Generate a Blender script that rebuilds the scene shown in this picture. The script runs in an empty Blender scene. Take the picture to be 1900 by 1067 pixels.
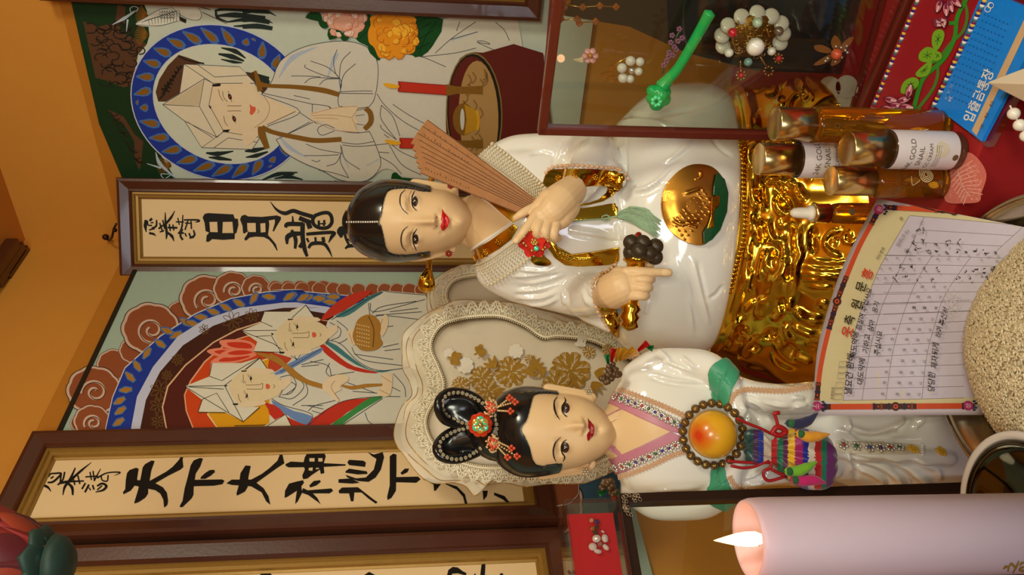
import bpy, bmesh, math, random
import numpy as np
from mathutils import Vector, Matrix, noise
from mathutils.geometry import tessellate_polygon
from mathutils.bvhtree import BVHTree
random.seed(7)
SC = bpy.context.scene
COL = SC.collection

# ------------------------------------------------------------------ camera (photo is turned a quarter: world up = image left)
F = 1480.0; ZC = 1.30; PITCH = math.radians(7.1)
CAMP = Vector((0, 0, ZC))
FWD = Vector((0, math.cos(PITCH), -math.sin(PITCH)))
UP = Vector((0, math.sin(PITCH), math.cos(PITCH)))
RT = Vector((1, 0, 0))
cd = bpy.data.cameras.new('camera'); cam = bpy.data.objects.new('camera', cd); COL.objects.link(cam)
m3 = Matrix((-UP, RT, -FWD)).transposed()
cam.matrix_world = Matrix.Translation(CAMP) @ m3.to_4x4()
cd.sensor_fit = 'HORIZONTAL'; cd.sensor_width = 36; cd.lens = 36*F/1900.0
cd.clip_start = 0.02
SC.camera = cam

def ray(px, py):
    return (FWD + RT*((533.5-py)/F) - UP*((px-950.0)/F))
def P(px, py, Y):
    d = ray(px, py); return CAMP + d*(Y/d.y)
def PZ(px, py, z):
    d = ray(px, py); return CAMP + d*((z-ZC)/d.z)
def px_of(co):
    v = Vector(co)-CAMP; z = v.dot(FWD)
    return (950.0 - F*v.dot(UP)/z, 533.5 - F*v.dot(RT)/z)

# ------------------------------------------------------------------ world, lights, exposure
SC.view_settings.view_transform = 'Standard'; SC.view_settings.look = 'None'
SC.view_settings.gamma = 1; SC.view_settings.use_curve_mapping = False
SC.view_settings.exposure = -0.15
w = bpy.data.worlds.new('world'); SC.world = w; w.use_nodes = True
bg = w.node_tree.nodes['Background']; bg.inputs[0].default_value = (1.0, 0.86, 0.58, 1); bg.inputs[1].default_value = 0.16
def area(name, loc, target, size, power, color, shape='DISK', size_y=None):
    l = bpy.data.lights.new(name, 'AREA'); l.shape = shape; l.size = size; l.energy = power; l.color = color
    if size_y: l.shape = 'RECTANGLE'; l.size_y = size_y
    o = bpy.data.objects.new(name, l); COL.objects.link(o); o.location = loc
    o.rotation_euler = (Vector(target)-Vector(loc)).to_track_quat('-Z', 'Y').to_euler(); return o
area('ceiling_lamp', (0.75, -0.1, 2.0), (0.05, 1.2, 0.95), 0.34, 12.5, (1.0, 0.985, 0.78))
area('front_fill', (0.05, -0.75, 1.62), (0.08, 1.2, 0.9), 0.45, 14, (1.0, 0.98, 0.77))  # added warm fill from behind the camera to brighten the seated lap
area('window_light', (-0.25, -0.8, 0.85), (-0.12, 0.8, 0.85), 0.5, 6, (0.80, 0.84, 1.0))

# ------------------------------------------------------------------ materials
def lin(c):
    return tuple((x/255.0/12.92 if x/255.0 <= .04045 else ((x/255.0+.055)/1.055)**2.4) for x in c)
MATS = {}
def mat(name, rgb, rough=.5, metal=0., coat=0., trans=0., ior=1.45, emit=None, estr=0., sss=0., vary=.06, scale=60., bump=0., bscale=200., spec=.5, sheen=0., alpha=1.):
    if name in MATS: return MATS[name]
    m = bpy.data.materials.new(name); m.use_nodes = True
    nt = m.node_tree; b = nt.nodes['Principled BSDF']
    c = lin(rgb); b.inputs['Base Color'].default_value = (*c, 1)
    b.inputs['Roughness'].default_value = rough; b.inputs['Metallic'].default_value = metal
    b.inputs['Coat Weight'].default_value = coat; b.inputs['Coat Roughness'].default_value = .05
    b.inputs['Transmission Weight'].default_value = trans; b.inputs['IOR'].default_value = ior
    b.inputs['Specular IOR Level'].default_value = spec
    b.inputs['Alpha'].default_value = alpha
    if sheen: b.inputs['Sheen Weight'].default_value = sheen
    if sss:
        b.inputs['Subsurface Weight'].default_value = sss; b.inputs['Subsurface Scale'].default_value = .01
        b.inputs['Subsurface Radius'].default_value = (1, .5, .35)
    if emit:
        b.inputs['Emission Color'].default_value = (*lin(emit), 1); b.inputs['Emission Strength'].default_value = estr
    if vary or bump:
        tc = nt.nodes.new('ShaderNodeTexCoord')
        if vary:
            n = nt.nodes.new('ShaderNodeTexNoise'); n.inputs['Scale'].default_value = scale; n.inputs['Detail'].default_value = 4
            nt.links.new(tc.outputs['Object'], n.inputs['Vector'])
            mx = nt.nodes.new('ShaderNodeMix'); mx.data_type = 'RGBA'
            nt.links.new(n.outputs['Fac'], mx.inputs['Factor'])
            mx.inputs[6].default_value = (*[max(0, x*(1-vary)) for x in c], 1)
            mx.inputs[7].default_value = (*[min(1, x*(1+vary)) for x in c], 1)
            nt.links.new(mx.outputs[2], b.inputs['Base Color'])
        if bump:
            n2 = nt.nodes.new('ShaderNodeTexNoise'); n2.inputs['Scale'].default_value = bscale; n2.inputs['Detail'].default_value = 3
            nt.links.new(tc.outputs['Object'], n2.inputs['Vector'])
            bp = nt.nodes.new('ShaderNodeBump'); bp.inputs['Strength'].default_value = bump; bp.inputs['Distance'].default_value = .002
            nt.links.new(n2.outputs['Fac'], bp.inputs['Height']); nt.links.new(bp.outputs[0], b.inputs['Normal'])
    MATS[name] = m; return m
def thin_glass(name, tint, ior=1.45):
    m = bpy.data.materials.new(name); m.use_nodes = True; nt = m.node_tree; nt.nodes.remove(nt.nodes['Principled BSDF'])
    tr = nt.nodes.new('ShaderNodeBsdfTransparent'); tr.inputs[0].default_value = (*tint, 1); gl = nt.nodes.new('ShaderNodeBsdfGlossy'); gl.inputs['Roughness'].default_value = .01
    lw = nt.nodes.new('ShaderNodeLayerWeight'); pw = nt.nodes.new('ShaderNodeMath'); pw.operation = 'POWER'; pw.inputs[1].default_value = 4; fr = nt.nodes.new('ShaderNodeMath'); fr.operation = 'MULTIPLY_ADD'; fr.inputs[1].default_value = .6; fr.inputs[2].default_value = .045; mx = nt.nodes.new('ShaderNodeMixShader')
    nt.links.new(lw.outputs['Facing'], pw.inputs[0]); nt.links.new(pw.outputs[0], fr.inputs[0]); nt.links.new(fr.outputs[0], mx.inputs[0]); nt.links.new(tr.outputs[0], mx.inputs[1]); nt.links.new(gl.outputs[0], mx.inputs[2]); nt.links.new(mx.outputs[0], nt.nodes['Material Output'].inputs[0])
    MATS[name] = m; return m
def paint(r, g, b, rough=.55):
    return mat('paint_%d_%d_%d' % (r, g, b), (r, g, b), rough, vary=.05, scale=90, spec=.25)

# ------------------------------------------------------------------ objects
def link(name, me, m=None, parent=None, smooth=True, bevel=0, solid=0):
    o = bpy.data.objects.new(name, me); COL.objects.link(o)
    if m is not None:
        for x in (m if isinstance(m, (list, tuple)) else [m]): me.materials.append(x)
    if parent is not None: o.parent = parent
    if smooth and len(me.polygons):
        me.polygons.foreach_set('use_smooth', [True]*len(me.polygons))
    if solid:
        s = o.modifiers.new('thickness', 'SOLIDIFY'); s.thickness = solid; s.offset = -1
    if bevel:
        b = o.modifiers.new('bevel', 'BEVEL'); b.width = bevel; b.segments = 2; b.limit_method = 'ANGLE'
    return o
def obj(name, bm, m=None, parent=None, smooth=True, bevel=0, solid=0):
    me = bpy.data.meshes.new(name); bm.normal_update(); bm.to_mesh(me); bm.free()
    return link(name, me, m, parent, smooth, bevel, solid)
def thing(name, label, cat, loc=(0, 0, 0), group=None):
    # children keep world-space meshes: the empty stands at the thing's base, parents with an inverse
    o = bpy.data.objects.new(name, None); COL.objects.link(o); o.empty_display_size = .02
    tag(o, label, cat, group); o['base'] = [float(x) for x in loc]
    return o
def tag(o, label=None, cat=None, group=None, kind=None):
    if label: o['label'] = label
    if cat: o['category'] = cat
    if group: o['group'] = group
    if kind: o['kind'] = kind
    return o
def cat_smooth(pts, closed=False, n=6):
    pts = [Vector(p) for p in pts]
    if len(pts) < 3: return pts
    out = []; N = len(pts)
    for i in range(N if closed else N-1):
        p0 = pts[(i-1) % N] if closed or i > 0 else pts[0]*2-pts[1]
        p1 = pts[i]; p2 = pts[(i+1) % N]
        p3 = pts[(i+2) % N] if closed or i+2 < N else p2*2-p1
        for k in range(n):
            t = k/n
            out.append(.5*((2*p1)+(p2-p0)*t+(2*p0-5*p1+4*p2-p3)*t*t+(3*p1-p0-3*p2+p3)*t**3))
    if not closed: out.append(pts[-1])
    return out
def box(bm, c, half, axes=None):
    c = Vector(c); ax = axes or (Vector((1, 0, 0)), Vector((0, 1, 0)), Vector((0, 0, 1)))
    vs = []
    for i in (-1, 1):
        for j in (-1, 1):
            for k in (-1, 1):
                vs.append(bm.verts.new(c+ax[0]*(i*half[0])+ax[1]*(j*half[1])+ax[2]*(k*half[2])))
    for f in ((0, 1, 3, 2), (4, 6, 7, 5), (0, 4, 5, 1), (2, 3, 7, 6), (0, 2, 6, 4), (1, 5, 7, 3)):
        bm.faces.new([vs[i] for i in f])
def tube(bm, pts, r, seg=10, closed=False, caps=True):
    """swept tube; r = number or list"""
    pts = [Vector(p) for p in pts]; N = len(pts)
    rs = r if isinstance(r, (list, tuple)) else [r]*N
    if len(rs) != N:
        rs = list(np.interp(np.linspace(0, 1, N), np.linspace(0, 1, len(rs)), rs))
    rings = []; up = None
    for i in range(N):
        if closed: t = pts[(i+1) % N]-pts[i-1]
        else: t = pts[min(i+1, N-1)]-pts[max(i-1, 0)]
        if t.length < 1e-9: t = Vector((0, 0, 1))
        t.normalize()
        if up is None:
            up = Vector((0, 0, 1)) if abs(t.z) < .9 else Vector((1, 0, 0))
        u = (up-t*up.dot(t))
        if u.length < 1e-6: u = t.orthogonal()
        u.normalize(); up = u; v = t.cross(u)
        rings.append([bm.verts.new(pts[i]+(u*math.cos(a)+v*math.sin(a))*rs[i]) for a in [2*math.pi*k/seg for k in range(seg)]])
    for i in range(N if closed else N-1):
        a = rings[i]; b = rings[(i+1) % N]
        for k in range(seg):
            bm.faces.new((a[k], a[(k+1) % seg], b[(k+1) % seg], b[k]))
    if caps and not closed:
        for ring, tip, s in ((rings[0], pts[0], -1), (rings[-1], pts[-1], 1)):
            c = bm.verts.new(tip + ((pts[1]-pts[0]) if s < 0 else (pts[-1]-pts[-2])).normalized()*s*(rs[0] if s < 0 else rs[-1])*.45)
            for k in range(seg):
                f = (ring[k], ring[(k+1) % seg], c)
                bm.faces.new(f if s > 0 else f[::-1])
def ball(bm, c, r, seg=12, rings=8, sc=None, rot=None):
    c = Vector(c); M = Matrix.Translation(c)
    if rot is not None: M = M @ rot.to_4x4()
    if sc: M = M @ Matrix.Diagonal((*sc, 1))
    bmesh.ops.create_uvsphere(bm, u_segments=seg, v_segments=rings, radius=r, matrix=M)
def lathe(bm, prof, c, axis=Vector((0, 0, 1)), seg=32, sx=1., wob=None):
    """prof: [(r, h)] around axis from c"""
    c = Vector(c); axis = Vector(axis).normalized(); u = axis.orthogonal().normalized()
    if abs(axis.z) > .9: u = Vector((1, 0, 0)); u = (u-axis*u.dot(axis)).normalized()
    v = axis.cross(u); rings = []
    for i, (r, h) in enumerate(prof):
        if r < 1e-7: rings.append([bm.verts.new(c+axis*h)])
        else:
            rings.append([bm.verts.new(c+axis*h+(u*math.cos(a)*sx+v*math.sin(a))*(r*(1+(wob(a, i) if wob else 0)))) for a in [2*math.pi*k/seg for k in range(seg)]])
    for a, b in zip(rings, rings[1:]):
        for k in range(seg):
            k2 = (k+1) % seg
            if len(a) == 1 and len(b) == 1: continue
            if len(a) == 1: bm.faces.new((a[0], b[k2], b[k]))
            elif len(b) == 1: bm.faces.new((a[k], a[k2], b[0]))
            else: bm.faces.new((a[k], a[k2], b[k2], b[k]))
def freeze(o):
    """apply modifiers into the mesh"""
    dg = bpy.context.evaluated_depsgraph_get(); dg.update()
    me = bpy.data.meshes.new_from_object(o.evaluated_get(dg))
    o.modifiers.clear(); o.data = me
    me.polygons.foreach_set('use_smooth', [True]*len(me.polygons)); return o
def bvh_of(*objs):
    V = []; Fc = []
    for o in objs:
        n = len(V); V += [o.matrix_world @ v.co for v in o.data.vertices]
        Fc += [[n+i for i in p.vertices] for p in o.data.polygons]
    return BVHTree.FromPolygons(V, Fc)
def caster(*objs, fallback=None):
    t = bvh_of(*objs)
    def f(px, py, lift=0., y0=0.):
        d = ray(px, py); dn = d.normalized()
        h, n, i, dist = t.ray_cast(CAMP+d*(y0/d.y), dn)
        if h is None:
            h, n, i, dist = t.find_nearest(P(px, py, fallback or 1.0))
            # nearest edge of the surface
        if n.dot(dn) > 0: n = -n
        return h+n*lift
    f.tree = t
    return f
def hitn(t, px, py):
    d = ray(px, py); dn = d.normalized(); h, n, i, dist = t.ray_cast(CAMP, dn)
    if h is None: return None, None
    if n.dot(dn) > 0: n = -n
    return h, n
class Plane:
    def __init__(s, o, n): s.o = Vector(o); s.n = Vector(n).normalized()
    def __call__(s, px, py, lift=0.):
        d = ray(px, py); o = s.o+s.n*lift; return CAMP+d*((o-CAMP).dot(s.n)/d.dot(s.n))
def resub(v2, tris, step):
    bm = bmesh.new(); vs = [bm.verts.new((p[0], p[1], 0)) for p in v2]
    for t in tris:
        try: bm.faces.new([vs[i] for i in t])
        except ValueError: pass
    for it in range(7):
        es = [e for e in bm.edges if e.calc_length() > step]
        if not es: break
        bmesh.ops.subdivide_edges(bm, edges=es, cuts=1)
        bmesh.ops.triangulate(bm, faces=[f for f in bm.faces if len(f.verts) > 3])
    bm.verts.index_update()
    r = ([(v.co.x, v.co.y) for v in bm.verts], [[v.index for v in f.verts] for f in bm.faces]); bm.free(); return r
class Canvas:
    """flat colour shapes traced in photo pixels and laid on a real surface, one thin layer over the other"""
    def __init__(s, proj, base=.0004, d=4e-5, step=None):
        s.proj = proj; s.k = 0; s.base = base; s.d = d; s.step = step; s.V = []; s.F = []; s.mi = []; s.mats = []
    def _add(s, v2, tris, m, up=True):
        if s.step: v2, tris = resub(v2, tris, s.step)
        if m not in s.mats: s.mats.append(m)
        j = s.mats.index(m); n = len(s.V); lift = s.base+s.k*s.d
        if up: s.k += 1
        s.V += [s.proj(x, y, lift) for x, y in v2]
        s.F += [[n+i for i in t] for t in tris]; s.mi += [j]*len(tris)
    def fill(s, pts, m, smooth=0, holes=()):
        pts = [(p[0], p[1]) for p in (cat_smooth(pts, True, smooth) if smooth else pts)]
        loops = [[Vector((*p, 0)) for p in pts]]
        for h in holes:
            h = [(p[0], p[1]) for p in (cat_smooth(h, True, smooth) if smooth else h)]; loops.append([Vector((*p, 0)) for p in h]); pts = pts+h
        s._add(pts, tessellate_polygon(loops), m)
    def ell(s, cx, cy, a, b, m, rot=0, n=28, shear=0):
        c, q = math.cos(rot), math.sin(rot); pts = []
        for k in range(n):
            t = 2*math.pi*k/n; x = a*math.cos(t)+shear*math.sin(t); y = b*math.sin(t)
            pts.append((cx+x*c-y*q, cy+x*q+y*c))
        s.fill(pts, m)
    def stroke(s, pts, w, m, smooth=5, up=True, closed=False):
        pts = [Vector((p[0], p[1])) for p in pts]
        if smooth and len(pts) > 2: pts = cat_smooth(pts, closed, smooth)
        N = len(pts)
        ws = w if isinstance(w, (list, tuple)) else [w]*N
        if len(ws) != N: ws = list(np.interp(np.linspace(0, 1, N), np.linspace(0, 1, len(ws)), ws))
        L = []; R = []
        for i in range(N):
            t = (pts[(i+1) % N]-pts[i-1]) if closed else (pts[min(i+1, N-1)]-pts[max(i-1, 0)])
            if t.length < 1e-6: t = Vector((1, 0))
            t.normalize(); nn = Vector((-t.y, t.x))*(ws[i]/2)
            L.append(pts[i]+nn); R.append(pts[i]-nn)
        v = [tuple(p) for p in L]+[tuple(p) for p in R]; tr = []
        for i in range(N if closed else N-1):
            j = (i+1) % N
            tr += [(i, j, N+i), (j, N+j, N+i)]
        s._add(v, tr, m, up)
    def lines(s, lst, w, m, smooth=5):
        for l in lst: s.stroke(l, w, m, smooth, up=False)
        s.k += 1
    def text(s, body, org, m, size, dirv=(0, -1), upv=None, shear=0, sx=1., align='LEFT', bold=0.):
        """org px; dirv = reading direction in photo pixels; upv = letter-up"""
        v2, tris = text_mesh(body, align, bold)
        d = Vector(dirv).normalized(); u = Vector(upv).normalized() if upv else Vector((d.y, -d.x))
        if upv is None and u.x > 0: u = -u
        v2 = [(org[0]+(x*sx*d.x+(y)*u.x)*size+shear*y*size*d.x, org[1]+(x*sx*d.y+y*u.y)*size+shear*y*size*d.y) for x, y in v2]
        if v2: s._add(v2, tris, m)
    def build(s, name, parent=None, solid=0, smooth=False):
        me = bpy.data.meshes.new(name); me.from_pydata([tuple(v) for v in s.V], [], s.F)
        me.polygons.foreach_set('material_index', s.mi)
        bm = bmesh.new(); bm.from_mesh(me)
        fl = [f for f in bm.faces if f.normal.dot(f.calc_center_median()-CAMP) > 0]
        bmesh.ops.reverse_faces(bm, faces=fl); bm.to_mesh(me); bm.free()
        o = link(name, me, s.mats, parent, smooth=smooth, solid=solid); return o
_tc = {}
def text_mesh(body, align='LEFT', bold=0.):
    key = (body, align, bold)
    if key in _tc: return _tc[key]
    cu = bpy.data.curves.new('t', 'FONT'); cu.body = body; cu.align_x = align; cu.size = 1; cu.resolution_u = 3; cu.offset = bold
    o = bpy.data.objects.new('t', cu); COL.objects.link(o)
    dg = bpy.context.evaluated_depsgraph_get(); dg.update()
    me = bpy.data.meshes.new_from_object(o.evaluated_get(dg))
    me.calc_loop_triangles()
    r = ([(v.co.x, v.co.y) for v in me.vertices], [list(t.vertices) for t in me.loop_triangles])
    bpy.data.objects.remove(o); bpy.data.curves.remove(cu); bpy.data.meshes.remove(me)
    _tc[key] = r; return r
def CR(x0, y0, s):
    return lambda *p: [(x0+a/s, y0+b/s) for a, b in p]
cA = CR(0, 0, 3.048); cB = CR(450, 0, 3.048); cC = CR(100, 480, 3.048); cD = CR(500, 480, 3.048); cE = CR(0, 717, 3.048); cF = CR(500, 717, 3.048)
cG = CR(180, 320, 5.336); cH = CR(420, 320, 5.336); cI = CR(0, 780, 5.336); cJ = CR(200, 800, 5.336); cK = CR(0, 880, 5.708); cL = CR(220, 980, 4.75); cM = CR(620, 980, 4.318); cN = CR(130, 0, 5.336)
# ------------------------------------------------------------------ room shell
TH = math.radians(37.1)
YC = 1.75; XC = 0.0564*YC
CORNER = Vector((XC, YC, 0))
dL = Vector((-math.sin(TH), -math.cos(TH), 0)); nL = Vector((math.cos(TH), -math.sin(TH), 0))
dR = Vector((math.cos(TH), -math.sin(TH), 0)); nR = Vector((-math.sin(TH), -math.cos(TH), 0))
UZ = Vector((0, 0, 1)); ZCEIL = ZC+0.79
m_wall = mat('ochre_wallpaper', (204, 138, 54), .75, vary=.05, scale=14, bump=.15, bscale=120, spec=.2)
m_ceil = mat('ochre_ceiling_paper', (204, 138, 54), .8, vary=.05, scale=10, spec=.2)
m_band = mat('ochre_wall_band', (182, 116, 36), .7, vary=.05, spec=.2)
m_dwood = mat('dark_brown_lacquered_wood', (74, 36, 22), .32, vary=.18, scale=24, coat=.25, bump=.05)
m_floor = mat('floor_vinyl', (120, 90, 60), .5)
def slab(name, d, n, s0, s1, z0, z1, off, th, m, kind='structure'):
    bm = bmesh.new(); c = CORNER+d*((s0+s1)/2)+UZ*((z0+z1)/2)+n*(off-th/2)
    box(bm, c, ((s1-s0)/2, th/2, (z1-z0)/2), (d, n, UZ)); o = obj(name, bm, m, smooth=False)
    if kind: o['kind'] = kind
    return o
slab('wall_left', dL, nL, -.05, 2.6, 0, ZCEIL, 0, .05, m_wall)
slab('wall_right', dR, nR, 0, 2.6, 0, ZCEIL, 0, .05, m_wall)
bm = bmesh.new(); box(bm, (0, 0.55, ZCEIL+.03), (2.2, 1.75, .03)); o = obj('ceiling', bm, m_ceil, smooth=False); o['kind'] = 'structure'
bm = bmesh.new(); box(bm, (0, 0.55, -.03), (2.2, 1.75, .03)); o = obj('floor', bm, m_floor, smooth=False); o['kind'] = 'structure'
PL = lambda off: Plane(CORNER+nL*off, nL)
PR = lambda off: Plane(CORNER+nR*off, nR)
def sz(pt, d):
    v = pt-CORNER; return v.dot(d), v.z
# bands of wallpaper above both paintings
ztR = sz(PR(.012)(226, 322), dR)[1]; ztL = sz(PL(.012)(236, 525), dL)[1]
slab('trim_1', dR, nR, .0, 2.0, ztR, ztR+.035, .006, .006, m_band)
slab('trim_2', dL, nL, .0, 2.0, ztL, ztL+.035, .006, .006, m_band)

def loops(bm, rects, fr, close=True):
    """rects: [(inset, height)] from outer rect fr=(origin,d,n,s0,s1,z0,z1)"""
    c, d, n, s0, s1, z0, z1 = fr; R = []
    for i, h in rects:
        R.append([bm.verts.new(c+d*a+UZ*b+n*h) for a, b in ((s0+i, z0+i), (s1-i, z0+i), (s1-i, z1-i), (s0+i, z1-i))])
    for a, b in zip(R, R[1:]):
        for k in range(4): bm.faces.new((a[k], a[(k+1) % 4], b[(k+1) % 4], b[k]))
    return R
m_gilt = mat('dull_gilt_mat', (150, 112, 48), .45, metal=.35, vary=.12, scale=200)
m_rice = mat('cream_rice_paper', (228, 196, 148), .8, vary=.03, scale=300, spec=.15)
m_ink = mat('black_brush_ink', (26, 22, 18), .6, vary=.1, spec=.2)
def hung_frame(name, label, c, d, n, s0, s1, z0, z1, bw, gw, dep, group=None):
    t = thing(name, label, 'framed calligraphy', group=group)
    fr = (c, d, n, s0, s1, z0, z1)
    bm = bmesh.new(); loops(bm, [(0, .001), (0, dep*.8), (.002, dep), (bw*.25, dep+.001), (bw*.8, dep-.004), (bw*.93, dep-.003), (bw, dep-.006), (bw, .001)], fr)
    o = obj('frame_bar', bm, m_dwood, t, smooth=False)
    bm = bmesh.new(); loops(bm, [(bw, dep-.007), (bw+gw*.3, dep-.006), (bw+gw*.42, dep-.010), (bw+gw*.75, dep-.011), (bw+gw*.8, dep-.016), (bw+gw, dep-.018), (bw+gw, .002)], fr)
    obj('gilt_molding', bm, m_gilt, t, smooth=False)
    bm = bmesh.new(); i = bw+gw*.9
    loops(bm, [(i, .003), (i, dep-.019)], fr)
    bmesh.ops.contextual_create(bm, geom=[v for v in bm.verts][4:8]); obj('paper', bm, m_rice, t, smooth=False)
    return t, dep-.019
# ------------------------------------------------------------------ altar table and the red cloth covered step on it
ZT = ZC-.68; ZR = ZC-.575
def prism(bm, poly, z0, z1):
    a = [bm.verts.new((x, y, z0)) for x, y in poly]; b = [bm.verts.new((x, y, z1)) for x, y in poly]; n = len(poly)
    bm.faces.new(a[::-1]); bm.faces.new(b)
    for k in range(n): bm.faces.new((a[k], a[(k+1) % n], b[(k+1) % n], b[k]))
    bmesh.ops.recalc_face_normals(bm, faces=bm.faces[:])
m_tcl = mat('dark_red_altar_cloth', (92, 22, 18), .8, vary=.04, scale=40)
m_red = mat('red_satin_cloth', (158, 20, 20), .6, vary=.12, scale=18, sheen=.05, bump=.1, bscale=30)
t = thing('altar_table', 'altar table with dark red cloth carrying the standing statue and the rice bowl', 'table')
TP = [(-.84,.50),(.05,1.68),(1.15,.86),(1.15,.30),(-.84,.30)]
bm = bmesh.new(); prism(bm, TP, ZT-.03, ZT-.004); obj('tabletop', bm, m_dwood, t, smooth=False)
bm = bmesh.new(); prism(bm, [(x*1.004, y*1.004) for x, y in TP], ZT-.004, ZT); obj('tablecloth', bm, m_tcl, t, smooth=False)
for x, y in ((-.75,.36),(1.05,.36),(.03,1.55),(1.0,.88)):
    bm = bmesh.new(); box(bm, (x, y, (ZT-.03)/2), (.03, .03, (ZT-.03)/2)); obj('leg', bm, m_dwood, t, smooth=False)
ST = [(.285,.56),(.20,.672),(.158,.737),(.105,.775),(.07,.80),(.03,.90),(-.06,.965),(-.15,1.03),(-.15,1.34),(.06,1.62),(.86,1.05),(1.1,.84),(1.1,.56)]
t = thing('altar_step', 'raised step on the altar covered in red satin under the gold throne and bottles', 'step')
bm = bmesh.new(); prism(bm, [(x+(.004 if x < .2 else -.004), y+.004) for x, y in ST], ZT, ZR-.005); obj('board', bm, m_dwood, t, smooth=False)
bm = bmesh.new(); prism(bm, ST, ZT+.02, ZR); obj('red_cloth', bm, m_red, t, smooth=False, bevel=.002)
# ------------------------------------------------------------------ calligraphy frames
def frame_on(name, label, plane_fn, c, d, n, top, bot, pa, pb, ta, tb, bw, gw, dep, group):
    """pa/pb: photo points on the two long outer edges, ta/tb: on the top / bottom outer edges"""
    pl = plane_fn(dep+(0 if c is not CORNER else .016))
    s = [(pl(*q)-c).dot(d) for q in (pa, pb)]; z = [(pl(*q)-c).z for q in (ta, tb)]
    t, h = hung_frame(name, label, c+n*(0 if c is not CORNER else .016), d, n, min(s), max(s), min(z), max(z), bw, gw, dep, group)
    return t, Plane(c+n*(h+(0 if c is not CORNER else .016)), n)
GF = 'dark wood framed calligraphy panels'
tL, plL = frame_on('calligraphy_frame', 'long framed panel with seven large brush characters above the lace fan of the standing statue', PL, CORNER, dL, nL, 0, 0, (300, 793), (300, 990), (60, 795), (1042, 985), .030, .014, .026, GF)
cv = Canvas(plL, .0006)
def flush(c, par, name='brush_character'):
    if c.V: c.build(name, par)
    return Canvas(c.proj, .0006)
BOXP = cF((215,375),(240,362),(260,375),(310,378),(318,395),(305,440),(310,490),(290,495),(285,470),(240,500),(215,520),(190,525),(185,505),(200,470),(190,440),(200,400))
BOXH = [cF((225,405),(255,405),(255,425),(225,425)), cF((275,405),(300,405),(300,425),(275,425)), cF((222,460),(245,458),(243,478),(220,475)), cF((262,460),(280,460),(280,466),(262,470))]
kk = 0; ends = (2, 5, 7, 12, 17, 20, 22, 24)
for p in (cJ((280,362),(305,372),(290,470),(300,545),(265,540),(225,590),(155,625),(150,605),(172,575),(178,480),(190,415),(215,385)),
 cJ((435,290),(463,297),(430,390),(415,480),(400,560),(398,620),(370,660),(310,700),(265,717),(262,705),(300,580),(330,440),(345,360),(370,325)),
 cJ((290,485),(420,490),(580,400),(640,355),(700,290),(752,205),(755,215),(740,280),(748,355),(720,380),(600,440),(470,515),(545,555),(585,610),(597,690),(590,730),(560,757),(555,740),(550,680),(520,620),(470,585),(400,570),(290,545)),
 cJ((912,265),(942,272),(915,350),(870,420),(858,500),(850,560),(848,630),(830,665),(740,752),(712,752),(715,735),(740,690),(760,570),(790,460),(820,340),(850,290)),
 cJ((850,482),(1130,478),(1155,490),(1135,525),(1050,540),(850,545)), cJ((1055,383),(1060,405),(1020,440),(965,472),(915,472),(925,450),(970,410),(1010,385)),
 cE((1388,447),(1418,450),(1405,510),(1400,570),(1385,595),(1340,618),(1337,605),(1350,560),(1360,490)),
 cE((1280,548),(1310,527),(1420,527),(1480,495))+cF((0,462),(45,420),(68,362),(84,435),(45,460),(0,492))+cE((1450,545),(1490,575),(1518,620))+cF((5,670))+cE((1505,650),(1480,600),(1420,565),(1310,557)),
 cF((145,540),(190,530),(195,545),(180,565),(185,600),(160,650),(145,665),(150,620),(155,590),(100,625),(85,630),(88,590),(110,550)),
 cF((185,590),(350,577),(360,590),(340,605),(190,605)), cF((190,575),(240,600),(270,630),(290,668),(275,655),(220,615),(180,600)), cF((225,560),(250,535),(285,530),(290,540),(265,560),(230,572)),
 cF((90,440),(120,425),(430,440),(430,448),(310,455),(110,458),(92,450)),
 cF((390,590),(410,572),(500,570),(590,640),(612,655),(600,663),(560,635),(520,600),(480,600),(475,650),(460,650),(450,605),(395,605)),
 cF((390,545),(390,525),(460,520),(500,540),(510,545),(470,550)), cF((430,480),(450,465),(550,480),(555,495),(500,498),(430,488)), cF((440,430),(450,415),(530,420),(545,430),(540,455),(450,445)),
 cF((555,372),(590,385),(640,372),(648,400),(630,470),(600,515),(560,540),(500,535),(440,515),(430,500),(490,520),(545,515),(590,470),(605,410),(580,395)),
 cF((680,395),(700,380),(718,385),(718,480),(715,590),(690,630),(668,643),(665,625),(680,560),(680,460)), cF((715,513),(840,510),(855,525),(830,545),(715,542)), cF((740,490),(765,465),(790,465),(780,485),(750,500)),
 cF((868,525),(890,515),(930,530),(975,545),(940,590),(930,590),(928,555),(900,540)), cF((985,545),(1060,565),(1105,610),(1120,665),(1105,665),(1095,625),(1060,585),(1000,555)),
 cF((1205,590),(1235,590),(1230,620),(1210,645)), cF((1270,600),(1330,620),(1362,662),(1345,660),(1320,640),(1270,615))):
    cv.fill(p, m_ink)
    if kk in ends and kk != 12: cv = flush(cv, tL)
    if kk == 12:
        cv.fill(BOXP, m_ink, holes=BOXH); cv = flush(cv, tL)
    kk += 1
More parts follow.
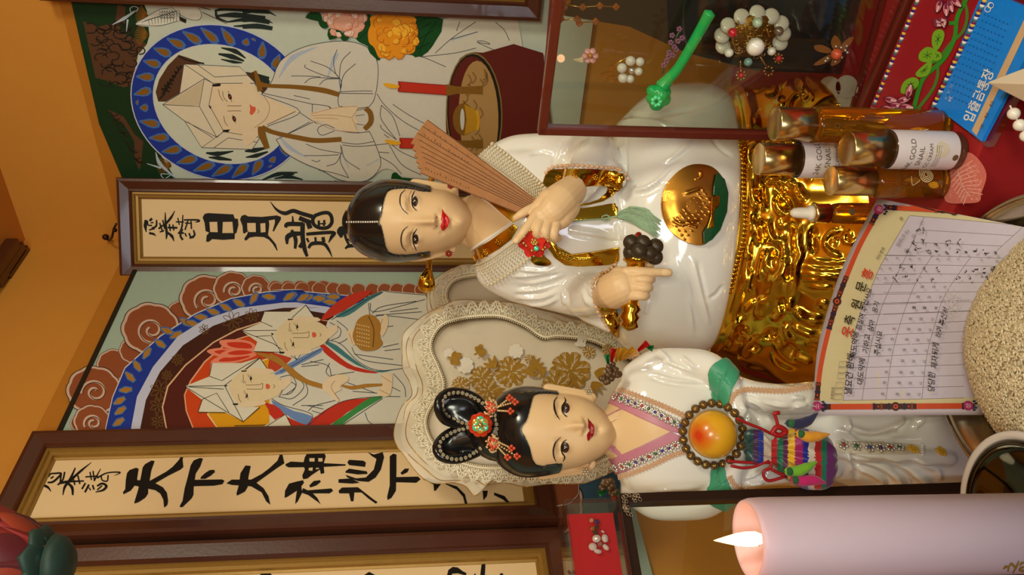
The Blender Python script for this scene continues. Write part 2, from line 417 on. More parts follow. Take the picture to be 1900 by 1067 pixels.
for p, ww in (((( 440,520),(400,600),(365,660)), (40,30,4)), (((480,520),(450,590),(425,645)), (10,14,20)), (((420,640),(470,660),(505,705)), (25,25,6)),
 (((480,560),(500,530),(540,525),(605,525),(570,570),(520,610),(470,615)), (10,14,16,18,20,20,16)), (((500,575),(530,555)), 14),
 (((570,640),(620,590),(640,510)), 16), (((595,620),(605,530)), 16), (((745,470),(690,590),(640,660),(622,740)), (12,26,24,8)), (((905,415),(800,500),(700,590)), (4,22,24)),
 (((640,600),(710,660),(720,740)), (16,30,16)), (((690,605),(830,600)), (20,14)), (((720,560),(740,640)), 14), (((770,545),(790,630)), 14), (((590,620),(710,600)), 24),
 (((845,560),(970,550)), 14), (((890,510),(905,590)), 13), (((920,500),(935,600)), 13), (((995,480),(930,600)), (8,16)), (((960,570),(1060,520),(1190,515),(1130,548)), (16,12,14,3)),
 (((1000,540),(1010,590),(1060,600),(1070,540)), 13), (((810,680),(845,620)), 16), (((840,712),(880,635)), 18), (((880,665),(897,692)), 12), (((915,640),(930,685)), 16),
 (((960,650),(1010,625),(1052,650),(1020,690),(945,710)), (16,20,26,20,8)), (((960,690),(1010,645)), 12)):
    cv.stroke(cI(*p), [x/5.336 for x in ww] if isinstance(ww, tuple) else ww/5.336, m_ink)
    if p[-1] in ((530,555), (710,600)): cv = flush(cv, tL)
cv = flush(cv, tL)

# frame across the corner
a6 = math.radians(6); dC = Vector((math.cos(a6), -math.sin(a6), 0)); nC = Vector((-math.sin(a6), -math.cos(a6), 0))
cC0 = Vector((0.12, 1.655, 0)); PCn = lambda off: Plane(cC0+nC*off, nC)
tC, plC = frame_on('calligraphy_frame', 'framed calligraphy across the wall corner, behind the head of the seated statue', PCn, cC0, dC, nC, 0, 0, (215, 329), (222, 516), (217, 420), (1090, 420), .0275, .0135, .024, GF)
cv = Canvas(plC, .0006)
cv.fill(cG((1045,445),(1065,410),(1100,402),(1350,415),(1362,455),(1395,460),(1400,520),(1380,600),(1365,605),(1362,660),(1250,668),(1140,660),(1105,688),(1080,685),(1085,625),(1110,595),(1075,582),(1065,500)), m_ink,
        holes=[cG((1112,490),(1190,488),(1195,592),(1120,590)), cG((1245,490),(1340,488),(1350,600),(1240,600))])
cv = flush(cv, tC)
cv.fill(cH((135,465),(150,430),(185,418),(215,435),(350,440),(500,425),(540,440),(540,465),(500,530),(470,585),(457,580),(480,500),(480,465),(420,475),(425,520),(412,620),(450,660),(490,710),(508,775),(500,775),(460,710),(420,665),(370,640),(290,635),(230,645),(200,672),(180,672),(180,650),(205,615),(215,580),(180,605),(165,600),(160,530)), m_ink,
        holes=[cH((205,500),(290,500),(292,590),(217,590),(217,575),(208,575)), cH((335,505),(385,500),(388,590),(340,595))])
cv = flush(cv, tC)
cv.fill(cH((1095,570),(1115,540),(1145,530),(1165,545),(1170,590),(1150,640),(1130,650),(1095,600)), m_ink)
def hs(l, c, s=5.336):
    for p, ww in l:
        cv.stroke(c(*p), [x/s for x in ww] if isinstance(ww, tuple) else ww/s, m_ink)
cv2 = cv; cv = Canvas(plC, .0006)
hs(((((435,290),(500,370),(580,405),(660,380),(740,405),(860,440)), (6,25,40,40,40,42)), (((870,430),(950,402),(1010,402),(1040,440),(1042,500),(1000,545),(930,550),(870,520),(855,470),(875,430)), 36),
 (((915,475),(915,535)), 24), (((970,470),(965,530)), 22), (((905,510),(985,505)), 14), (((655,430),(660,510)), (10,30)), (((585,545),(610,512),(760,512)), (30,45,42)), (((720,450),(840,500)), 45), (((800,470),(830,555)), 48),
 (((755,500),(755,640),(775,760),(800,832)), (45,45,42,28)), (((600,710),(605,640),(660,610),(740,605)), (20,50,50,40)), (((645,570),(685,660),(680,755)), (30,40,26)), (((725,745),(765,680)), 38),
 (((790,612),(860,605),(1060,595),(1040,640),(1012,695)), (30,34,34,34,8)), (((812,750),(850,705),(960,705),(1010,760),(1047,838)), (24,38,36,28,6)), (((880,640),(885,690)), 22), (((955,640),(965,690)), 34), (((795,650),(815,690)), 22),
 ), cH); cv = flush(cv, tC); cv = cv2
hs(((((1185,390),(1162,450),(1157,520)), (22,28,26)), (((1160,520),(1180,640),(1215,720)), (24,28,24)), (((1175,755),(1210,730),(1270,725)), (16,34,34)), (((1200,655),(1232,690)), (14,10)), (((1190,480),(1330,480)), 30), (((1250,640),(1370,640)), 30)), cH)
cv = flush(cv, tC)
hs(((((485,470),(478,530),(487,590)), (28,34,8)), (((545,455),(520,480)), 24), (((500,480),(505,520),(545,525)), 14), (((590,470),(585,530),(540,555)), (14,20,18)), (((515,570),(550,560),(570,560)), 14), (((515,600),(560,610),(582,630)), (22,22,4)), (((530,500),(560,495)), 12),
), cG); cv = flush(cv, tC)
hs(((((610,560),(640,530),(690,520)), 18), (((620,590),(665,575)), 14), (((620,500),(650,590)), 15), (((650,470),(670,560)), 14), (((675,395),(678,500),(690,600),(685,660)), (8,22,26,10)), (((770,380),(730,450),(670,520)), (6,24,22)), (((690,590),(740,630),(762,682)), (20,30,6)), (((700,545),(795,548)), 20), (((715,510),(725,580)), 14), (((750,515),(760,575)), 14),
), cG); cv = flush(cv, tC)
hs(((((780,490),(860,490)), 14), (((800,450),(815,520)), 12), (((850,420),(840,540),(810,600)), (10,18,12)), (((860,470),(990,470),(1008,482),(970,495)), (16,18,22,4)), (((870,500),(940,505)), 13), (((900,480),(870,570)), 14), (((930,480),(935,560)), 14), (((800,600),(860,600)), 18), (((850,560),(825,620),(848,668)), (10,20,22)), (((870,600),(885,635)), 14), (((910,600),(930,640),(965,620),(955,570)), (16,18,20,14)), (((915,650),(960,640)), 16)), cG)
cv = flush(cv, tC)
# hook above the corner frame
bm = bmesh.new()
tube(bm, [P(196, 442, 1.735), P(203, 447, 1.70), P(208, 440, 1.665), P(211, 425, 1.652), P(216, 415, 1.645)], .0022, 8)
ball(bm, P(196, 440, 1.72), .0065, 12, 8); ball(bm, P(213, 427, 1.655), .0045)
tag(obj('wall_hook', bm, mat('dark_iron', (52, 32, 20), .4, metal=.6)), 'small dark metal hook holding the corner frame to the wall', 'hook')

# third frame at the left
t3, pl3 = frame_on('calligraphy_frame', 'framed calligraphy behind the red lotus lantern, mostly cut off by the picture edge', PL, CORNER, dL, nL, 0, 0, (600, 992), (600, 1190), (20, 1000), (1052, 1010), .030, .014, .026, GF)
cv = Canvas(pl3, .0006)
for p in (cL((225,450),(235,413),(250,375),(290,345),(340,340),(370,355),(360,413),(330,470)), cL((1230,440),(1245,413),(1290,370),(1355,413),(1370,440)), cM((230,400),(240,376),(280,350),(330,376),(345,400)),
          cM((895,420),(905,376),(915,335),(950,310),(990,315),(1030,345),(1060,360),(1055,380),(990,362),(945,365),(935,420)), cM((1165,420),(1180,295),(1195,278),(1212,290),(1205,420)), cM((1110,390),(1130,360),(1140,390)), cM((1310,395),(1335,360),(1355,365),(1350,395))):
    cv.fill(p, m_ink); cv = flush(cv, t3)
# fourth frame at the right edge of the picture, over the white robed painting
t4, pl4 = frame_on('calligraphy_frame', 'brown frame overlapping the painting with the blue halo, only one bar in view', PR, CORNER, dR, nR, 0, 0, (700, 29), (700, -170), (60, -40), (1010, -20), .032, .014, .026, GF)
# ------------------------------------------------------------------ right painting: white robed figure with a blue halo
def panel(name, label, d, n, s0, s1, z0, z1, m):
    t = thing(name, label, 'painting', group=None)
    bm = bmesh.new(); c = CORNER+d*((s0+s1)/2)+UZ*((z0+z1)/2)+n*.0065
    box(bm, c, ((s1-s0)/2, .0055, (z1-z0)/2), (d, n, UZ)); obj('panel', bm, m, t, smooth=False); return t
tR = panel('shrine_painting', 'painting of a white robed figure with a blue halo ring, praying hands and red candles', dR, nR, .02, 1.15, ZC-.33, ztR, paint(196, 204, 188))
cv = Canvas(PR(.012), .0004)
W = paint(214, 208, 192); CRM = paint(224, 212, 184); LN = paint(58, 66, 78); DK = paint(38, 32, 26); GRN = paint(22, 52, 26); BRN = paint(88, 58, 38); GLD = mat('gold_paint', (150, 108, 42), .4, metal=.4, vary=.25, scale=400); BLU = paint(32, 56, 150); LBL = paint(70, 112, 176)
SKN = paint(232, 210, 174); RED = paint(196, 52, 34); LIP = paint(222, 98, 66); BLW = paint(176, 190, 200)
cv.fill(cA((430,-10),(800,-10),(830,60),(845,200),(830,250),(760,330),(740,480),(750,600),(800,720),(900,860),(985,1000),(990,1030),(700,1030),(560,700),(400,0)), GRN)
cv.fill(cA((470,120),(560,150),(660,125),(700,190),(830,250),(780,310),(745,480),(700,495),(600,455),(540,440)), BRN)
cv.fill(cA((610,620),(700,660),(760,760),(810,800),(800,900),(790,965),(760,900),(760,800),(700,700),(640,660)), BRN)
cv.fill(cA((665,25),(710,40),(705,130),(650,140)), BRN)
rnd = random.Random(3)
crk = []
for i in range(46):
    x = rnd.uniform(500, 800); y = rnd.uniform(140, 480)
    if y > 160+(x-480)*-.1 and (x-480)*1.1 > (y-140)*.25-10 and not (x > 760 and y > 300):
        a = rnd.uniform(0, 6.28); r = rnd.uniform(16, 30); crk.append(cA(*[(x+r*1.5*math.cos(a+b), y+r*math.sin(a+b)) for b in (0, .9, 1.9, 3., 4.)]))
for i in range(14):
    u = i/13; x = 640+u*150; y = 650+u*270+rnd.uniform(-12, 12); crk.append(cA((x-20, y-14), (x+4, y+10), (x+26, y+2)))
cv.lines(crk, 2.2, DK)
def tuft(c, cx, cy, r, a0, a1, m, n=13, s=3.048):
    cv.lines([c((cx, cy), (cx+r*math.cos(a0+(a1-a0)*k/(n-1)), cy+r*math.sin(a0+(a1-a0)*k/(n-1)))) for k in range(n)], 1.3, m, 0)
for q in ((838,90,72,2.2,4.1),(838,200,76,2.3,4.2),(968,940,80,2.4,4.4)): tuft(cA, *q, GLD)
# crane and scissors
WHT = paint(216, 216, 200)
cv.fill(cA((765,135),(830,95),(900,55),(950,50),(1015,100),(1010,120),(970,130),(900,145),(830,150)), WHT, 3)
cv.fill(cA((945,-5),(1110,20),(1138,75),(1130,108),(1090,112),(1030,90),(975,50)), WHT, 3)
cv.lines([cA((765,135),(830,95),(900,55),(950,50)), cA((775,140),(900,145),(1008,118)), cA((950,20),(1030,90),(1090,112),(1130,108),(1138,75),(1110,20))]+[cA((800+i*18, 128-i*6), (835+i*18, 112-i*5), (845+i*17, 140-i*2)) for i in range(11)]+[cA((900+i*14, 60+j*16), (910+i*14, 72+j*16), (920+i*14, 62+j*16)) for i in range(6) for j in range(3)], .9, LN)
cv.fill(cA((1012,92),(1055,110),(1050,132),(1020,118)), DK)
cv.lines([cA((1130,40),(1190,55)), cA((1145,70),(1280,132))], 1.4, BRN)
cv.stroke(cA((635,140),(700,105),(760,65)), (1, 6, 3), BLW); cv.stroke(cA((715,180),(722,110)), (1, 4), BLW); cv.stroke(cA((770,60),(745,72),(735,50),(755,36),(780,45),(770,65)), 1.6, BLW)
cv.stroke(cA((880,860),(900,920),(950,970),(990,1005)), (1, 7, 4, 2), BLW); cv.stroke(cA((830,925),(910,950)), (1,4), BLW); cv.stroke(cA((960,985),(910,985),(930,1010),(965,990)), 1.6, BLW)
INK = paint(34, 48, 46)
def inkcloud(c, l):
    for q in l: cv.stroke(c(*q[0]), q[1], INK)
inkcloud(cA, ((((1215,60),(1300,48),(1450,60),(1524,70)), (3,9,10,6)), (((1225,90),(1330,85),(1500,100)), (3,10,6)), (((1280,125),(1400,110),(1524,125)), (2,8,8)), (((1320,148),(1450,145),(1540,160)), (2,8,7)), (((1220,60),(1230,100),(1290,125)), (4,5,2))))
inkcloud(cB, ((((0,65),(120,60),(190,90)), (9,6,1)), (((0,110),(110,110),(170,130)), (10,7,1)), (((0,150),(80,150),(165,168)), (8,8,2))))
inkcloud(cB, ((((110,1018),(200,985),(310,975)), (2,8,2)), (((180,1010),(260,1000),(340,1015)), (2,7,2)), (((230,990),(290,985)), (6,3)), (((0,860),(70,855),(140,850)), (3,9,2)), (((5,900),(70,880),(130,872)), (2,7,2)), (((50,815),(110,800),(90,830)), (3,7,3))))
# halo
cv.ell(408, 190, 165, 145.5, paint(196, 200, 214), shear=18, n=64)
cv.ell(408, 190, 163, 143.5, BLU, shear=18, n=64)
def he(t, k):
    return (408+4*k+(163-37*k)*math.cos(t)+(18+2*k)*math.sin(t), 190+3*k+(143.5-33*k)*math.sin(t))
drops = []
for i in range(27):
    t = 2*math.pi*i/27+.05
    tilt = (.075 if math.sin(t) < 0 else -.075)+.03*math.sin(3*t)
    if i % 9 == 4: drops.append((he(t, .3), he(t, .7), 11)); drops.append((he(t+.07, .16), he(t+.07, .30), 6))
    else: drops.append((he(t-tilt, .10), he(t+tilt, .9), 12.5))
def drop(a, b, w0, w1, w2, m):
    cv.stroke([a, (a[0]*.75+b[0]*.25, a[1]*.75+b[1]*.25), (a[0]*.45+b[0]*.55, a[1]*.45+b[1]*.55), b], (w0*.5, w0, w1, w2), m, 4, up=False)
for a, b, w_ in drops: drop(b, a, w_+5, w_+3, 3, LBL)
cv.k += 1
for a, b, w_ in drops:
    a2 = (a[0]*.86+b[0]*.14, a[1]*.86+b[1]*.14); b2 = (b[0]*.86+a[0]*.14, b[1]*.86+a[1]*.14); drop(b2, a2, w_*.95, w_*.8, 1.5, GLD)
cv.k += 1
cv.ell(412, 193, 127, 111.5, paint(196, 200, 214), shear=20, n=64)
cv.ell(412, 193, 125, 110, paint(206, 212, 192), shear=20, n=64)
cv.fill(cA((895,575),(880,520),(900,450),(950,370),(1010,310),(1060,325),(1155,360),(1040,370),(1015,530),(940,575)), BRN)
cv.lines([cA((900+i*14, 560-i*26), (930+i*12, 530-i*20), (915+i*16, 500-i*18), (960+i*8, 520-i*20)) for i in range(8)]+[cA((1010,315),(1060,340),(1155,360))], 3., DK)
inkcloud(cA, ((((1250,270),(1330,290),(1390,330)), (2,9,2)), (((1235,305),(1310,320),(1380,345)), (3,10,3)), (((1250,335),(1320,350),(1370,355)), (2,6,2)), (((1165,865),(1230,870),(1320,855)), (3,9,2)), (((1180,890),(1240,895),(1310,905)), (2,8,3)), (((1385,855),(1440,850),(1510,835)), (3,9,3)), (((1390,890),(1450,880),(1515,858)), (2,8,3)), (((1390,410),(1450,430),(1520,450)), (2,10,10)), (((1450,450),(1480,465),(1524,470)), (4,14,10))))
cv.fill(cA((1395,420),(1450,400),(1470,450),(1560,520),(1490,535)), paint(84,56,24))
# hat
cv.fill(cA((1040,362),(1015,528),(1155,445),(1205,472),(1300,470),(1445,470),(1400,425),(1355,378)), CRM)
cv.fill(cA((920,592),(1155,445),(1205,472),(1182,590),(1265,742),(1470,778),(1425,845),(1140,835),(1045,685)), CRM)
cv.fill(cA((1150,455),(1128,595),(1050,600),(935,592)), paint(206,190,156))
cv.fill(cA((1200,475),(1260,472),(1400,488),(1480,530),(1518,600),(1500,675),(1430,722),(1300,738),(1262,745),(1182,592)), SKN, 2)
cv.fill(cA((1240,478),(1330,470),(1430,480),(1442,500),(1420,512),(1340,495)), SKN, 3); cv.fill(cA((1295,742),(1370,728),(1470,735),(1478,752),(1400,765),(1310,760)), SKN, 3)
cv.fill(cA((1198,478),(1250,470),(1245,488),(1205,490)), DK); cv.fill(cA((1178,596),(1196,602),(1190,618)), DK); cv.fill(cA((1258,735),(1300,732),(1290,748),(1262,748)), DK)
cv.lines([cA((920,592),(1155,445)), cA((920,592),(1128,602),(1155,445)), cA((920,592),(1045,685),(1225,775)), cA((1128,602),(1225,775)), cA((1155,445),(1205,472),(1182,592),(1265,742),(1225,778)), cA((1040,362),(1205,472)), cA((1040,362),(1355,378),(1400,425),(1215,436),(1120,368)), cA((1205,472),(1440,470)), cA((1400,425),(1445,470)), cA((1045,685),(1140,835),(1265,745),(1470,778)), cA((1140,835),(1425,845),(1470,778)), cA((1210,835),(1290,780),(1455,805)), cA((1060,690),(1205,780)), cA((1040,362),(1015,528))], 1.0, LN, 0)
cv.lines([cA((1235,505),(1245,545),(1262,572)), cA((1265,655),(1272,690),(1288,712)), cA((1290,515),(1300,545),(1312,578)), cA((1315,650),(1322,672),(1332,698)), cA((1258,515),(1265,550),(1285,575)), cA((1285,598),(1360,598),(1385,590),(1388,620),(1380,640),(1365,628),(1285,628)), cA((1455,618),(1465,630),(1456,640)), cA((1500,560),(1524,600),(1515,650))], .9, paint(90,60,40))
for q in ((1300,547),(1324,672)): cv.ell(q[0]/3.048, q[1]/3.048, 3.2, 5.6, DK, rot=-.35); cv.ell(q[0]/3.048, q[1]/3.048, 1.7, 2.2, paint(150,70,60))
cv.fill(cA((1412,590),(1425,602),(1443,605),(1445,625),(1425,650),(1412,640),(1415,618)), LIP, 3)
# robe
cv.fill(cB((50,520),(105,540),(165,460),(215,345),(350,265),(560,232),(700,265),(760,340),(800,318),(900,303),(1010,320),(1080,250),(1130,110),(1560,120),(1620,1100),(1290,1040),(1020,1010),(900,1000),(845,960),(785,960),(700,1022),(560,1022),(450,965),(340,920),(240,860),(190,790),(120,710)), W, 2)
for p, ww in (((( 205,440),(280,330),(420,265)), 10), (((480,440),(520,330),(545,300)), 9), (((200,760),(260,830),(360,890)), 8), (((700,940),(770,900)), 9), (((545,460),(560,530)), 12), (((560,860),(600,950)), 9), (((1180,230),(1330,180)), 8)):
    cv.stroke(cB(*p), (2, ww, 2), paint(176, 188, 204), up=False)
cv.k += 1
cv.fill(cB((0,470),(70,500),(140,610),(145,640),(130,700),(60,800),(0,800)), SKN, 2)
cv.fill(cB((105,535),(320,630),(140,712),(145,640)), SKN)
cv.fill(cA((1412,590),(1425,602),(1443,605),(1445,625),(1425,650),(1412,640),(1415,618)), LIP, 3); cv.lines([cA((1455,618),(1465,630),(1456,640)), cA((1490,540),(1524,600),(1505,670),(1440,722))], .9, paint(150,110,80))
RL = [cB((105,535),(165,460),(215,345),(350,265),(560,232),(700,265),(760,345),(765,450),(745,560),(715,605)), cB((760,345),(800,318),(900,303),(1010,320),(1150,378)), cB((1010,322),(1080,250),(1130,112)), cB((1005,322),(1200,300),(1320,272)), cB((1090,300),(1180,220),(1320,122)), cB((1170,225),(1330,180)), cB((1210,175),(1230,120)), cB((1330,240),(1400,250),(1360,232),(1330,240),(1450,295)), cB((1430,125),(1480,170),(1510,230)),
 cB((275,430),(350,430),(440,435)), cB((350,470),(400,440),(545,445)), cB((355,365),(360,385),(470,430),(548,442)), cB((385,345),(480,380),(540,430)), cB((535,280),(515,340),(525,410),(550,445)), cB((612,292),(560,350),(548,445),(555,500)), cB((640,360),(575,420),(552,500)), cB((435,480),(470,450),(550,445)), cB((545,600),(540,560),(560,480),(552,445)), cB((550,520),(650,515),(735,515)), cB((545,528),(740,530)), cB((715,605),(640,612),(545,600)),
 cB((110,535),(325,630),(140,715)), cB((120,528),(400,590)), cB((300,630),(140,705)), cB((190,790),(400,690)), cB((320,635),(420,700)), cB((230,770),(380,690)), cB((290,540),(380,560)),
 cB((190,790),(240,860),(340,920),(450,965),(560,1020),(700,1022),(770,960),(780,900),(745,800),(715,740)), cB((350,880),(450,880),(545,875)), cB((360,815),(440,845),(550,865)), cB((390,905),(420,915),(440,905)), cB((430,960),(520,980),(600,1005)), cB((475,940),(530,920),(560,865)), cB((555,865),(555,920),(600,1005)), cB((555,820),(560,870)), cB((560,742),(640,752),(715,745)), cB((560,805),(650,815),(745,800)), cB((565,820),(660,828),(830,812)), cB((665,960),(580,900),(560,830)),
 cB((760,530),(800,590),(900,680),(1020,750)), cB((850,590),(940,650),(1030,700)), cB((785,595),(780,660),(815,720),(870,790)), cB((785,595),(850,660),(890,770)), cB((780,705),(790,730),(870,790)), cB((830,820),(900,930),(1010,990)), cB((770,860),(830,865)), cB((775,885),(850,930),(900,985)), cB((840,815),(900,860),(1010,910)), cB((800,760),(830,780)),
 cB((395,600),(400,590),(480,600),(510,620)), cB((395,600),(395,640),(410,690)), cB((430,720),(425,740),(450,765),(520,740)), cB((430,720),(470,705),(520,725)), cB((490,600),(500,625),(520,620))]
cv.lines(RL, 1.15, LN)
# necklaces, hands, bracelet
for p, ww in ((((70,400),(85,450),(100,515)), (4,9,10)), (((75,470),(150,485),(300,492),(450,510),(545,535)), (10,7,8,10,9)), (((105,715),(110,760),(140,840)), (12,14,9)), (((110,720),(180,750),(320,780),(420,795),(560,788)), (9,8,9,9,9))):
    cv.stroke(cB(*p), ww, GLD)
cv.fill(cB((380,650),(400,635),(520,610),(650,598),(635,650),(650,690),(640,720),(660,748),(560,738),(480,700),(430,680),(400,690)), SKN, 2)
cv.lines([cB((385,655),(500,650),(620,665)), cB((385,645),(520,612),(650,600)), cB((400,668),(480,668),(540,672)), cB((620,665),(655,610)), cB((395,680),(520,735),(660,748)), cB((620,670),(650,740))], .9, paint(190,130,90))
cv.lines([cB((640,655),(690,648)), cB((640,700),(690,708)), cB((645,625),(690,615))], .9, LN)
cv.stroke(cB((695,612),(722,640),(725,690),(690,732)), (9,10,10,9), GLD)
# peonies
PK = paint(232, 172, 146); PKW = paint(240, 214, 198); OR = paint(236, 150, 30); ORL = paint(250, 184, 52); LF = paint(18, 74, 30); LFD = paint(10, 44, 20)
for p in (((355,100),(390,65),(440,75),(450,130),(420,118)), ((430,120),(470,120),(485,150),(465,162),(440,150)), ((485,165),(545,158),(555,200),(490,225)), ((550,185),(610,190),(590,228),(560,225)), ((640,200),(690,160),(690,90),(730,90),(720,250),(690,250),(650,230)), ((710,260),(740,250),(775,325),(770,342),(720,300)), ((930,60),(1135,110),(1080,250),(1010,318),(950,300),(960,120))): cv.fill(cB(*p), LF, 2)
cv.lines([cB((980,180),(1060,130)), cB((985,230),(1080,170)), cB((985,280),(1060,240)), cB((970,130),(1040,105)), cB((1000,300),(1040,200),(1100,120)), cB((660,220),(710,170)), cB((500,215),(545,170))], 1.6, LFD)
def peony(c, cx, cy, pts, m1, m2, ml, seed, n):
    cv.fill(c(*pts), m1, 3); r_ = random.Random(seed); L1 = []
    xs = [p[0] for p in pts]; ys = [p[1] for p in pts]
    for i in range(n):
        a = r_.uniform(0, 6.28); q = math.sqrt(r_.random())*.92
        x = cx+q*math.cos(a)*(max(xs)-min(xs))/2; y = cy+q*math.sin(a)*(max(ys)-min(ys))/2; r = r_.uniform(18, 32)
        a2 = math.atan2(y-cy, x-cx)
        pet = [(x+r*math.cos(a2+b)*(1+.12*(k % 2)), y+r*math.sin(a2+b)*(1+.12*(k % 2))) for k, b in enumerate(np.linspace(-1.5, 1.5, 8))]
        cv.fill(c(*(pet+[(x-r*.5*math.cos(a2), y-r*.5*math.sin(a2))])), m2 if i % 2 else m1, 0); L1.append(c(*pet))
    cv.lines(L1, .9, ml, 2)
peony(cB, 580, 130, ((450,80),(560,60),(700,85),(690,130),(680,170),(655,185),(645,215),(610,200),(590,180),(540,170),(490,150),(470,110)), PK, PKW, paint(214,120,84), 4, 22)
peony(cB, 850, 200, ((725,95),(800,80),(970,95),(975,150),(990,190),(980,250),(965,300),(880,310),(800,325),(770,325),(745,270),(715,240),(710,180),(725,140)), OR, ORL, paint(190,96,20), 5, 34)
cv.fill(cB((845,985),(870,975),(900,1005),(960,1010),(950,1035),(850,1035)), LF, 2); cv.fill(cB((520,1020),(560,1025),(550,1040),(520,1040)), LFD)
# drum-shaped table, candles, bowl
LQ = paint(98, 34, 26); TAN = paint(176, 138, 84); OLV = paint(132, 112, 66)
cv.fill(cB((1155,560),(1180,440),(1230,330),(1300,297),(1360,298),(1700,300),(1700,1100),(1250,1100),(1170,900),(1150,700)), LQ, 2)
cv.ell(450+1310/3.048, 640/3.048, 160/3.048, 344/3.048, OLV, rot=-.03); cv.ell(450+1310/3.048, 640/3.048, 153/3.048, 335/3.048, paint(36,28,18), rot=-.03); cv.ell(450+1305/3.048, 640/3.048, 140/3.048, 322/3.048, LQ, rot=-.03); cv.ell(450+1335/3.048, 655/3.048, 112/3.048, 312/3.048, TAN, rot=-.03)
r_ = random.Random(9); wl = []
for i in range(22):
    x = r_.uniform(1260, 1400); y = r_.uniform(390, 940); wl.append(cB((x-18, y-30), (x, y), (x-8, y+22), (x-24, y+34)))
cv.lines(wl, 3.2, paint(142,106,60))
for (x0, y0, x1, y1) in ((880,490,1160,510), (888,810,1160,815)):
    cv.stroke(cB((x0,y0),(x1,y1)), 19, RED, 0); cv.stroke(cB((x0-2,y0-28),(x0+14,y0),(x0-2,y0+26)), 1, paint(90,20,14)); cv.lines([cB((x0,y0-29),(x1,y1-26)), cB((x0,y0+28),(x1,y1+26))], 1, paint(120,24,16), 0)
    cv.fill(cB((x0-86,y0-14),(x0-60,y0-20),(x0,y0-8),(x0+6,y0),(x0-4,y0+8),(x0-50,y0+8)), paint(238,176,40), 2)
    cv.stroke(cB((x1-8,y1),(x1+50,y1),(x1+120,y1),(x1+200,y1)), (22,14,13,17), GLD)
cv.ell(450+1250/3.048, 675/3.048, 20, 30, GLD); cv.ell(450+1243/3.048, 675/3.048, 4, 20, paint(206,206,196)); cv.fill(cB((1255,590),(1335,630),(1335,725),(1255,765),(1268,675)), paint(188,140,34)); cv.stroke(cB((1325,625),(1335,680),(1328,735)), 5, paint(214,160,40))
cv.build('artwork', tR)

# ------------------------------------------------------------------ left painting: three white hatted figures in a halo
tP = panel('shrine_painting', 'painting of white hatted figures inside a wide blue and maroon halo, behind the lace fan', dL, nL, .02, 1.1, ZC-.33, ztL, paint(164, 184, 166))
bm = bmesh.new(); box(bm, CORNER+dL*.56+UZ*(ztL-.004)+nL*.008, (.54, .0065, .004), (dL, nL, UZ)); obj('top_edge', bm, paint(40,32,22), tP, smooth=False)
cv = Canvas(PL(.012), .0004)
# cloud scrolls
CB = paint(146, 78, 46); CW = paint(206, 176, 156); CBK = paint(40, 30, 26)
def scallop(c, cx, cy, r, n=9, a0=0, s=1.12):
    pts = []
    for k in range(n*6):
        a = a0+2*math.pi*k/(n*6); q = r*(1+.05*abs(math.sin(a*n/2))); pts.append((cx+q*math.cos(a)*s, cy+q*math.sin(a)))
    cv.fill(c(*[(cx+(x-cx)*1.03, cy+(y-cy)*1.03) for x, y in pts]), CBK); cv.fill(c(*pts), CW); cv.fill(c(*[(cx+(x-cx)*.91+2, cy+(y-cy)*.91) for x, y in pts]), CB)
def spiral(c, cx, cy, r, turns=1.4, a0=0):
    pts = [(cx+r*(1-k/22*.8)*math.cos(a0+turns*6.28*k/22)*1.1, cy+r*(1-k/22*.8)*math.sin(a0+turns*6.28*k/22)) for k in range(23)]
    cv.stroke(c(*pts), 5, CW); cv.stroke(c(*[(x+6, y+5) for x, y in pts]), 1.4, CBK)
for x, y, r in ((340,600,85),(450,520,70),(720,310,70),(1010,210,60),(150,930,50),(230,900,60)): scallop(cC, x, y, r)
for x, y, r, a in ((225,745,132,.6),(215,920,90,.2),(545,395,140,-.8),(860,225,128,0),(1010,170,95,.5),(1140,165,70,.4)):
    scallop(cC, x, y, r); spiral(cC, x+6, y+8, r*.52, 1.4, a+2.4)
for x in (1250,1320,1390,1460,1524): scallop(cC, x, 160, 36, 5)
for x in (40,110,185,280,360,420,500,580,650,720,790,860): scallop(cD, x, 170+(x>400)*6, 36, 5)
# rings
def ring(pts, m, close=((1700,400),(1700,1150))): cv.fill(pts+cC(*close), m)
c1 = cC((280,1060),(292,950),(330,780),(400,615),(600,435),(800,308),(1000,222),(1200,185),(1400,172))+cD((0,176),(200,184),(430,205),(600,230))
cl = cD((700,400),(300,1100))
edge = lambda pts, m: cv.fill(pts+cl, m)
edge(c1, paint(206,206,206))
edge([(x+1.3, y+1.6) for x, y in c1], BLU)
for (x, y), a in zip(cC((1215,215),(1340,215),(1430,220),(1130,225),(1045,250),(970,275),(900,300),(830,330),(745,358),(780,365),(690,432),(640,408),(600,480),(525,535),(470,605),(430,668),(405,742),(370,805),(375,860),(365,925),(1500,220))+cD((110,215),(190,220),(280,225),(340,245),(360,215)), (.1,-.5,-.2,-1,.5,.5,.3,.1,.6,.3,-.5,.4,.6,-1,1,.8,-.1,-.5,-.6,-.6,-.3,-.6,-.5,.1,.1,0)):
    c_, s_ = math.cos(a), math.sin(a)
    cv.stroke([(x-13*c_, y-13*s_), (x, y), (x+13*c_, y+13*s_)], (5, 15, 8), LBL, up=False); cv.k += 1
    cv.stroke([(x-11*c_, y-11*s_), (x, y), (x+11*c_, y+11*s_)], (2, 10.5, 4), mat('ochre_gold_paint', (182,130,50), .4, metal=.2, vary=.2, scale=300), up=False)
edge(cC((430,1060),(438,950),(470,780),(560,612),(700,440),(850,345),(1050,278),(1300,248),(1524,245))+cD((150,248),(330,272),(500,330)), paint(196,200,222))
edge(cC((480,1060),(490,950),(520,800),(600,640),(730,490),(900,380),(1100,308),(1300,278),(1524,275))+cD((150,282),(320,310),(450,360)), paint(70,34,24))
GB = paint(112, 82, 38)
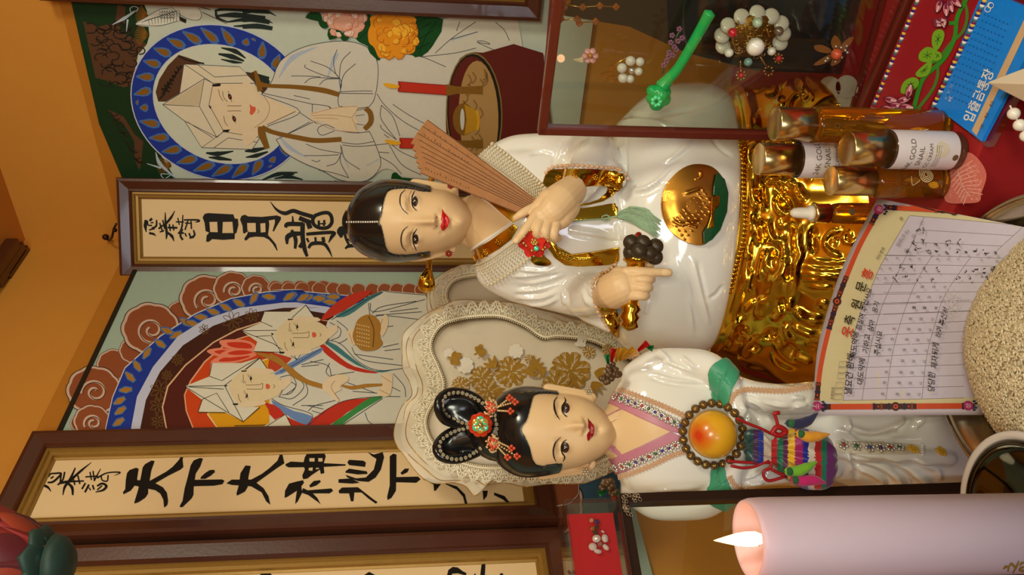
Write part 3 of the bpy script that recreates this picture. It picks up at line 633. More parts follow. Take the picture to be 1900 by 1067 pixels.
def flw(c, x, y, r, n=7):
    return [c((x, y), (x+r*.6*math.cos(a-.35), y+r*.6*math.sin(a-.35)), (x+r*math.cos(a), y+r*math.sin(a)), (x+r*.6*math.cos(a+.35), y+r*.6*math.sin(a+.35)), (x, y)) for a in [6.28*k/n for k in range(n)]]
cv.lines(flw(cC,600,745,60)+flw(cC,1010,350,58)+flw(cC,590,830,50)+flw(cC,1120,320,40)+flw(cC,700,570,34)+flw(cC,850,400,30)+flw(cC,590,920,40)+flw(cC,640,660,30), 1.2, GB, 3)
edge(cC((670,1060),(630,950),(610,840),(640,720),(740,600),(900,470),(1030,400),(1170,355),(1400,330)), paint(222,180,140)); edge(cC((677,1060),(638,950),(618,840),(648,725),(746,606),(904,477),(1034,408),(1172,362),(1400,336)), paint(86,34,26))
edge(cC((850,1060),(780,950),(745,860),(735,770),(770,690),(850,580),(980,470),(1090,435),(1250,420)), paint(232,170,130)); edge(cC((858,1060),(788,950),(752,860),(742,770),(777,694),(856,586),(984,476),(1092,441),(1250,428)), paint(206,72,26))
edge(cC((980,1060),(915,950),(865,880),(900,830),(1100,600),(1300,530),(1450,560)), paint(238,214,160)); edge(cC((988,1060),(923,950),(873,878),(905,836),(1104,606),(1300,537),(1450,566)), paint(226,160,26))
# lotus
for p in (((1150,540),(1060,580),(960,595),(885,590),(930,555),(1040,530)), ((1150,530),(1000,515),(930,505),(865,520),(900,545),(1000,560)), ((1130,480),(1060,458),(940,462),(960,500),(1040,520),(1140,520)), ((1150,525),(1080,508),(1000,512),(940,540),(1000,555),(1090,550))):
    cv.fill(cC(*p), paint(236,138,110), 3); cx = sum(q[0] for q in p)/len(p); cy = sum(q[1] for q in p)/len(p)
    cv.fill(cC(*[(cx+(x-cx)*.68+8, cy+(y-cy)*.55) for x, y in p]), paint(206,58,34), 3)
# figures
W2 = paint(216, 212, 196)
# robe of both, lower white field
cv.fill(cD((0,940),(0,560),(150,440),(290,470),(330,350),(480,260),(640,180),(880,200),(960,400),(960,980),(300,1060),(0,1060)), W2)
cv.fill(cC((1240,660),(1330,640),(1400,720),(1430,900),(1330,900),(1220,800)), W2)
cv.fill(cC((1300,650),(1524,500),(1524,960),(1380,900),(1300,800)), W2)
# red and green stoles
for pts, m in ((cD((290,350),(340,280),(430,215),(520,185),(580,180),(545,215),(460,270),(370,320)), RED), (cD((370,325),(460,275),(560,215),(640,183),(630,200),(560,240),(480,300),(420,330)), paint(66,126,132)),
               (cD((275,470),(330,500),(400,560),(480,610),(620,645),(540,645),(440,620),(360,570),(310,530)), RED), (cD((300,455),(380,490),(440,540),(520,600),(600,635),(700,625),(660,640),(600,640),(490,600),(400,540),(330,490)), paint(66,126,132)),
               (cD((215,945),(280,880),(360,830),(440,800),(540,790),(580,785),(540,810),(440,870),(340,940)), RED), (cD((340,945),(440,875),(560,790),(640,782),(600,810),(500,870),(420,930),(400,945)), paint(62,140,72)),
               (cC((1190,800),(1260,860),(1330,900),(1430,945),(1524,975),(1524,1020),(1330,945),(1230,880)), RED), (cC((1230,800),(1280,825),(1450,910),(1440,940),(1330,890),(1260,850)), paint(110,140,190)), (cC((1330,930),(1400,940),(1524,870),(1524,960),(1380,980)), RED),
               (cC((1240,640),(1330,570),(1524,470),(1524,430),(1420,520),(1320,560)), RED), (cC((1245,650),(1330,600),(1500,510),(1510,530),(1400,590),(1290,650)), paint(110,140,190)), (cD((0,650),(0,560),(60,520),(130,545),(90,600)), paint(192,70,40)), (cD((95,600),(290,505),(280,530),(130,610)), paint(110,140,190)), (cD((50,830),(130,860),(240,890),(210,940),(120,900)), paint(110,140,190)),
               (cD((0,820),(60,850),(130,930),(200,945),(100,960),(0,880)), RED)):
    cv.fill(pts, m, 2)
OUT = [cD((350,345),(470,280),(560,225),(640,190)), cD((290,455),(400,480),(500,580),(620,632),(790,615)), cD((10,790),(80,830),(240,880),(215,945),(330,850),(440,800),(620,780),(740,780)), cD((405,945),(520,870),(640,790)), cD((60,640),(140,600),(290,510)), cD((640,180),(700,190),(880,205)), cD((570,250),(600,300),(880,230)), cD((580,310),(640,270),(830,240)), cD((600,320),(860,300)), cD((560,250),(575,330),(640,320),(860,345)), cD((465,500),(490,545),(560,580),(760,605)), cD((480,540),(700,570)), cD((640,500),(730,480)), cD((650,520),(740,510)), cD((230,580),(330,605),(350,670)), cD((340,590),(320,640),(345,670)), cD((180,610),(280,600)), cD((220,860),(260,830),(380,800)), cD((180,830),(300,830)), cD((540,870),(560,920),(600,945)), cD((700,650),(760,720),(770,780)), cD((640,700),(740,750)), cD((350,660),(480,640)), cD((440,700),(600,760)), cD((470,750),(610,760)), cD((380,350),(440,400),(440,450),(390,480)), cD((340,360),(400,395),(395,440),(350,460)), cD((140,660),(195,720),(130,790),(50,780)), cD((90,680),(150,720),(90,770)), cC((1280,670),(1340,660),(1370,710),(1340,760),(1290,770)), cC((1400,600),(1524,570)), cC((1430,830),(1524,850)), cC((1460,860),(1524,880)), cC((1350,620),(1420,700),(1430,770),(1350,830)), cD((560,400),(700,380)), cD((680,300),(840,280))]
cv.lines(OUT, 1.15, LN)
for p, ww in ((cD((0,545),(60,580),(130,650),(200,690),(300,720)), (8,9,9,8,7)), (cD((410,718),(470,730),(550,718),(655,712)), (4,7,7,4)), (cC((1150,535),(1230,560),(1300,600),(1420,690),(1524,725)), (4,9,9,9,8))):
    cv.stroke(p, ww, mat('ochre_gold_paint', (182,130,50)))
# hats
HW = paint(224, 218, 196)
for c, P_ in ((cC, [((740,722),(895,660),(1080,635),(1165,565),(1215,630),(1250,640),(1080,640),(985,720),(1050,830),(1160,840),(1070,920),(970,870),(815,868),(840,800)), ((890,590),(1060,590),(1165,560),(1070,632),(950,690),(880,665))]),
              (cC, [((1060,408),(1250,330),(1420,262),(1470,330),(1380,340),(1270,410),(1330,490),(1420,500),(1375,570),(1240,530),(1130,525),(1150,470)), ((1190,298),(1340,298),(1250,380),(1170,355))]),
              (cC, [((1190,945),(1310,880),(1340,945),(1340,1000),(1190,1000))])):
    for p in P_: cv.fill(c(*p), HW)
cv.lines([cC((740,722),(965,718),(1165,562)), cC((740,722),(1070,922),(1165,840)), cC((965,718),(1070,922)), cC((880,665),(950,690),(1090,600),(1165,560)), cC((895,590),(880,660)), cC((815,868),(970,870)), cC((840,795),(920,760),(990,870)), cC((815,868),(840,795)), cC((765,725),(960,738)), cC((1060,408),(1270,405),(1425,262)), cC((1060,408),(1240,480),(1375,572),(1420,500)), cC((1270,405),(1375,572)), cC((1425,262),(1475,330)), cC((1190,298),(1340,298)), cC((1190,300),(1170,355),(1235,385)), cC((1130,525),(1280,530)), cC((1140,440),(1230,435),(1290,540)), cC((1165,562),(1215,635)), cC((1310,880),(1200,950)), cC((1310,880),(1342,945)), cC((1020,945),(1200,940))], 1.2, paint(40,36,30), 0)
# faces
for (c, dx, dy) in ((cC, 0, 0), (cC, 262, -292)):
    T = lambda *p: c(*[(x+dx, y+dy) for x, y in p])
    cv.fill(T((985,720),(1050,645),(1100,625),(1200,640),(1270,670),(1292,720),(1270,770),(1190,805),(1100,825),(1040,820)), paint(228,208,166), 2)
    cv.fill(T((1090,635),(1130,618),(1230,625),(1240,645),(1150,650)), SKN, 2); cv.fill(T((1040,825),(1090,808),(1190,805),(1190,825),(1100,840),(1050,838)), SKN, 2)
    cv.fill(T((1060,632),(1092,632),(1088,638),(1062,640)), DK); cv.fill(T((1010,818),(1042,818),(1040,828),(1015,828)), DK); cv.fill(T((965,712),(982,716),(972,726)), DK)
    cv.lines([T((1070,655),(1072,685),(1085,705)), T((1042,765),(1048,795),(1060,812)), T((1095,655),(1108,675),(1118,700)), T((1075,745),(1085,770),(1100,795)), T((1062,690),(1075,705)), T((1085,715),(1160,712),(1180,705),(1178,735),(1165,738),(1090,738)), T((1240,712),(1250,722),(1240,732)), T((1280,680),(1300,720),(1275,780))], .9, paint(120,84,54))
    cv.fill(T((1112,658),(1122,680),(1108,690)), DK); cv.fill(T((1092,758),(1098,780),(1082,790)), DK)
    cv.fill(T((1200,708),(1218,712),(1222,730),(1205,738),(1198,725)), LIP, 2)
    cv.fill(T((1272,690),(1340,662),(1342,700),(1300,740),(1280,745)), SKN)
# hands and ball
cv.fill(cD((310,690),(380,655),(440,660),(445,690),(400,720),(410,740),(370,760),(395,800),(380,808),(340,770),(300,740)), SKN, 2); cv.fill(cD((630,655),(690,650),(695,700),(680,775),(620,775),(610,745),(640,715)), SKN, 2); cv.fill(cD((640,325),(665,320),(672,370),(640,440),(610,400)), SKN, 2); cv.fill(cD((440,410),(480,400),(490,470),(470,490),(440,450)), SKN, 2)
cv.lines([cD((370,690),(350,730),(395,800)), cD((630,660),(690,700)), cD((620,740),(680,770)), cD((640,340),(620,400)), cD((450,420),(470,480))], .9, paint(170,110,80))
cv.fill(cD((480,395),(500,345),(545,318),(590,322),(630,370),(625,440),(640,480),(600,515),(530,520),(490,490),(470,440)), mat('ochre_gold_paint', (182,130,50)), 3)
cv.lines([cD((495+i*13, 370+j*22+i*3), (499+i*13, 374+j*22+i*3)) for i in range(6) for j in range(6)], 2.6, paint(226,206,150), 0); cv.stroke(cD((560,325),(590,400),(585,500)), 2, paint(110,76,30))
cv.fill([(985,850),(1150,850),(1150,985),(985,985)], paint(66,96,112))
for x, y, r in ((1010,935,62),(1036,905,34)): scallop(lambda *a: list(a), x, y, r, 9)
cv.build('artwork', tP)
# ------------------------------------------------------------------ sculpting helpers for the porcelain figures
cQ = CR(600, 230, 3.2325); cR = CR(850, 230, 3.2325); cS = CR(1100, 230, 3.2333); cT = CR(1250, 400, 2.963); cX = CR(720, 480, 2.372); cU = CR(780, 680, 4.2675); cV = CR(1050, 630, 3.5575); cW = CR(1300, 700, 3.8); cZ = CR(1500, 700, 2.9075); cY = CR(1480, 360, 2.481)
c1 = CR(980, 260, 5.336); c2 = CR(1080, 440, 4.85); c3 = CR(1340, 320, 4.447); c4 = CR(1300, 540, 5.335); c5 = CR(920, 360, 8.894); c6 = CR(870, 480, 5.927)
def loft(bm, rings, seg=64, e=2.0, cap=True):
    """rings: (px or (px_right, px_left), y_right, y_left, Yc, depth_front, depth_back)"""
    R = []
    for r in rings:
        pr, pl = r[0] if isinstance(r[0], tuple) else (r[0], r[0])
        A = P(pr, r[1], r[3]); B = P(pl, r[2], r[3]); c = (A+B)/2; h = (A-B)/2
        row = []
        for k in range(seg):
            a = 2*math.pi*k/seg; ca, sa = math.cos(a), math.sin(a)
            x = math.copysign(abs(ca)**(2/e), ca); y = math.copysign(abs(sa)**(2/e), sa)
            row.append(bm.verts.new(c+h*x+Vector((0, 1, 0))*(y*(r[4] if y < 0 else r[5]))))
        R.append(row)
    for a, b in zip(R, R[1:]):
        for k in range(seg):
            bm.faces.new((a[k], a[(k+1) % seg], b[(k+1) % seg], b[k]))
    if cap:
        for row, fl in ((R[0], False), (R[-1], True)):
            c = bm.verts.new(sum((v.co for v in row), Vector())/seg)
            for k in range(seg):
                f = (row[k], row[(k+1) % seg], c); bm.faces.new(f[::-1] if not fl else f)
    bmesh.ops.recalc_face_normals(bm, faces=bm.faces[:])
def dense(rings, n=8):
    """smooth interpolation between loft rings"""
    A = np.array([[(r[0][0] if isinstance(r[0], tuple) else r[0]), (r[0][1] if isinstance(r[0], tuple) else r[0]), *r[1:]] for r in rings], float)
    out = []
    pts = [Vector(a[:3]) for a in A]
    for i in range(len(A)-1):
        p0 = A[max(i-1, 0)]; p1 = A[i]; p2 = A[i+1]; p3 = A[min(i+2, len(A)-1)]
        for k in range(n):
            t = k/n
            lo = np.minimum(p1, p2)-abs(p2-p1)*.15; hi = np.maximum(p1, p2)+abs(p2-p1)*.15
            q = np.clip(.5*((2*p1)+(p2-p0)*t+(2*p0-5*p1+4*p2-p3)*t*t+(3*p1-p0-3*p2+p3)*t**3), lo, hi); out.append(q)
    out.append(A[-1])
    return [((q[0], q[1]), *q[2:]) for q in out]
def limb(bm, pts, seg=18, n=5):
    """pts (px, py, Y, r_px) -> smooth closed tube"""
    q = cat_smooth([Vector((p[0], p[1], p[2])) for p in pts], False, n)
    rs = np.interp(np.linspace(0, 1, len(q)), np.linspace(0, 1, len(pts)), [p[3] for p in pts])
    tube(bm, [P(*p) for p in q], [r*p[2]/F for r, p in zip(rs, q)], seg)
    # rounded ends
    for i in (0, -1): ball(bm, P(*q[i]), rs[i]*q[i][2]/F, 16, 10)
def blob(bm, px, py, Y, rx, ry, rd, seg=20):
    """ellipsoid: rx along photo x, ry along photo y (pixels), rd depth (m)"""
    s = Y/F; ball(bm, P(px, py, Y), 1, seg, 14, sc=(ry*s, rd, rx*s))
def remesh(o, voxel, smooth=8, factor=.5):
    m = o.modifiers.new('r', 'REMESH'); m.mode = 'VOXEL'; m.voxel_size = voxel; m.adaptivity = 0
    if smooth:
        s = o.modifiers.new('s', 'SMOOTH'); s.iterations = smooth; s.factor = factor
    return freeze(o)
def arr(o):
    n = len(o.data.vertices); a = np.empty(n*3); o.data.vertices.foreach_get('co', a)
    b = np.empty(n*3); o.data.vertices.foreach_get('normal', b)
    return a.reshape(-1, 3), b.reshape(-1, 3)
fw, upv, rtv, cpv = [np.array(v) for v in (FWD, UP, RT, CAMP)]
def npx(a):
    v = a-cpv; z = v@fw
    return np.stack([950-F*(v@upv)/z, 533.5-F*(v@rtv)/z], 1)
def sculpt(o, feats):
    """feats: (photo points, width px, amplitude m or list)"""
    a, n = arr(o); q = npx(a); view = a-cpv; view /= np.linalg.norm(view, axis=1)[:, None]
    fc = np.clip(-(n*view).sum(1)*2.2, 0, 1)
    d = np.zeros(len(a))
    for f in feats:
        pts, wd, amp = f[:3]
        if len(pts) == 1: L = np.array([[pts[0][0], pts[0][1]]]); am = np.array([amp])
        else:
            L = np.array([[p[0], p[1]] for p in cat_smooth([Vector((p[0], p[1])) for p in pts], False, 8)])
            seg = np.linalg.norm(np.diff(L, axis=0), axis=1); t = np.concatenate([[0], np.cumsum(seg)]); T = t[-1]
            m = max(3, int(T/1.5)); tt = np.linspace(0, T, m)
            L = np.stack([np.interp(tt, t, L[:, 0]), np.interp(tt, t, L[:, 1])], 1)
            am = np.interp(np.linspace(0, 1, m), np.linspace(0, 1, len(amp)), amp) if isinstance(amp, (list, tuple)) else amp*np.minimum(1, np.minimum(np.linspace(0, 4, m), np.linspace(4, 0, m)))
        lo = L.min(0)-wd*3; hi = L.max(0)+wd*3
        idx = np.where((q[:, 0] > lo[0]) & (q[:, 0] < hi[0]) & (q[:, 1] > lo[1]) & (q[:, 1] < hi[1]) & (fc > 0))[0]
        if not len(idx): continue
        D = ((q[idx][:, None, :]-L[None])**2).sum(2); j = D.argmin(1)
        d[idx] += am[j]*np.exp(-D[np.arange(len(idx)), j]/wd**2)
    a = a+n*(d*fc)[:, None]
    o.data.vertices.foreach_set('co', a.ravel()); o.data.update()
def inst(name, me, loc, parent=None, rot=None, sc=1.):
    o = bpy.data.objects.new(name, me); COL.objects.link(o)
    M = Matrix.Translation(Vector(loc))
    if rot is not None: M = M @ rot.to_4x4()
    o.matrix_world = M @ (Matrix.Diagonal((*sc, 1)) if isinstance(sc, (tuple, list)) else Matrix.Scale(sc, 4)); o.parent = parent; return o
def mesh_of(bm, m, name='m'):
    me = bpy.data.meshes.new(name); bm.to_mesh(me); bm.free(); me.polygons.foreach_set('use_smooth', [True]*len(me.polygons))
    for x in (m if isinstance(m, (list, tuple)) else [m]): me.materials.append(x)
    return me
def facing(n, spin=0.):
    """rotation taking +Z to n"""
    r = Vector(n).to_track_quat('Z', 'Y').to_matrix(); return r @ Matrix.Rotation(spin, 3, 'Z')
def along(pts, step, smooth=6):
    L = np.array([[p[0], p[1]] for p in (cat_smooth([Vector((p[0], p[1])) for p in pts], False, smooth) if len(pts) > 2 else [Vector((p[0], p[1])) for p in pts])])
    t = np.concatenate([[0], np.cumsum(np.linalg.norm(np.diff(L, axis=0), axis=1))]); m = max(2, int(round(t[-1]/step))+1); tt = np.linspace(0, t[-1], m)
    return list(zip(np.interp(tt, t, L[:, 0]), np.interp(tt, t, L[:, 1])))
def shell(rings, window, name, m, parent, grow, thick, seg=220, n=22, nape=None, e=2.):
    """hair: the head's rings grown outwards, minus the traced face window"""
    R = [(r[0], r[1]-grow, r[2]+grow, r[3], r[4]+grow*r[3]/F, r[5]+grow*r[3]/F) for r in dense(rings, n)]
    r0 = R[0]; R[0] = ((r0[0][0]-grow*.7, r0[0][1]-grow*.7), *r0[1:])
    bm = bmesh.new(); loft(bm, R, seg, e)
    W_ = np.array([[p[0], p[1]] for p in cat_smooth([Vector((p[0], p[1])) for p in window], True, 10)])
    def inside(x, y):
        c = False; j = len(W_)-1
        for i in range(len(W_)):
            if (W_[i][1] > y) != (W_[j][1] > y) and x < (W_[j][0]-W_[i][0])*(y-W_[i][1])/(W_[j][1]-W_[i][1])+W_[i][0]: c = not c
            j = i
        return c
    rm = []
    for f in bm.faces:
        c = f.calc_center_median(); x, y = px_of(c)
        if f.normal.dot(c-CAMP) < 0 and inside(x, y): rm.append(f)
        elif nape and c.z < nape: rm.append(f)
    bmesh.ops.delete(bm, geom=rm, context='FACES')
    for it in range(3): bmesh.ops.smooth_vert(bm, verts=[v for v in bm.verts if v.is_boundary], factor=.5, use_axis_x=True, use_axis_y=True, use_axis_z=True)
    o = obj(name, bm, m, parent, solid=thick); return o
PORC = mat('white_glazed_porcelain', (236, 232, 222), .10, coat=.6, vary=.015, scale=12, spec=.5)
PSK = mat('painted_flesh_porcelain', (226, 190, 142), .38, vary=.02, scale=20, spec=.35, sss=.05)
GOLD = mat('polished_gold_glaze', (216, 168, 50), .14, metal=1., vary=.08, scale=30, bump=.05, bscale=60)
GOLD2 = mat('copper_gold_glaze', (206, 140, 54), .3, metal=1., vary=.1, scale=40)
HAIR = mat('black_glazed_hair', (20, 20, 20), .22, vary=.1, spec=.5, coat=.2)
PEARL = mat('pearl_bead', (222, 206, 172), .22, metal=.25, coat=.5, vary=.05)
PINKPEARL = mat('pinkish_pearl_bead', (222, 176, 136), .3, coat=.4, vary=.08)
LIPR = mat('red_lip_paint', (206, 36, 34), .3, vary=.03); EYEB = mat('eye_dark_paint', (30, 16, 12), .5); EYEW = mat('eye_white_paint', (220, 192, 158), .45); LINEB = mat('brow_dark_paint', (26, 18, 14), .4)
# ------------------------------------------------------------------ seated statue
TS = thing('seated_statue', 'large white porcelain statue of a seated woman on a gold rock throne', 'statue')
bm = bmesh.new()
loft(bm, dense([(862,374,450,1.165,.04,.045),(880,352,470,1.165,.05,.05),(893,312,506,1.165,.058,.055),(912,280,534,1.165,.066,.06),(945,266,548,1.165,.075,.065),(1000,268,552,1.165,.085,.07),(1060,280,548,1.165,.088,.075),(1110,285,545,1.165,.09,.09),(1170,280,560,1.165,.1,.1),(1220,300,540,1.165,.1,.1)], 5))
loft(bm, dense([((1118,1108),300,540,1.16,.06,.09),((1140,1130),240,600,1.155,.085,.1),((1165,1150),208,638,1.15,.1,.11),((1198,1180),178,655,1.15,.112,.115),((1240,1220),158,664,1.15,.12,.118),((1295,1270),155,666,1.15,.116,.12),((1330,1300),164,658,1.15,.104,.118),((1343,1310),175,650,1.15,.092,.11)], 5), 80)
limb(bm, [(925,312,1.165,44),(960,296,1.16,46),(1010,292,1.15,46),(1065,288,1.13,45),(1105,290,1.105,44)])
limb(bm, [(1105,292,1.10,44),(1092,312,1.075,42),(1080,335,1.055,36),(1070,352,1.045,30)])
limb(bm, [(1095,300,1.09,36),(1130,318,1.07,26),(1148,335,1.055,16)])
limb(bm, [(925,500,1.165,44),(965,517,1.16,46),(1020,530,1.15,46),(1070,543,1.13,45),(1100,550,1.10,44)])
limb(bm, [(1085,552,1.11,40),(1105,552,1.08,38),(1122,548,1.05,34)])
limb(bm, [(1095,575,1.11,26),(1130,600,1.09,18)])
body = obj('robe', bm, PORC, TS); remesh(body, .0026, 14)
G = lambda c, l, w, a: [(c(*p), w, a) for p in l]
sculpt(body, G(c6, [((430,190),(760,180),(1080,130)), ((590,285),(850,225),(1085,145)), ((500,360),(800,330),(1040,250)), ((500,430),(800,425),(1000,350),(1060,320)), ((560,490),(800,500),(960,440),(1050,345)), ((1035,340),(1060,520)), ((1240,290),(1320,530)), ((1275,230),(1345,440)), ((500,110),(800,130),(1000,90))], 3.6, .0042)
 + G(c6, [((520,235),(850,185),(1080,140)), ((520,325),(830,285),(1060,200)), ((480,400),(800,380),(1030,290)), ((520,465),(800,465),(1000,380)), ((1085,340),(1100,520)), ((1290,290),(1360,520))], 3.2, -.0038)
 + G(c1, [((230,260),(290,120),(335,-20)), ((0,165),(140,130),(260,170)), ((965,60),(965,300),(900,560),(960,780)), ((1000,545),(1200,505),(1494,250)), ((400,930),(600,965),(830,1005),(990,980)), ((880,820),(900,990))], 2.6, -.0036)
 + G(c1, [((270,260),(330,120),(380,0)), ((925,60),(930,300),(860,560),(920,780)), ((1000,510),(1200,470),(1480,210)), ((400,890),(600,920),(830,960)), ((920,820),(935,990))], 4, .0036)
 + G(cS, [((170,150),(195,330)), ((420,260),(480,225),(620,120)), ((240,425),(340,410),(450,345)), ((700,60),(760,140),(840,200))], 3, -.0035) + G(cS, [((420,235),(480,200),(600,90)), ((240,395),(330,380),(440,320))], 4, .0035)
 + G(c2, [((820,180),(900,330),(960,500),(1000,900)), ((980,150),(1080,560),(1150,800)), ((600,560),(570,700))], 4, .0038) + G(c2, [((1130,560),(1210,515),(1270,430)), ((870,240),(930,420),(1020,780)), ((1040,200),(1130,600))], 3, -.0034)
 + [([(1100,240),(1180,225),(1260,235)], 6, .005), ([(1140,200),(1200,215),(1300,200)], 4, -.003), ([(930,300),(1000,285),(1060,290)], 12, .003)])
cs = caster(body, fallback=1.1)
# skin at the neck, white inner collar, gold collar, cuffs and sash
cv = Canvas(cs, .0006, 8e-5, step=3); cv.fill(cQ((800,420),(840,400),(880,388),(1140,590),(885,762),(830,735)), PSK); cv.build('neckline_skin', TS, smooth=True)
cv = Canvas(cs, .0022, 8e-5, step=3); cv.stroke(cQ((868,388),(900,400),(1135,588),(900,745),(875,768)), 4.5, PORC, 0); cv.build('inner_collar', TS, solid=.0018, smooth=True)
def band(name, pts, m=GOLD, lift=.003, sm=0, solid=.0028, step=3., parent=TS, c=None):
    cv = Canvas(c or cs, lift, 8e-5, step=step); cv.fill(pts, m, sm); o = cv.build(name, parent, solid=solid, smooth=True); return o
col1 = band('gold_collar', cQ((872,385),(900,372),(940,380),(1050,438),(1150,490),(1205,545),(1140,592),(1100,562),(1000,475),(900,402)))
col2 = band('gold_collar', cQ((870,775),(1000,700),(1140,600),(1170,620),(1130,690),(1060,745),(960,805),(885,848),(868,815)))
cuf1 = band('gold_cuff', c1((130,470),(165,360),(190,320),(240,300),(400,298),(600,295),(760,300),(860,310),(930,345),(945,400),(905,480),(830,560),(740,610),(600,645),(470,660),(462,652),(600,625),(700,590),(770,530),(785,480),(760,452),(690,445),(560,465),(400,480),(240,470)))
cuf2 = band('gold_cuff', cX((1010,18),(965,45),(935,80),(918,120),(925,200),(945,250),(965,290),(985,325),(1018,346),(1020,250),(995,215),(962,165),(948,112),(965,62),(1005,30)))
sash1 = band('gold_sash', c1((465,690),(640,665),(865,628),(890,700),(885,770),(780,790),(560,795),(380,800),(410,760)), lift=.004)
sash2 = band('gold_sash', cR((545,690),(565,690),(600,735),(680,778),(800,765),(968,736),(970,820),(900,838),(720,848),(640,840),(580,800),(540,745)), lift=.004)
loop_ = band('sash_loop', cR((432,800),(450,772),(500,755),(520,790),(556,822),(545,840),(500,842),(455,832)), lift=.005, sm=3)
for o in (sash2,):
    sculpt(freeze(o), G(cR, [((545,700),(600,770),(720,810),(850,800)), ((560,720),(620,800),(740,830))], 1.6, .002))
# embossed rosettes on the gold
bm = bmesh.new(); ball(bm, (0,0,0), .0016, 8, 6)
for k in range(7): ball(bm, (.0036*math.cos(k*.9), .0036*math.sin(k*.9), -.0002), .0013, 8, 6)
ros = mesh_of(bm, GOLD, 'rosette')
bm = bmesh.new(); tube(bm, [(.0052*math.cos(k*.6283), .0052*math.sin(k*.6283), -.0004) for k in range(10)], .0007, 6, closed=True); tmp = bpy.data.meshes.new('x'); bm.to_mesh(tmp); bm.free()
tb = bvh_of(*[o for o in (col1, col2, cuf1, cuf2)])
for x, y in cQ((975,408),(1045,450),(1120,505),(1130,632),(1055,705),(980,765),(915,798))+c1((295,385),(465,380),(650,370),(825,380),(840,500))+cX((945,75),(935,150),(985,250)):
    d = ray(x, y).normalized(); h, n, i, _ = tb.ray_cast(CAMP, d)
    if h is not None:
        if n.dot(d) > 0: n = -n
        inst('rosette', ros, h+n*.0036, TS, facing(n), .95)
# pearl edges along both cuffs
bm = bmesh.new(); ball(bm, (0,0,0), .0026, 12, 8); pink = mesh_of(bm, PINKPEARL, 'cuff_pearl')
for x, y in along(c1((175,335),(230,285),(340,268),(540,270),(740,280),(870,292),(930,330),(965,385)), 8.)+along(cX((1000,22),(945,62),(915,95),(907,130),(920,205),(945,262),(980,325)), 8.):
    h, n = hitn(cs.tree, x, y)
    if h is not None: inst('cuff_pearl', pink, h+n*.0035, TS)
# medallion on the lap
m_ = cS((630,247),(710,265),(770,330),(792,420),(780,540),(740,640),(690,700),(640,728),(560,710),(480,660),(425,580),(408,480),(430,390),(490,310),(560,260))
md = band('lap_medallion', m_, GOLD2, .0045, 3, .003, 2.); freeze(md)
r_ = random.Random(5); fe = []
for i in range(9):
    for j in range(5):
        x = 480+i*22+j*16; y = 590-i*24+j*26+r_.uniform(-4, 4); fe.append((cS((x, y), (x+10, y-9)), 2., .0016))
for a in np.linspace(-1.2, .5, 8): fe.append((cS((600+40*math.cos(a), 330-30*math.sin(a)-20), (600+100*math.cos(a)*.6, 300-60*math.sin(a)*.4)), 1.6, .0015))
fe += [(cS((470,560),(520,600),(600,590),(650,560)), 3, .002), (cS((560,570),(590,610),(630,620)), 2, .002), (cS((540,420),(600,400),(660,380)), 3, .0015), (cS((430,400),(440,500),(490,620)), 14, -.002), ([(1290,380)], 30, -.004)]
sculpt(md, fe)
band('medallion_green', cS((725,300),(770,340),(790,420),(782,530),(745,635),(700,690),(650,720),(648,650),(680,600),(700,540),(735,500),(738,450),(705,430),(710,370)), mat('dark_green_glaze', (14,70,38), .25, coat=.4, vary=.2, scale=200), .0085, 0, .001, 2.)
band('medallion_gold_leaf', cS((695,448),(738,435),(736,495),(712,505),(705,550),(705,620),(668,630),(690,560)), GOLD, .0095, 0, .001, 2.)
# ---- head
HR = [(644,395,430,1.168,.012,.012),(654,376,450,1.168,.042,.044),(670,356,466,1.168,.058,.062),(700,341,479,1.168,.070,.08),(730,338,483,1.168,.075,.085),(760,342,481,1.168,.076,.08),(785,347,477,1.168,.076,.07),(805,352,472,1.168,.075,.055),(825,355,467,1.168,.073,.035),(842,362,459,1.168,.0705,.015),(855,371,450,1.168,.067,-.012),(864,382,439,1.168,.061,-.03),(870,395,426,1.168,.053,-.036),(872,404,417,1.168,.047,-.038)]
bm = bmesh.new(); loft(bm, dense(HR, 6), 72, 2.15)
limb(bm, [(820,412,1.178,42),(860,412,1.175,43),(885,412,1.172,52)])
for sg, pts in ((1, cQ((535,362),(530,347),(560,342),(640,354),(720,368),(785,388),(794,415),(775,426))), (-1, cQ((520,800),(512,812),(540,815),(620,806),(700,785),(770,760),(780,745),(770,735)))):
    limb(bm, [(x, y, 1.165-.004*i/7, 4.2 if i < 5 else 5.5) for i, (x, y) in enumerate(pts)], 10)
    limb(bm, [(p[0], p[1]+sg*7, 1.162, 5.5) for p in pts[1:6]], 10); limb(bm, [(p[0]+2, p[1]+sg*12, 1.16, 7) for p in pts[1:6]], 10)
head = obj('head', bm, PSK, TS); remesh(head, .0016, 6)
sculpt(head, [([(752,411),(775,411),(795,410),(803,410)], 6.5, [.001,.003,.0075,.0085]), ([(803,410)], 6.5, .0042), ([(805,401)], 4, .0028), ([(805,420)], 4, .0028), ([(811,402)], 2.4, -.002), ([(811,420)], 2.4, -.002),
 ([(766,394),(763,378),(770,366)], 9, -.0045), ([(768,430),(766,445),(772,458)], 9, -.0045), ([(772,374)], 8, .004), ([(774,443)], 8, .004), ([(756,362),(750,378),(757,394)], 5, .0022), ([(757,428),(752,445),(758,460)], 5, .0022),
 ([(822,397),(822,412),(822,426)], 5, .003), ([(830,401),(831,411),(830,423)], 5, .0035), ([(826,398),(825,412),(826,426)], 1.8, -.0022), ([(838,411)], 5, -.0025), ([(852,411)], 11, .0045), ([(812,376)], 20, .0028), ([(812,447)], 20, .0028), ([(815,392),(824,388)], 4, -.0012), ([(815,430),(824,434)], 4, -.0012)])
hc = caster(head, fallback=1.1)
cv = Canvas(hc, .0004, 6e-5, step=2)
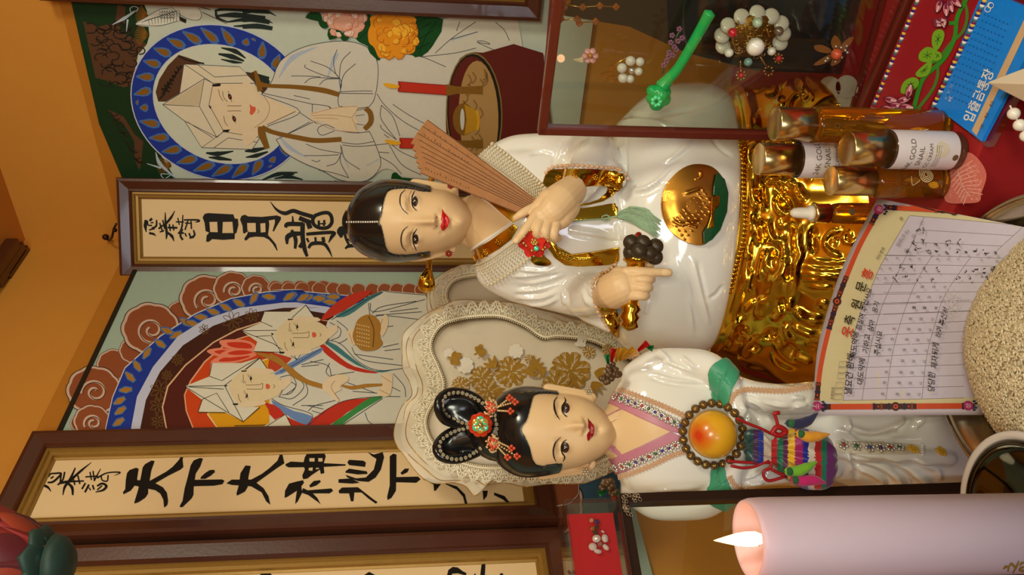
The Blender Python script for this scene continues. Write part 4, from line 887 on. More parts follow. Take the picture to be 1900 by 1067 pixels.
for pts in (((546,408),(536,440),(540,490),(560,520),(566,495),(566,440),(556,412)), ((558,632),(545,665),(545,710),(558,755),(570,730),(571,680),(566,645))): cv.fill(cQ(*pts), EYEW, 2)
for x, y in ((551,465),(555,690)): cv.ell(600+x/3.2325, 230+y/3.2325, 4.9, 9.4, EYEB)
for pts, w_ in ((((548,402),(533,440),(536,490),(560,522)), (1.2,3,2.8,1.2)), (((562,628),(540,665),(541,712),(558,758)), (1.2,2.8,3,1.2))): cv.stroke(cQ(*pts), w_, LINEB)
for pts in (((490,398),(464,425),(460,475),(478,515),(508,542)), ((508,612),(478,640),(466,685),(472,730),(496,762))): cv.stroke(cQ(*pts), (.8,1.8,2.4,2,.8), LINEB)
for pts in (((528,400),(512,440),(516,490),(535,515)), ((540,625),(520,660),(518,710),(535,750))): cv.stroke(cQ(*pts), .8, mat('lid_line_paint', (168,116,80), .5))
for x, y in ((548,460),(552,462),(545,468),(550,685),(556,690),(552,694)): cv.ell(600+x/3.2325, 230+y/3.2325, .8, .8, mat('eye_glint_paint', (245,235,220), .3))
cv.fill(cQ((712,508),(722,530),(742,552),(752,578),(748,605),(732,628),(712,638),(704,610),(714,588),(708,572),(710,545)), LIPR, 2); cv.stroke(cQ((712,512),(722,545),(720,575),(724,605),(714,634)), .7, mat('lip_line_paint', (120,16,16), .4))
cv.ell(600+676/3.2325, 230+562/3.2325, 1.3, 2, mat('lid_line_paint', (168,116,80))); cv.ell(600+676/3.2325, 230+612/3.2325, 1.3, 2, mat('lid_line_paint', (168,116,80)))
cv.build('painted_face', TS, smooth=True)
WIN = cQ((600,395),(520,380),(440,381),(395,393),(372,425),(358,480),(348,540),(333,588),(347,612),(356,650),(366,700),(380,755),(405,783),(450,793),(520,793),(600,780),(760,760),(950,800),(1000,600),(950,380),(760,410))
hair = shell(HR, WIN, 'hair', HAIR, TS, 4.5, .003, nape=P(798,400,1.17).z, e=2.1)
# parting pearls
ht = bvh_of(hair); bm = bmesh.new(); ball(bm, (0,0,0), .0017, 10, 8); pp = mesh_of(bm, mat('silver_bead', (220,215,205), .2, metal=.7), 'parting_pearl')
for x, y in along(cQ((146,589),(200,588),(260,588),(325,587)), 4.2):
    h, n = hitn(ht, x, y)
    if h is not None: inst('parting_pearl', pp, h+n*.0012, TS)
# ---- gold throne
BR = [(1318,190,640,1.155,.10,.10),((1343,1304),168,650,1.155,.100,.12),((1349,1309),163,654,1.155,.108,.122),((1358,1317),161,657,1.155,.114,.124),((1368,1325),165,654,1.155,.113,.12),((1378,1333),169,654,1.155,.118,.12),((1400,1356),166,663,1.155,.138,.13),((1428,1390),160,682,1.155,.164,.14),((1455,1425),152,700,1.15,.178,.15),((1480,1455),150,712,1.145,.19,.155),((1500,1485),148,716,1.14,.20,.16)]
bm = bmesh.new(); loft(bm, dense(BR, 14), 520, 2.1); thr = obj('gold_throne', bm, GOLD, TS)
a, n = arr(thr); dd = np.array([noise.noise(Vector(v)*16)*.008+noise.noise(Vector(v)*26+Vector((3,1,2)))*.004 for v in a]); z1 = P(1385,400,1.03).z
dd *= np.clip((z1-.018-a[:, 2])/.02, 0, 1); thr.data.vertices.foreach_set('co', (a+n*dd[:, None]).ravel()); thr.data.update()
sp = lambda c, x, y, r, t0, tr: c(*[(x+r*(1-.75*k/16)*math.cos(t0+tr*k/16), y+r*(1-.75*k/16)*math.sin(t0+tr*k/16)) for k in range(17)])
def relief(o, A_=.0066):
    sculpt(o, G(c3, [((300,60),(330,130),(350,330)), ((440,200),(470,300),(540,350)), ((230,60),(250,200),(300,330)), ((200,450),(190,600),(230,720)), ((270,380),(260,480),(310,600)), ((400,380),(380,470),(430,560),(520,550)), ((360,620),(340,760),(320,900)), ((420,620),(380,740),(400,830)), ((540,700),(500,830),(420,900)), ((250,800),(210,900),(220,1000)), ((560,120),(580,60)), ((360,100),(420,60),(540,90))], 5.4, A_)
     + G(c3, [((620,90),(650,170),(690,240)), ((660,400),(630,480),(630,600),(650,680),(610,780),(600,900),(560,1040))], 5, A_*1.15)
     + G(c3, [((830,580),(900,500),(1000,465)), ((830,580),(890,650),(1000,700)), ((680,720),(900,740),(1060,725)), ((660,775),(850,800),(1020,790)), ((650,830),(850,850),(980,845)), ((650,885),(850,885),(950,900)), ((700,935),(900,950))], 2.6, A_*.75)
     + G(c3, [((440,120),(520,230),(560,330)), ((300,380),(330,500),(350,600)), ((560,420),(540,560),(560,700)), ((280,150),(300,260)), ((240,330),(235,420)), ((460,600),(440,720)), ((560,760),(560,900)), ((760,440),(740,560),(760,680))], 6, -A_)
     + G(c4, [((300,520),(300,420),(340,330),(430,250)), ((420,660),(430,580),(500,500),(580,440)), ((250,560),(300,490)), ((420,200),(500,130),(560,80)), ((590,290),(560,200),(600,100),(680,70)), ((700,290),(780,220),(790,140)), ((920,170),(1050,250),(1220,275)), ((890,330),(1000,385),(1150,450)), ((740,460),(800,600),(1000,740)), ((690,600),(780,720),(960,800)), ((900,620),(1050,680),(1120,700)), ((940,180),(1060,300),(1200,330)), ((850,300),(850,400),(900,520)), ((350,700),(400,640)), ((880,60),(880,200))], 5.2, A_)
     + G(c4, [((640,480),(700,420),(760,440)), ((400,330),(380,420),(400,520)), ((560,520),(500,600)), ((840,520),(960,640)), ((800,60),(830,200))], 7, -A_*1.1)
     + [(sp(c3,1045,530,62,0,8), 2, A_*.6), (sp(c3,930,580,34,2,7), 1.8, A_*.5), (sp(c3,760,560,40,1,7), 2.4, A_*.6), (sp(c4,1100,510,50,1,8), 2.4, A_*.6), (sp(c4,1210,140,50,1,8), 2.4, A_*.6), (sp(c3,490,410,40,0,6), 3, A_*.6), (sp(c3,470,740,40,2,6), 3, A_*.6), (sp(c3,330,230,36,2,6), 3, A_*.6), (sp(c3,520,160,40,1,6), 3, A_*.6), (sp(c4,440,400,60,1,6), 3, A_*.6)])
a0_ = arr(thr)[0]; relief(thr); rr_ = random.Random(21)
RG = []
for k in range(26):
    x = rr_.uniform(1395, 1600); y = rr_.uniform(125, 330); r = rr_.uniform(9, 24); t0 = rr_.uniform(0, 6.28)
    RG.append(([(x+r*math.cos(t0+a*.5), y+r*1.2*math.sin(t0+a*.5)) for a in range(7)], 3.6, .0055 if k % 3 else -.005))
for k in range(9): RG.append((sp(lambda *a: list(a), rr_.uniform(1400, 1590), rr_.uniform(130, 320), rr_.uniform(8, 14), k, 7), 2, .004))
sculpt(thr, RG); a1_ = arr(thr)[0]; q_ = npx(a0_)
RIM = [(100,1318),(150,1334),(190,1352),(262,1369),(270,1371),(310,1378),(354,1381),(403,1383),(443,1380),(474,1372),(508,1363),(529,1358),(566,1348),(611,1333.6),(647,1318),(700,1300)]
rx_ = np.interp(q_[:, 1], [r[0] for r in RIM], [r[1] for r in RIM]); w_ = np.clip((q_[:, 0]-rx_-9)/9, 0, 1)[:, None]
thr.data.vertices.foreach_set('co', (a0_*(1-w_)+a1_*w_).ravel())
thr.data.update()
bt = bvh_of(thr); bm = bmesh.new(); ball(bm, (0,0,0), .0033, 12, 8); rb = mesh_of(bm, GOLD, 'rim_bead')
for x, y in along([(r[1], r[0]) for r in RIM[1:-1]], 8.6):
    h, n = hitn(bt, x, y)
    if h is not None: inst('rim_bead', rb, h+n*.0026, TS)
# ---- hands
def hand(name, palm, fingers, m, parent, vox=.0011):
    bm = bmesh.new()
    for q in palm: limb(bm, q, 20)
    for q in fingers: limb(bm, q, 14)
    o = obj(name, bm, m, parent); remesh(o, vox, 3); return o
hR = hand('right_hand', [[(1062,352,1.035,28),(1040,372,1.018,34),(1022,392,1.010,32),(1008,402,1.008,24)], [(1055,385,1.02,22),(1040,405,1.012,22),(1030,415,1.01,16)], [(1000,385,1.012,16),(1020,372,1.014,24)]],
 [[(996,398,1.004,12),(985,412,.998,9.5),(970,432,.995,8.5),(958,447,.998,7)], [(1004,408,1.002,12),(997,422,.994,9.5),(996,434,.996,9),(1006,440,1.008,8)], [(1016,412,1.002,12),(1012,427,.994,9.5),(1012,438,.996,9),(1022,442,1.008,8)], [(1030,416,1.004,12),(1028,430,.997,9.5),(1028,440,.999,9),(1035,442,1.01,8)], [(998,385,1.016,12),(980,390,1.010,9),(966,398,1.008,8),(957,404,1.01,6.5)]], PSK, TS)
hL = hand('left_hand', [[(1122,548,1.02,24),(1138,540,1.0,36),(1155,532,.988,36),(1168,528,.985,30)], [(1150,515,.99,22),(1165,515,.985,20)], [(1150,552,.992,18),(1166,548,.986,14)]],
 [[(1162,505,.98,11),(1185,504,.972,9.5),(1215,505,.972,8.8),(1240,506,.974,8.4)], [(1164,519,.978,9.5),(1190,518.5,.966,9),(1205,519,.968,8.8),(1210,519,.984,7)], [(1163,534,.978,9.5),(1188,534,.966,9),(1202,534.5,.968,8.8),(1206,534,.984,7)], [(1160,549,.98,9.5),(1182,549,.968,9),(1196,549.5,.97,8.8),(1200,549,.986,7)], [(1160,505,1.0,11),(1185,494,1.0,9),(1207,491,.998,8)]], PSK, TS)
nail = Canvas(caster(hL), .0003, 5e-5, step=1.5); nail.fill(c2((722,290),(762,288),(772,312),(762,345),(725,343),(718,315)), mat('nail_paint', (238,206,158), .3), 3); nail.build('fingernail', hL, smooth=True)
nail = Canvas(caster(hR), .0003, 5e-5, step=1.5); nail.fill(c5((300,730),(365,735),(370,770),(330,810),(285,790)), mat('nail_paint', (238,206,158)), 3); nail.build('fingernail', hR, smooth=True)
# ------------------------------------------------------------------ things worn or held by the seated statue
allS = caster(body, col1, col2, cuf1, sash1, sash2, fallback=1.1)
# beaded shawl fringe
TF = thing('beaded_fringe', 'fringe of small cream pearl strands hung over both shoulders of the seated statue', 'beaded fringe')
bm = bmesh.new(); ball(bm, (0,0,0), 1, 8, 6); me_b = bpy.data.meshes.new('t'); bm.to_mesh(me_b)
def strand(a, b, n, r, parent, drop=0., cast=allS):
    bm = bmesh.new(); prev = None
    for i in range(n):
        t = i/(n-1); x = a[0]+(b[0]-a[0])*t; y = a[1]+(b[1]-a[1])*t
        h, nn = hitn(cast.tree, x, y)
        if h is None: break
        rr = r*(1.35 if i == n-1 else (.8 if i % 2 else 1.))
        ball(bm, h+nn*(.0012+rr), rr, 8, 6, sc=(1, 1, 1.35) if i == n-1 else None)
    if len(bm.verts) == 0: bm.free(); return
    obj('bead_strand', bm, PEARL, parent)
o1 = along(cR((95,190),(160,230),(280,310),(400,400),(455,450)), 3.0); 
for i, (x, y) in enumerate(o1):
    t = i/(len(o1)-1); L = (1-.35*t)
    strand((x, y), (x+(24+18*t)*L+4*(i % 2), y-(26-14*t)*L), 9, .0015, TF)
o2 = along(cR((70,850),(120,845),(220,790),(330,715),(400,690)), 3.0)
for i, (x, y) in enumerate(o2):
    t = i/(len(o2)-1)
    strand((x, y), (x+22+14*t+4*(i % 2), y+36-16*t), 9, .0015, TF)
for pts in (o1, o2):
    bm = bmesh.new(); q = []
    for x, y in pts:
        h, nn = hitn(allS.tree, x, y)
        if h is not None: q.append(h+nn*.002)
    tube(bm, q, .0016, 8); obj('bead_cord', bm, PEARL, TF)
# folded fan in the right hand
TFan = thing('folding_fan', 'half folded brown wooden fan held up in the right hand of the seated statue', 'fan')
m_fan = mat('pierced_sandalwood', (160, 104, 54), .55, vary=.2, scale=90, bump=.2, bscale=300)
tips = [(786,231),(777,243),(768,256),(770,268),(773,280),(776,291),(779,301),(783,310)]; piv = [(992,376),(992,380),(992,384),(992,388),(991,391),(990,394),(989,397),(988,400)]
m_hole = mat('fan_pierced_hole', (84, 48, 24), .8)
def fan_slat(i, wide):
    ta = Vector(tips[i]); pa = Vector(piv[i]); d = (pa-ta).normalized(); nn = Vector((-d.y, d.x))
    bm = bmesh.new(); Yt = 1.02+.0035*(7-i); Yp = 1.012+.001*(7-i); vs = []
    for k in range(9):
        t = k/8; c = ta.lerp(pa, t); w_ = (wide*(1-t)**1.0+6.5); Y = Yt+(Yp-Yt)*t
        row = []
        for s_, dy in ((-1, .0014), (1, -.0014)):
            for e in (0, .0016): row.append(bm.verts.new(P(c.x+nn.x*w_*s_, c.y+nn.y*w_*s_, Y+dy*(1-t)+e)))
        vs.append(row)
    for a_, b_ in zip(vs, vs[1:]):
        for k, (p_, q_) in enumerate(((0, 2), (2, 3), (3, 1), (1, 0))): bm.faces.new((a_[p_], a_[q_], b_[q_], b_[p_]))
    bm.faces.new([vs[0][j] for j in (0, 1, 3, 2)]); bm.faces.new([vs[-1][j] for j in (0, 2, 3, 1)]); bmesh.ops.recalc_face_normals(bm, faces=bm.faces[:])
    o = obj('fan_slat', bm, m_fan, TFan, smooth=False); o2 = caster(o, fallback=1.02)
    cv = Canvas(o2, .0003, 2e-5); r_ = random.Random(i)
    for s_ in (-1, 1): cv.stroke([(ta.x+d.x*q+nn.x*s_*(wide*(1-q/L_)+6.0)*.96, ta.y+d.y*q+nn.y*s_*(wide*(1-q/L_)+6.0)*.96) for L_ in ((pa-ta).length,) for q in np.linspace(2, L_-8, 8)], 1.1, m_hole, 0)
    for k in range(16):
        t = .03+k*.026 if i in (1, 2, 7, 3) else .05+k*.05
        if t > .62: break
        c = ta.lerp(pa, t); cv.stroke([(c.x+nn.x*r_.uniform(-4, 4)*(1-t), c.y+nn.y*r_.uniform(-4, 4)*(1-t)), (c.x+d.x*2+nn.x*2, c.y+d.y*2+nn.y*2)], 1.1, m_hole, 0, up=False)
    cv.build('pierced_holes', o)
for i in range(8): fan_slat(i, 5.5)
bm = bmesh.new(); tube(bm, [P(992,376,1.008), P(990,388,1.022)], .002, 10); obj('fan_pivot', bm, GOLD, TFan)
# green tassel of the fan
TT = thing('tassel', 'pale green silk tassel hanging over the gold sash of the seated statue', 'tassel')
m_silk = mat('pale_green_silk', (150, 178, 142), .6, vary=.15, scale=200, sheen=.3)
r_ = random.Random(11); bm = bmesh.new()
cpts = [c1((895,755))[0], c1((1050,740))[0], c1((1180,790))[0], c1((1300,890))[0]]
for k in range(70):
    o_ = r_.uniform(-1, 1); o2_ = r_.uniform(-1, 1); L = r_.uniform(.75, 1.04); q = []
    for i, t in enumerate(np.linspace(0, L, 7)):
        x = np.interp(t, [0, .34, .68, 1, 1.1], [c[0] for c in cpts]+[cpts[-1][0]+8]); y = np.interp(t, [0, .34, .68, 1, 1.1], [c[1] for c in cpts]+[cpts[-1][1]+7])
        sprd = 5+15*min(1, t*1.6); xx = x+o2_*2; yy = y+o_*sprd+2*math.sin(5*t+o2_*4)
        h, nn = hitn(cs.tree, xx, yy)
        if h is None: h = P(xx, yy, 1.05); nn = Vector((0,-1,0))
        q.append(h+nn*(.005+.003*abs(o2_)))
    tube(bm, q, .0006, 5)
obj('tassel_threads', bm, m_silk, TT)
bm = bmesh.new(); q = []
for x, y in along(c1((350,820),(470,800),(760,780),(800,770),(895,755)), 6):
    h, nn = hitn(allS.tree, x, y)
    if h is not None: q.append(h+nn*.004)
tube(bm, q, .0011, 8); obj('tassel_cord', bm, m_silk, TT)
bm = bmesh.new(); h, nn = hitn(allS.tree, *c1((760,775))[0])
for k in range(3): tube(bm, [h+nn*.006+Vector((.004*math.cos(a*1.05+k), .003*math.sin(a*2+k), .006*math.sin(a*1.05+k)))*1.0 for a in range(7)], .0009, 6)
obj('tassel_knot', bm, m_silk, TT)
# red flower brooch
TB = thing('flower_brooch', 'red sequin flower brooch with gold beads below the pointing finger of the seated statue', 'brooch')
m_red = mat('red_sequin', (206, 48, 36), .25, vary=.2, scale=150, coat=.5); m_gb = mat('gold_bead', (222, 186, 110), .2, metal=.9); m_iri = mat('iridescent_green_sequin', (90, 226, 170), .15, metal=.4)
bc = P(*c5((635,790))[0], 1.0); nv = (CAMP-bc).normalized(); fr = facing(nv)
def petal(r, w_, cup):
    bm = bmesh.new(); g = []
    for i in range(6):
        row = []
        for j in range(-3, 4):
            t = i/5; a = j/3; row.append(bm.verts.new((r*t, a*w_*math.sin(math.pi*min(.97, t*.8+.15)), cup*t*t+cup*.5*a*a*t)))
        g.append(row)
    for a, b in zip(g, g[1:]):
        for k in range(6): bm.faces.new((a[k], a[k+1], b[k+1], b[k]))
    return bm
bm = petal(.0145, .008, .006); mp = mesh_of(bm, m_red, 'petal'); bm = petal(.021, .010, .003); mp2 = mesh_of(bm, m_red, 'petal')
for k in range(7):
    inst('petal', mp2, bc-nv*.003, TB, fr @ Matrix.Rotation(k*.898, 3, 'Z'))
    inst('petal', mp, bc+nv*.0015, TB, fr @ Matrix.Rotation(k*.898+.4, 3, 'Z'))
bm = bmesh.new(); ball(bm, (0,0,0), .0019, 10, 8); gb = mesh_of(bm, m_gb, 'gold_bead')
for x, y in c5((560,600),(607,610),(730,608),(770,645),(490,655),(465,705),(460,812),(500,855),(595,935),(775,915),(812,880),(855,780),(870,720),(630,795),(605,755),(650,765),(590,800),(680,800),(660,830),(620,830)):
    h = P(x, y, .992); inst('gold_bead', gb, h, TB)
bm = bmesh.new(); lathe(bm, [(0,.0008),(.003,.0006),(.0035,0),(0,-.0004)], P(*c5((668,900))[0], .99), nv, 12); obj('sequin', bm, m_iri, TB)
bm = bmesh.new(); lathe(bm, [(0,.0),(.012,-.001),(.014,-.006),(.010,-.012),(0,-.013)], bc, nv, 20); obj('brooch_base', bm, m_red, TB)
# bell rattle in the left hand
TRt = thing('bell_rattle', 'rattle of dark brown bells on a gold handle, gripped by the seated statue', 'rattle')
m_bell = mat('dark_bronze_bell', (66, 54, 38), .42, metal=.35, vary=.15, scale=80)
bm = bmesh.new(); ball(bm, (0,0,0), .0105, 20, 14); tube(bm, [(.0106*math.cos(k*.5236), .0106*math.sin(k*.5236), 0) for k in range(12)], .0007, 6, closed=True); mb = mesh_of(bm, m_bell, 'bell')
for x, y, dy in ((440,48,.0),(545,50,-.006),(662,85,.0),(512,125,-.014),(598,145,-.006),(658,180,.003),(440,140,.006),(590,90,.006)):
    q = c2((x, y))[0]; inst('bell', mb, P(*q, .972+dy), TRt, facing((random.uniform(-1,1), -1, random.uniform(-1,1))), .95)
m_rg = mat('red_gold_foil', (196, 50, 24), .16, metal=.7)
axp = [P(*c2((510,-40))[0], .985), P(*c2((505,20))[0], .984), P(*c2((480,140))[0], .982), P(*c2((478,200))[0], .98)]
bm = bmesh.new(); tube(bm, axp, [.003, .0075, .0085, .009], 14); obj('red_finial', bm, m_rg, TRt)
hp = [P(*c2(q)[0], .984) for q in ((490,180),(488,215),(487,235),(487,285),(470,350),(450,560),(445,600),(440,640),(430,680),(425,720),(428,760),(422,800),(418,830))]
bm = bmesh.new(); tube(bm, hp, [.016,.017,.012,.0125,.008,.008,.0095,.013,.0095,.0135,.0095,.012,.006], 18); obj('gold_handle', bm, GOLD, TRt)
# earrings and hairpin
m_er = mat('dark_red_enamel', (150, 22, 24), .3, coat=.5)
for q, w_ in ((cQ((763,369))[0], 'right'), (cQ((752,778))[0], 'left')):
    c = P(*q, 1.14); te = thing('flower_earring', 'small dark red flower earring on the %s of the seated statue' % ('ear nearer the fan' if w_ == 'right' else 'ear nearer the lace fan'), 'earring', group='red earrings of the seated statue')
    bm = bmesh.new()
    for k in range(6): ball(bm, c+Vector((.0032*math.cos(k*1.047), 0, .0032*math.sin(k*1.047))), .0021, 8, 6)
    obj('petals', bm, m_er, te); bm = bmesh.new(); ball(bm, c+Vector((0,-.002,0)), .0015, 8, 6); obj('center_bead', bm, m_gb, te)
th = thing('hairpin', 'long gold hairpin through the black hair of the seated statue with a pierced drop end', 'hairpin')
a_, b_ = P(*cQ((649,268))[0], 1.19), P(*cQ((634,880))[0], 1.17)
bm = bmesh.new(); tube(bm, [a_, a_.lerp(b_, .5), b_], .0042, 12); obj('pin_rod', bm, GOLD, th)
ends_ = [P(*cQ(q)[0], 1.17) for q in ((632,870),(628,890),(622,920),(618,950),(620,985),(624,1008))]
bm = bmesh.new(); tube(bm, ends_, [.004,.007,.0105,.0125,.0125,.005], 20); o = obj('pin_drop', bm, GOLD, th); 
bm = bmesh.new(); r_ = random.Random(2)
for k in range(16):
    q = (620+r_.uniform(-26, 26), 960+r_.uniform(-40, 36)); c = P(*cQ(q)[0], 1.159+abs(q[0]-620)*.0001); tube(bm, [c+Vector((.0026*math.cos(t*.9), -.0006, .0026*math.sin(t*.9))) for t in range(6)], .0008, 6)
obj('pin_filigree', bm, GOLD, th)
# ------------------------------------------------------------------ standing statue
TN = thing('standing_statue', 'white porcelain statue of a standing woman with looped black hair and a pink collar', 'statue')
NB = [(1085,772,832,.955,.024,.026),(1110,768,836,.955,.026,.028),(1128,758,848,.955,.03,.03),(1142,728,876,.955,.034,.034),(1156,700,904,.955,.04,.038),(1175,680,926,.953,.045,.04),(1200,670,938,.951,.049,.042),(1240,668,942,.95,.052,.044),(1300,672,938,.95,.053,.046),(1350,690,922,.95,.051,.046),(1400,708,904,.95,.048,.046),(1460,712,900,.95,.047,.046),(1530,706,908,.95,.05,.048),(1620,698,918,.95,.056,.05),(1700,690,926,.95,.060,.054),(1765,684,934,.95,.064,.058),(1790,682,936,.95,.064,.058)]
bm = bmesh.new(); loft(bm, dense(NB, 5), 72)
for sg in (1, -1):
    m_ = lambda y: 805.5-sg*(805.5-y)
    limb(bm, [(1180,m_(700),.953,30),(1215,m_(680),.947,33),(1260,m_(677),.937,33),(1310,m_(680),.922,31),(1345,m_(705),.905,27),(1362,m_(745),.892,22),(1368,m_(775),.885,17)])
    limb(bm, [(1335,m_(698),.918,22),(1380,m_(728),.905,28),(1440,m_(740),.902,30),(1500,m_(742),.905,26),(1545,m_(738),.91,18)])
limb(bm, [(1540,838,.905,12),(1600,842,.898,14),(1680,846,.892,15),(1760,850,.892,16)])
nb = obj('robe', bm, PORC, TN); remesh(nb, .0021, 14)
sculpt(nb, G(cV, [((530,215),(700,265),(930,290)), ((620,130),(780,190),(850,215)), ((760,110),(870,200)), ((560,1000),(720,985),(900,975)), ((600,60),(700,150))], 3.4, .0032) + G(cV, [((520,240),(700,290),(930,310)), ((640,160),(780,220)), ((560,1020),(720,1010),(900,1000)), ((1200,480),(1180,560))], 3, -.003)
 + G(cW, [((300,150),(420,200),(520,330)), ((330,130),(520,190),(640,210)), ((280,170),(330,260),(340,330)), ((300,720),(380,690),(450,640)), ((330,760),(450,740)), ((640,140),(740,160)), ((650,210),(760,190))], 3.4, .0034) + G(cW, [((300,130),(450,165),(600,185)), ((285,190),(380,260),(430,350)), ((290,740),(390,715),(470,670)), ((640,170),(760,170))], 3, -.0032) + G(cZ, [((160,250),(330,300),(500,250),(620,215)), ((170,270),(300,360),(480,350)), ((210,440),(360,470),(470,540),(480,610),(380,650)), ((240,480),(330,510),(400,560),(380,610)), ((420,440),(560,500),(650,580),(640,650)), ((560,440),(680,490),(720,560)), ((560,230),(680,220),(760,200))], 6, .0055) + G(cZ, [((170,262),(320,330),(490,300)), ((225,462),(350,490),(430,550),(430,610)), ((420,465),(520,520),(575,590),(560,645)), ((160,330),(400,350),(620,345))], 5, -.0055)
 + G(cZ, [((420,490),(490,540),(505,600),(460,635),(360,645)), ((520,490),(610,560),(640,610),(600,655)), ((210,400),(230,470),(215,520)), ((450,290),(500,240),(520,210)), ((560,280),(620,230)), ((140,280),(210,290),(215,210))], 4.2, .0042) + G(cZ, [((440,480),(530,560),(540,620),(480,655)), ((230,400),(260,500),(250,560)), ((210,310),(400,330),(640,330)), ((160,410),(400,460),(700,470)), ((470,300),(530,230))], 4, -.004))
ns = caster(nb, fallback=.9)
cv = Canvas(ns, .0006, 6e-5, step=2.5); cv.fill(cV((150,420),(210,395),(240,392),(690,608),(400,745),(300,790),(205,800),(150,770)), PSK); cv.build('neckline_skin', TN, smooth=True)
PKC = mat('pink_collar_paint', (192, 122, 140), .4, vary=.05, scale=60)
nc1 = band('pink_collar', cV((190,395),(240,398),(500,522),(690,608),(770,622),(770,555),(600,470),(400,372),(250,320),(195,345)), PKC, .0016, 0, .0014, 2.5, TN, ns)
nc2 = band('pink_collar', cV((200,800),(300,790),(500,702),(690,610),(770,640),(770,695),(600,772),(400,868),(280,905),(200,880)), PKC, .0016, 0, .0014, 2.5, TN, ns)
nall = caster(nb, nc1, nc2, fallback=.9)
def braid(pts, name='pearl_braid', w_=3.4, parent=TN, r=.0011, cast=nall, m=PINKPEARL):
    bm = bmesh.new(); q = along(pts, 3.3)
    for i, (x, y) in enumerate(q):
        x2, y2 = q[min(i+1, len(q)-1)]; x1, y1 = q[max(i-1, 0)]; L = math.hypot(x2-x1, y2-y1) or 1; nx, ny = -(y2-y1)/L, (x2-x1)/L
        for s_ in (-1, 0, 1):
            o_ = s_*w_+(.8 if i % 2 else -.8)
            h, n = hitn(cast.tree, x+nx*o_, y+ny*o_)
            if h is not None and h.y < .95: ball(bm, h+n*(r*.9), r*(1.1 if s_ == 0 else 1), 8, 6)
    return obj(name, bm, m, parent)
for pts in (cV((235,305),(330,322),(500,385),(640,440),(790,508)), cV((270,918),(400,893),(560,832),(700,765),(790,738)),
            cW((205,190),(230,130),(300,90),(450,95),(600,98),(780,68)), cW((205,700),(240,760),(330,800),(480,835),(600,850)), cW((880,730),(980,760),(1100,810),(1210,850))): braid(pts)
# jewelled flower links along the collar
m_sil = mat('silver_bead', (220, 215, 205), .2, metal=.7)
bm = bmesh.new()
for k in range(8): ball(bm, (.0034*math.cos(k*.785), .0034*math.sin(k*.785), .0008), .0013, 8, 6)
tube(bm, [(.0022*math.cos(k*.628), .0022*math.sin(k*.628), .0008) for k in range(10)], .0006, 6, closed=True)
lk = mesh_of(bm, m_sil, 'jewel_link')
gems = []
for nm, c in (('red', (190,50,30)), ('green', (40,110,60)), ('blue', (40,60,150)), ('violet', (80,50,120))):
    bm = bmesh.new(); ball(bm, (0,0,.001), .0017, 8, 6, sc=(1,1,.7)); gems.append(mesh_of(bm, mat('gem_'+nm, c, .08, coat=.6), 'gem'))
k = 0
for pts in (cV((190,372),(290,365),(400,405),(520,445),(640,508),(755,565)), cV((190,838),(300,850),(450,812),(600,748),(765,678))):
    for x, y in along(pts, 13.2):
        h, n = hitn(nall.tree, x, y)
        if h is None: continue
        o = inst('jewel_link', lk, h+n*.0006, TN, facing(n), 1.25); g = inst('gem', gems[k % 4], h+n*.0008, None, facing(n)); g.parent = o; g.matrix_parent_inverse = o.matrix_world.inverted(); k += 1
# jewelled strip down the skirt
band('skirt_strip', cW((950,445),(1100,455),(1300,465),(1450,472),(1580,480),(1580,535),(1450,545),(1200,542),(950,530)), mat('cream_ribbon', (214,202,178), .6), .0012, 0, .001, 3, TN, ns)
bm = bmesh.new()
for k in range(6): ball(bm, (.0044*math.cos(k*1.047), .0044*math.sin(k*1.047), .0018), .0023, 10, 8)
lk2 = mesh_of(bm, m_sil, 'flower_link')
for k, (x, y) in enumerate(cW((1000,478),(1095,492),(1185,500),(1260,505),(1330,508),(1397,508))):
    h, n = hitn(ns.tree, x, y)
    if h is None: continue
    o = inst('flower_link', lk2, h+n*.0015, TN, facing(n, .3*k)); g = inst('gem', gems[k % 4], h+n*.003, None, facing(n), 1.2); g.parent = o; g.matrix_parent_inverse = o.matrix_world.inverted()
m_yel = mat('yellow_glaze', (226, 176, 30), .25, coat=.4)
for x, y, r in [(*cW((1495,515))[0], 11), (*cW((1692,530))[0], 10)]:
    h, n = hitn(ns.tree, x, y)
    if h is None: h = P(x, y, .9); n = Vector((0,-1,0))
    bm = bmesh.new(); s_ = r*.9/F; fr = facing(n)
    for k in range(14):
        a = k*2.4; q = s_*math.sqrt(k/14)*.9; ball(bm, h+fr @ Vector((q*math.cos(a), q*math.sin(a), .002)), .0021, 8, 6)
    obj('yellow_flower', bm, m_yel, TN)
bm = bmesh.new(); 
for k in range(6):
    h, n = hitn(ns.tree, *cW((1560, 475+k*14))[0])
    if h is not None: ball(bm, h+n*.001, .0024, 8, 6)
if len(bm.verts): obj('white_petals', bm, PORC, TN)
else: bm.free()
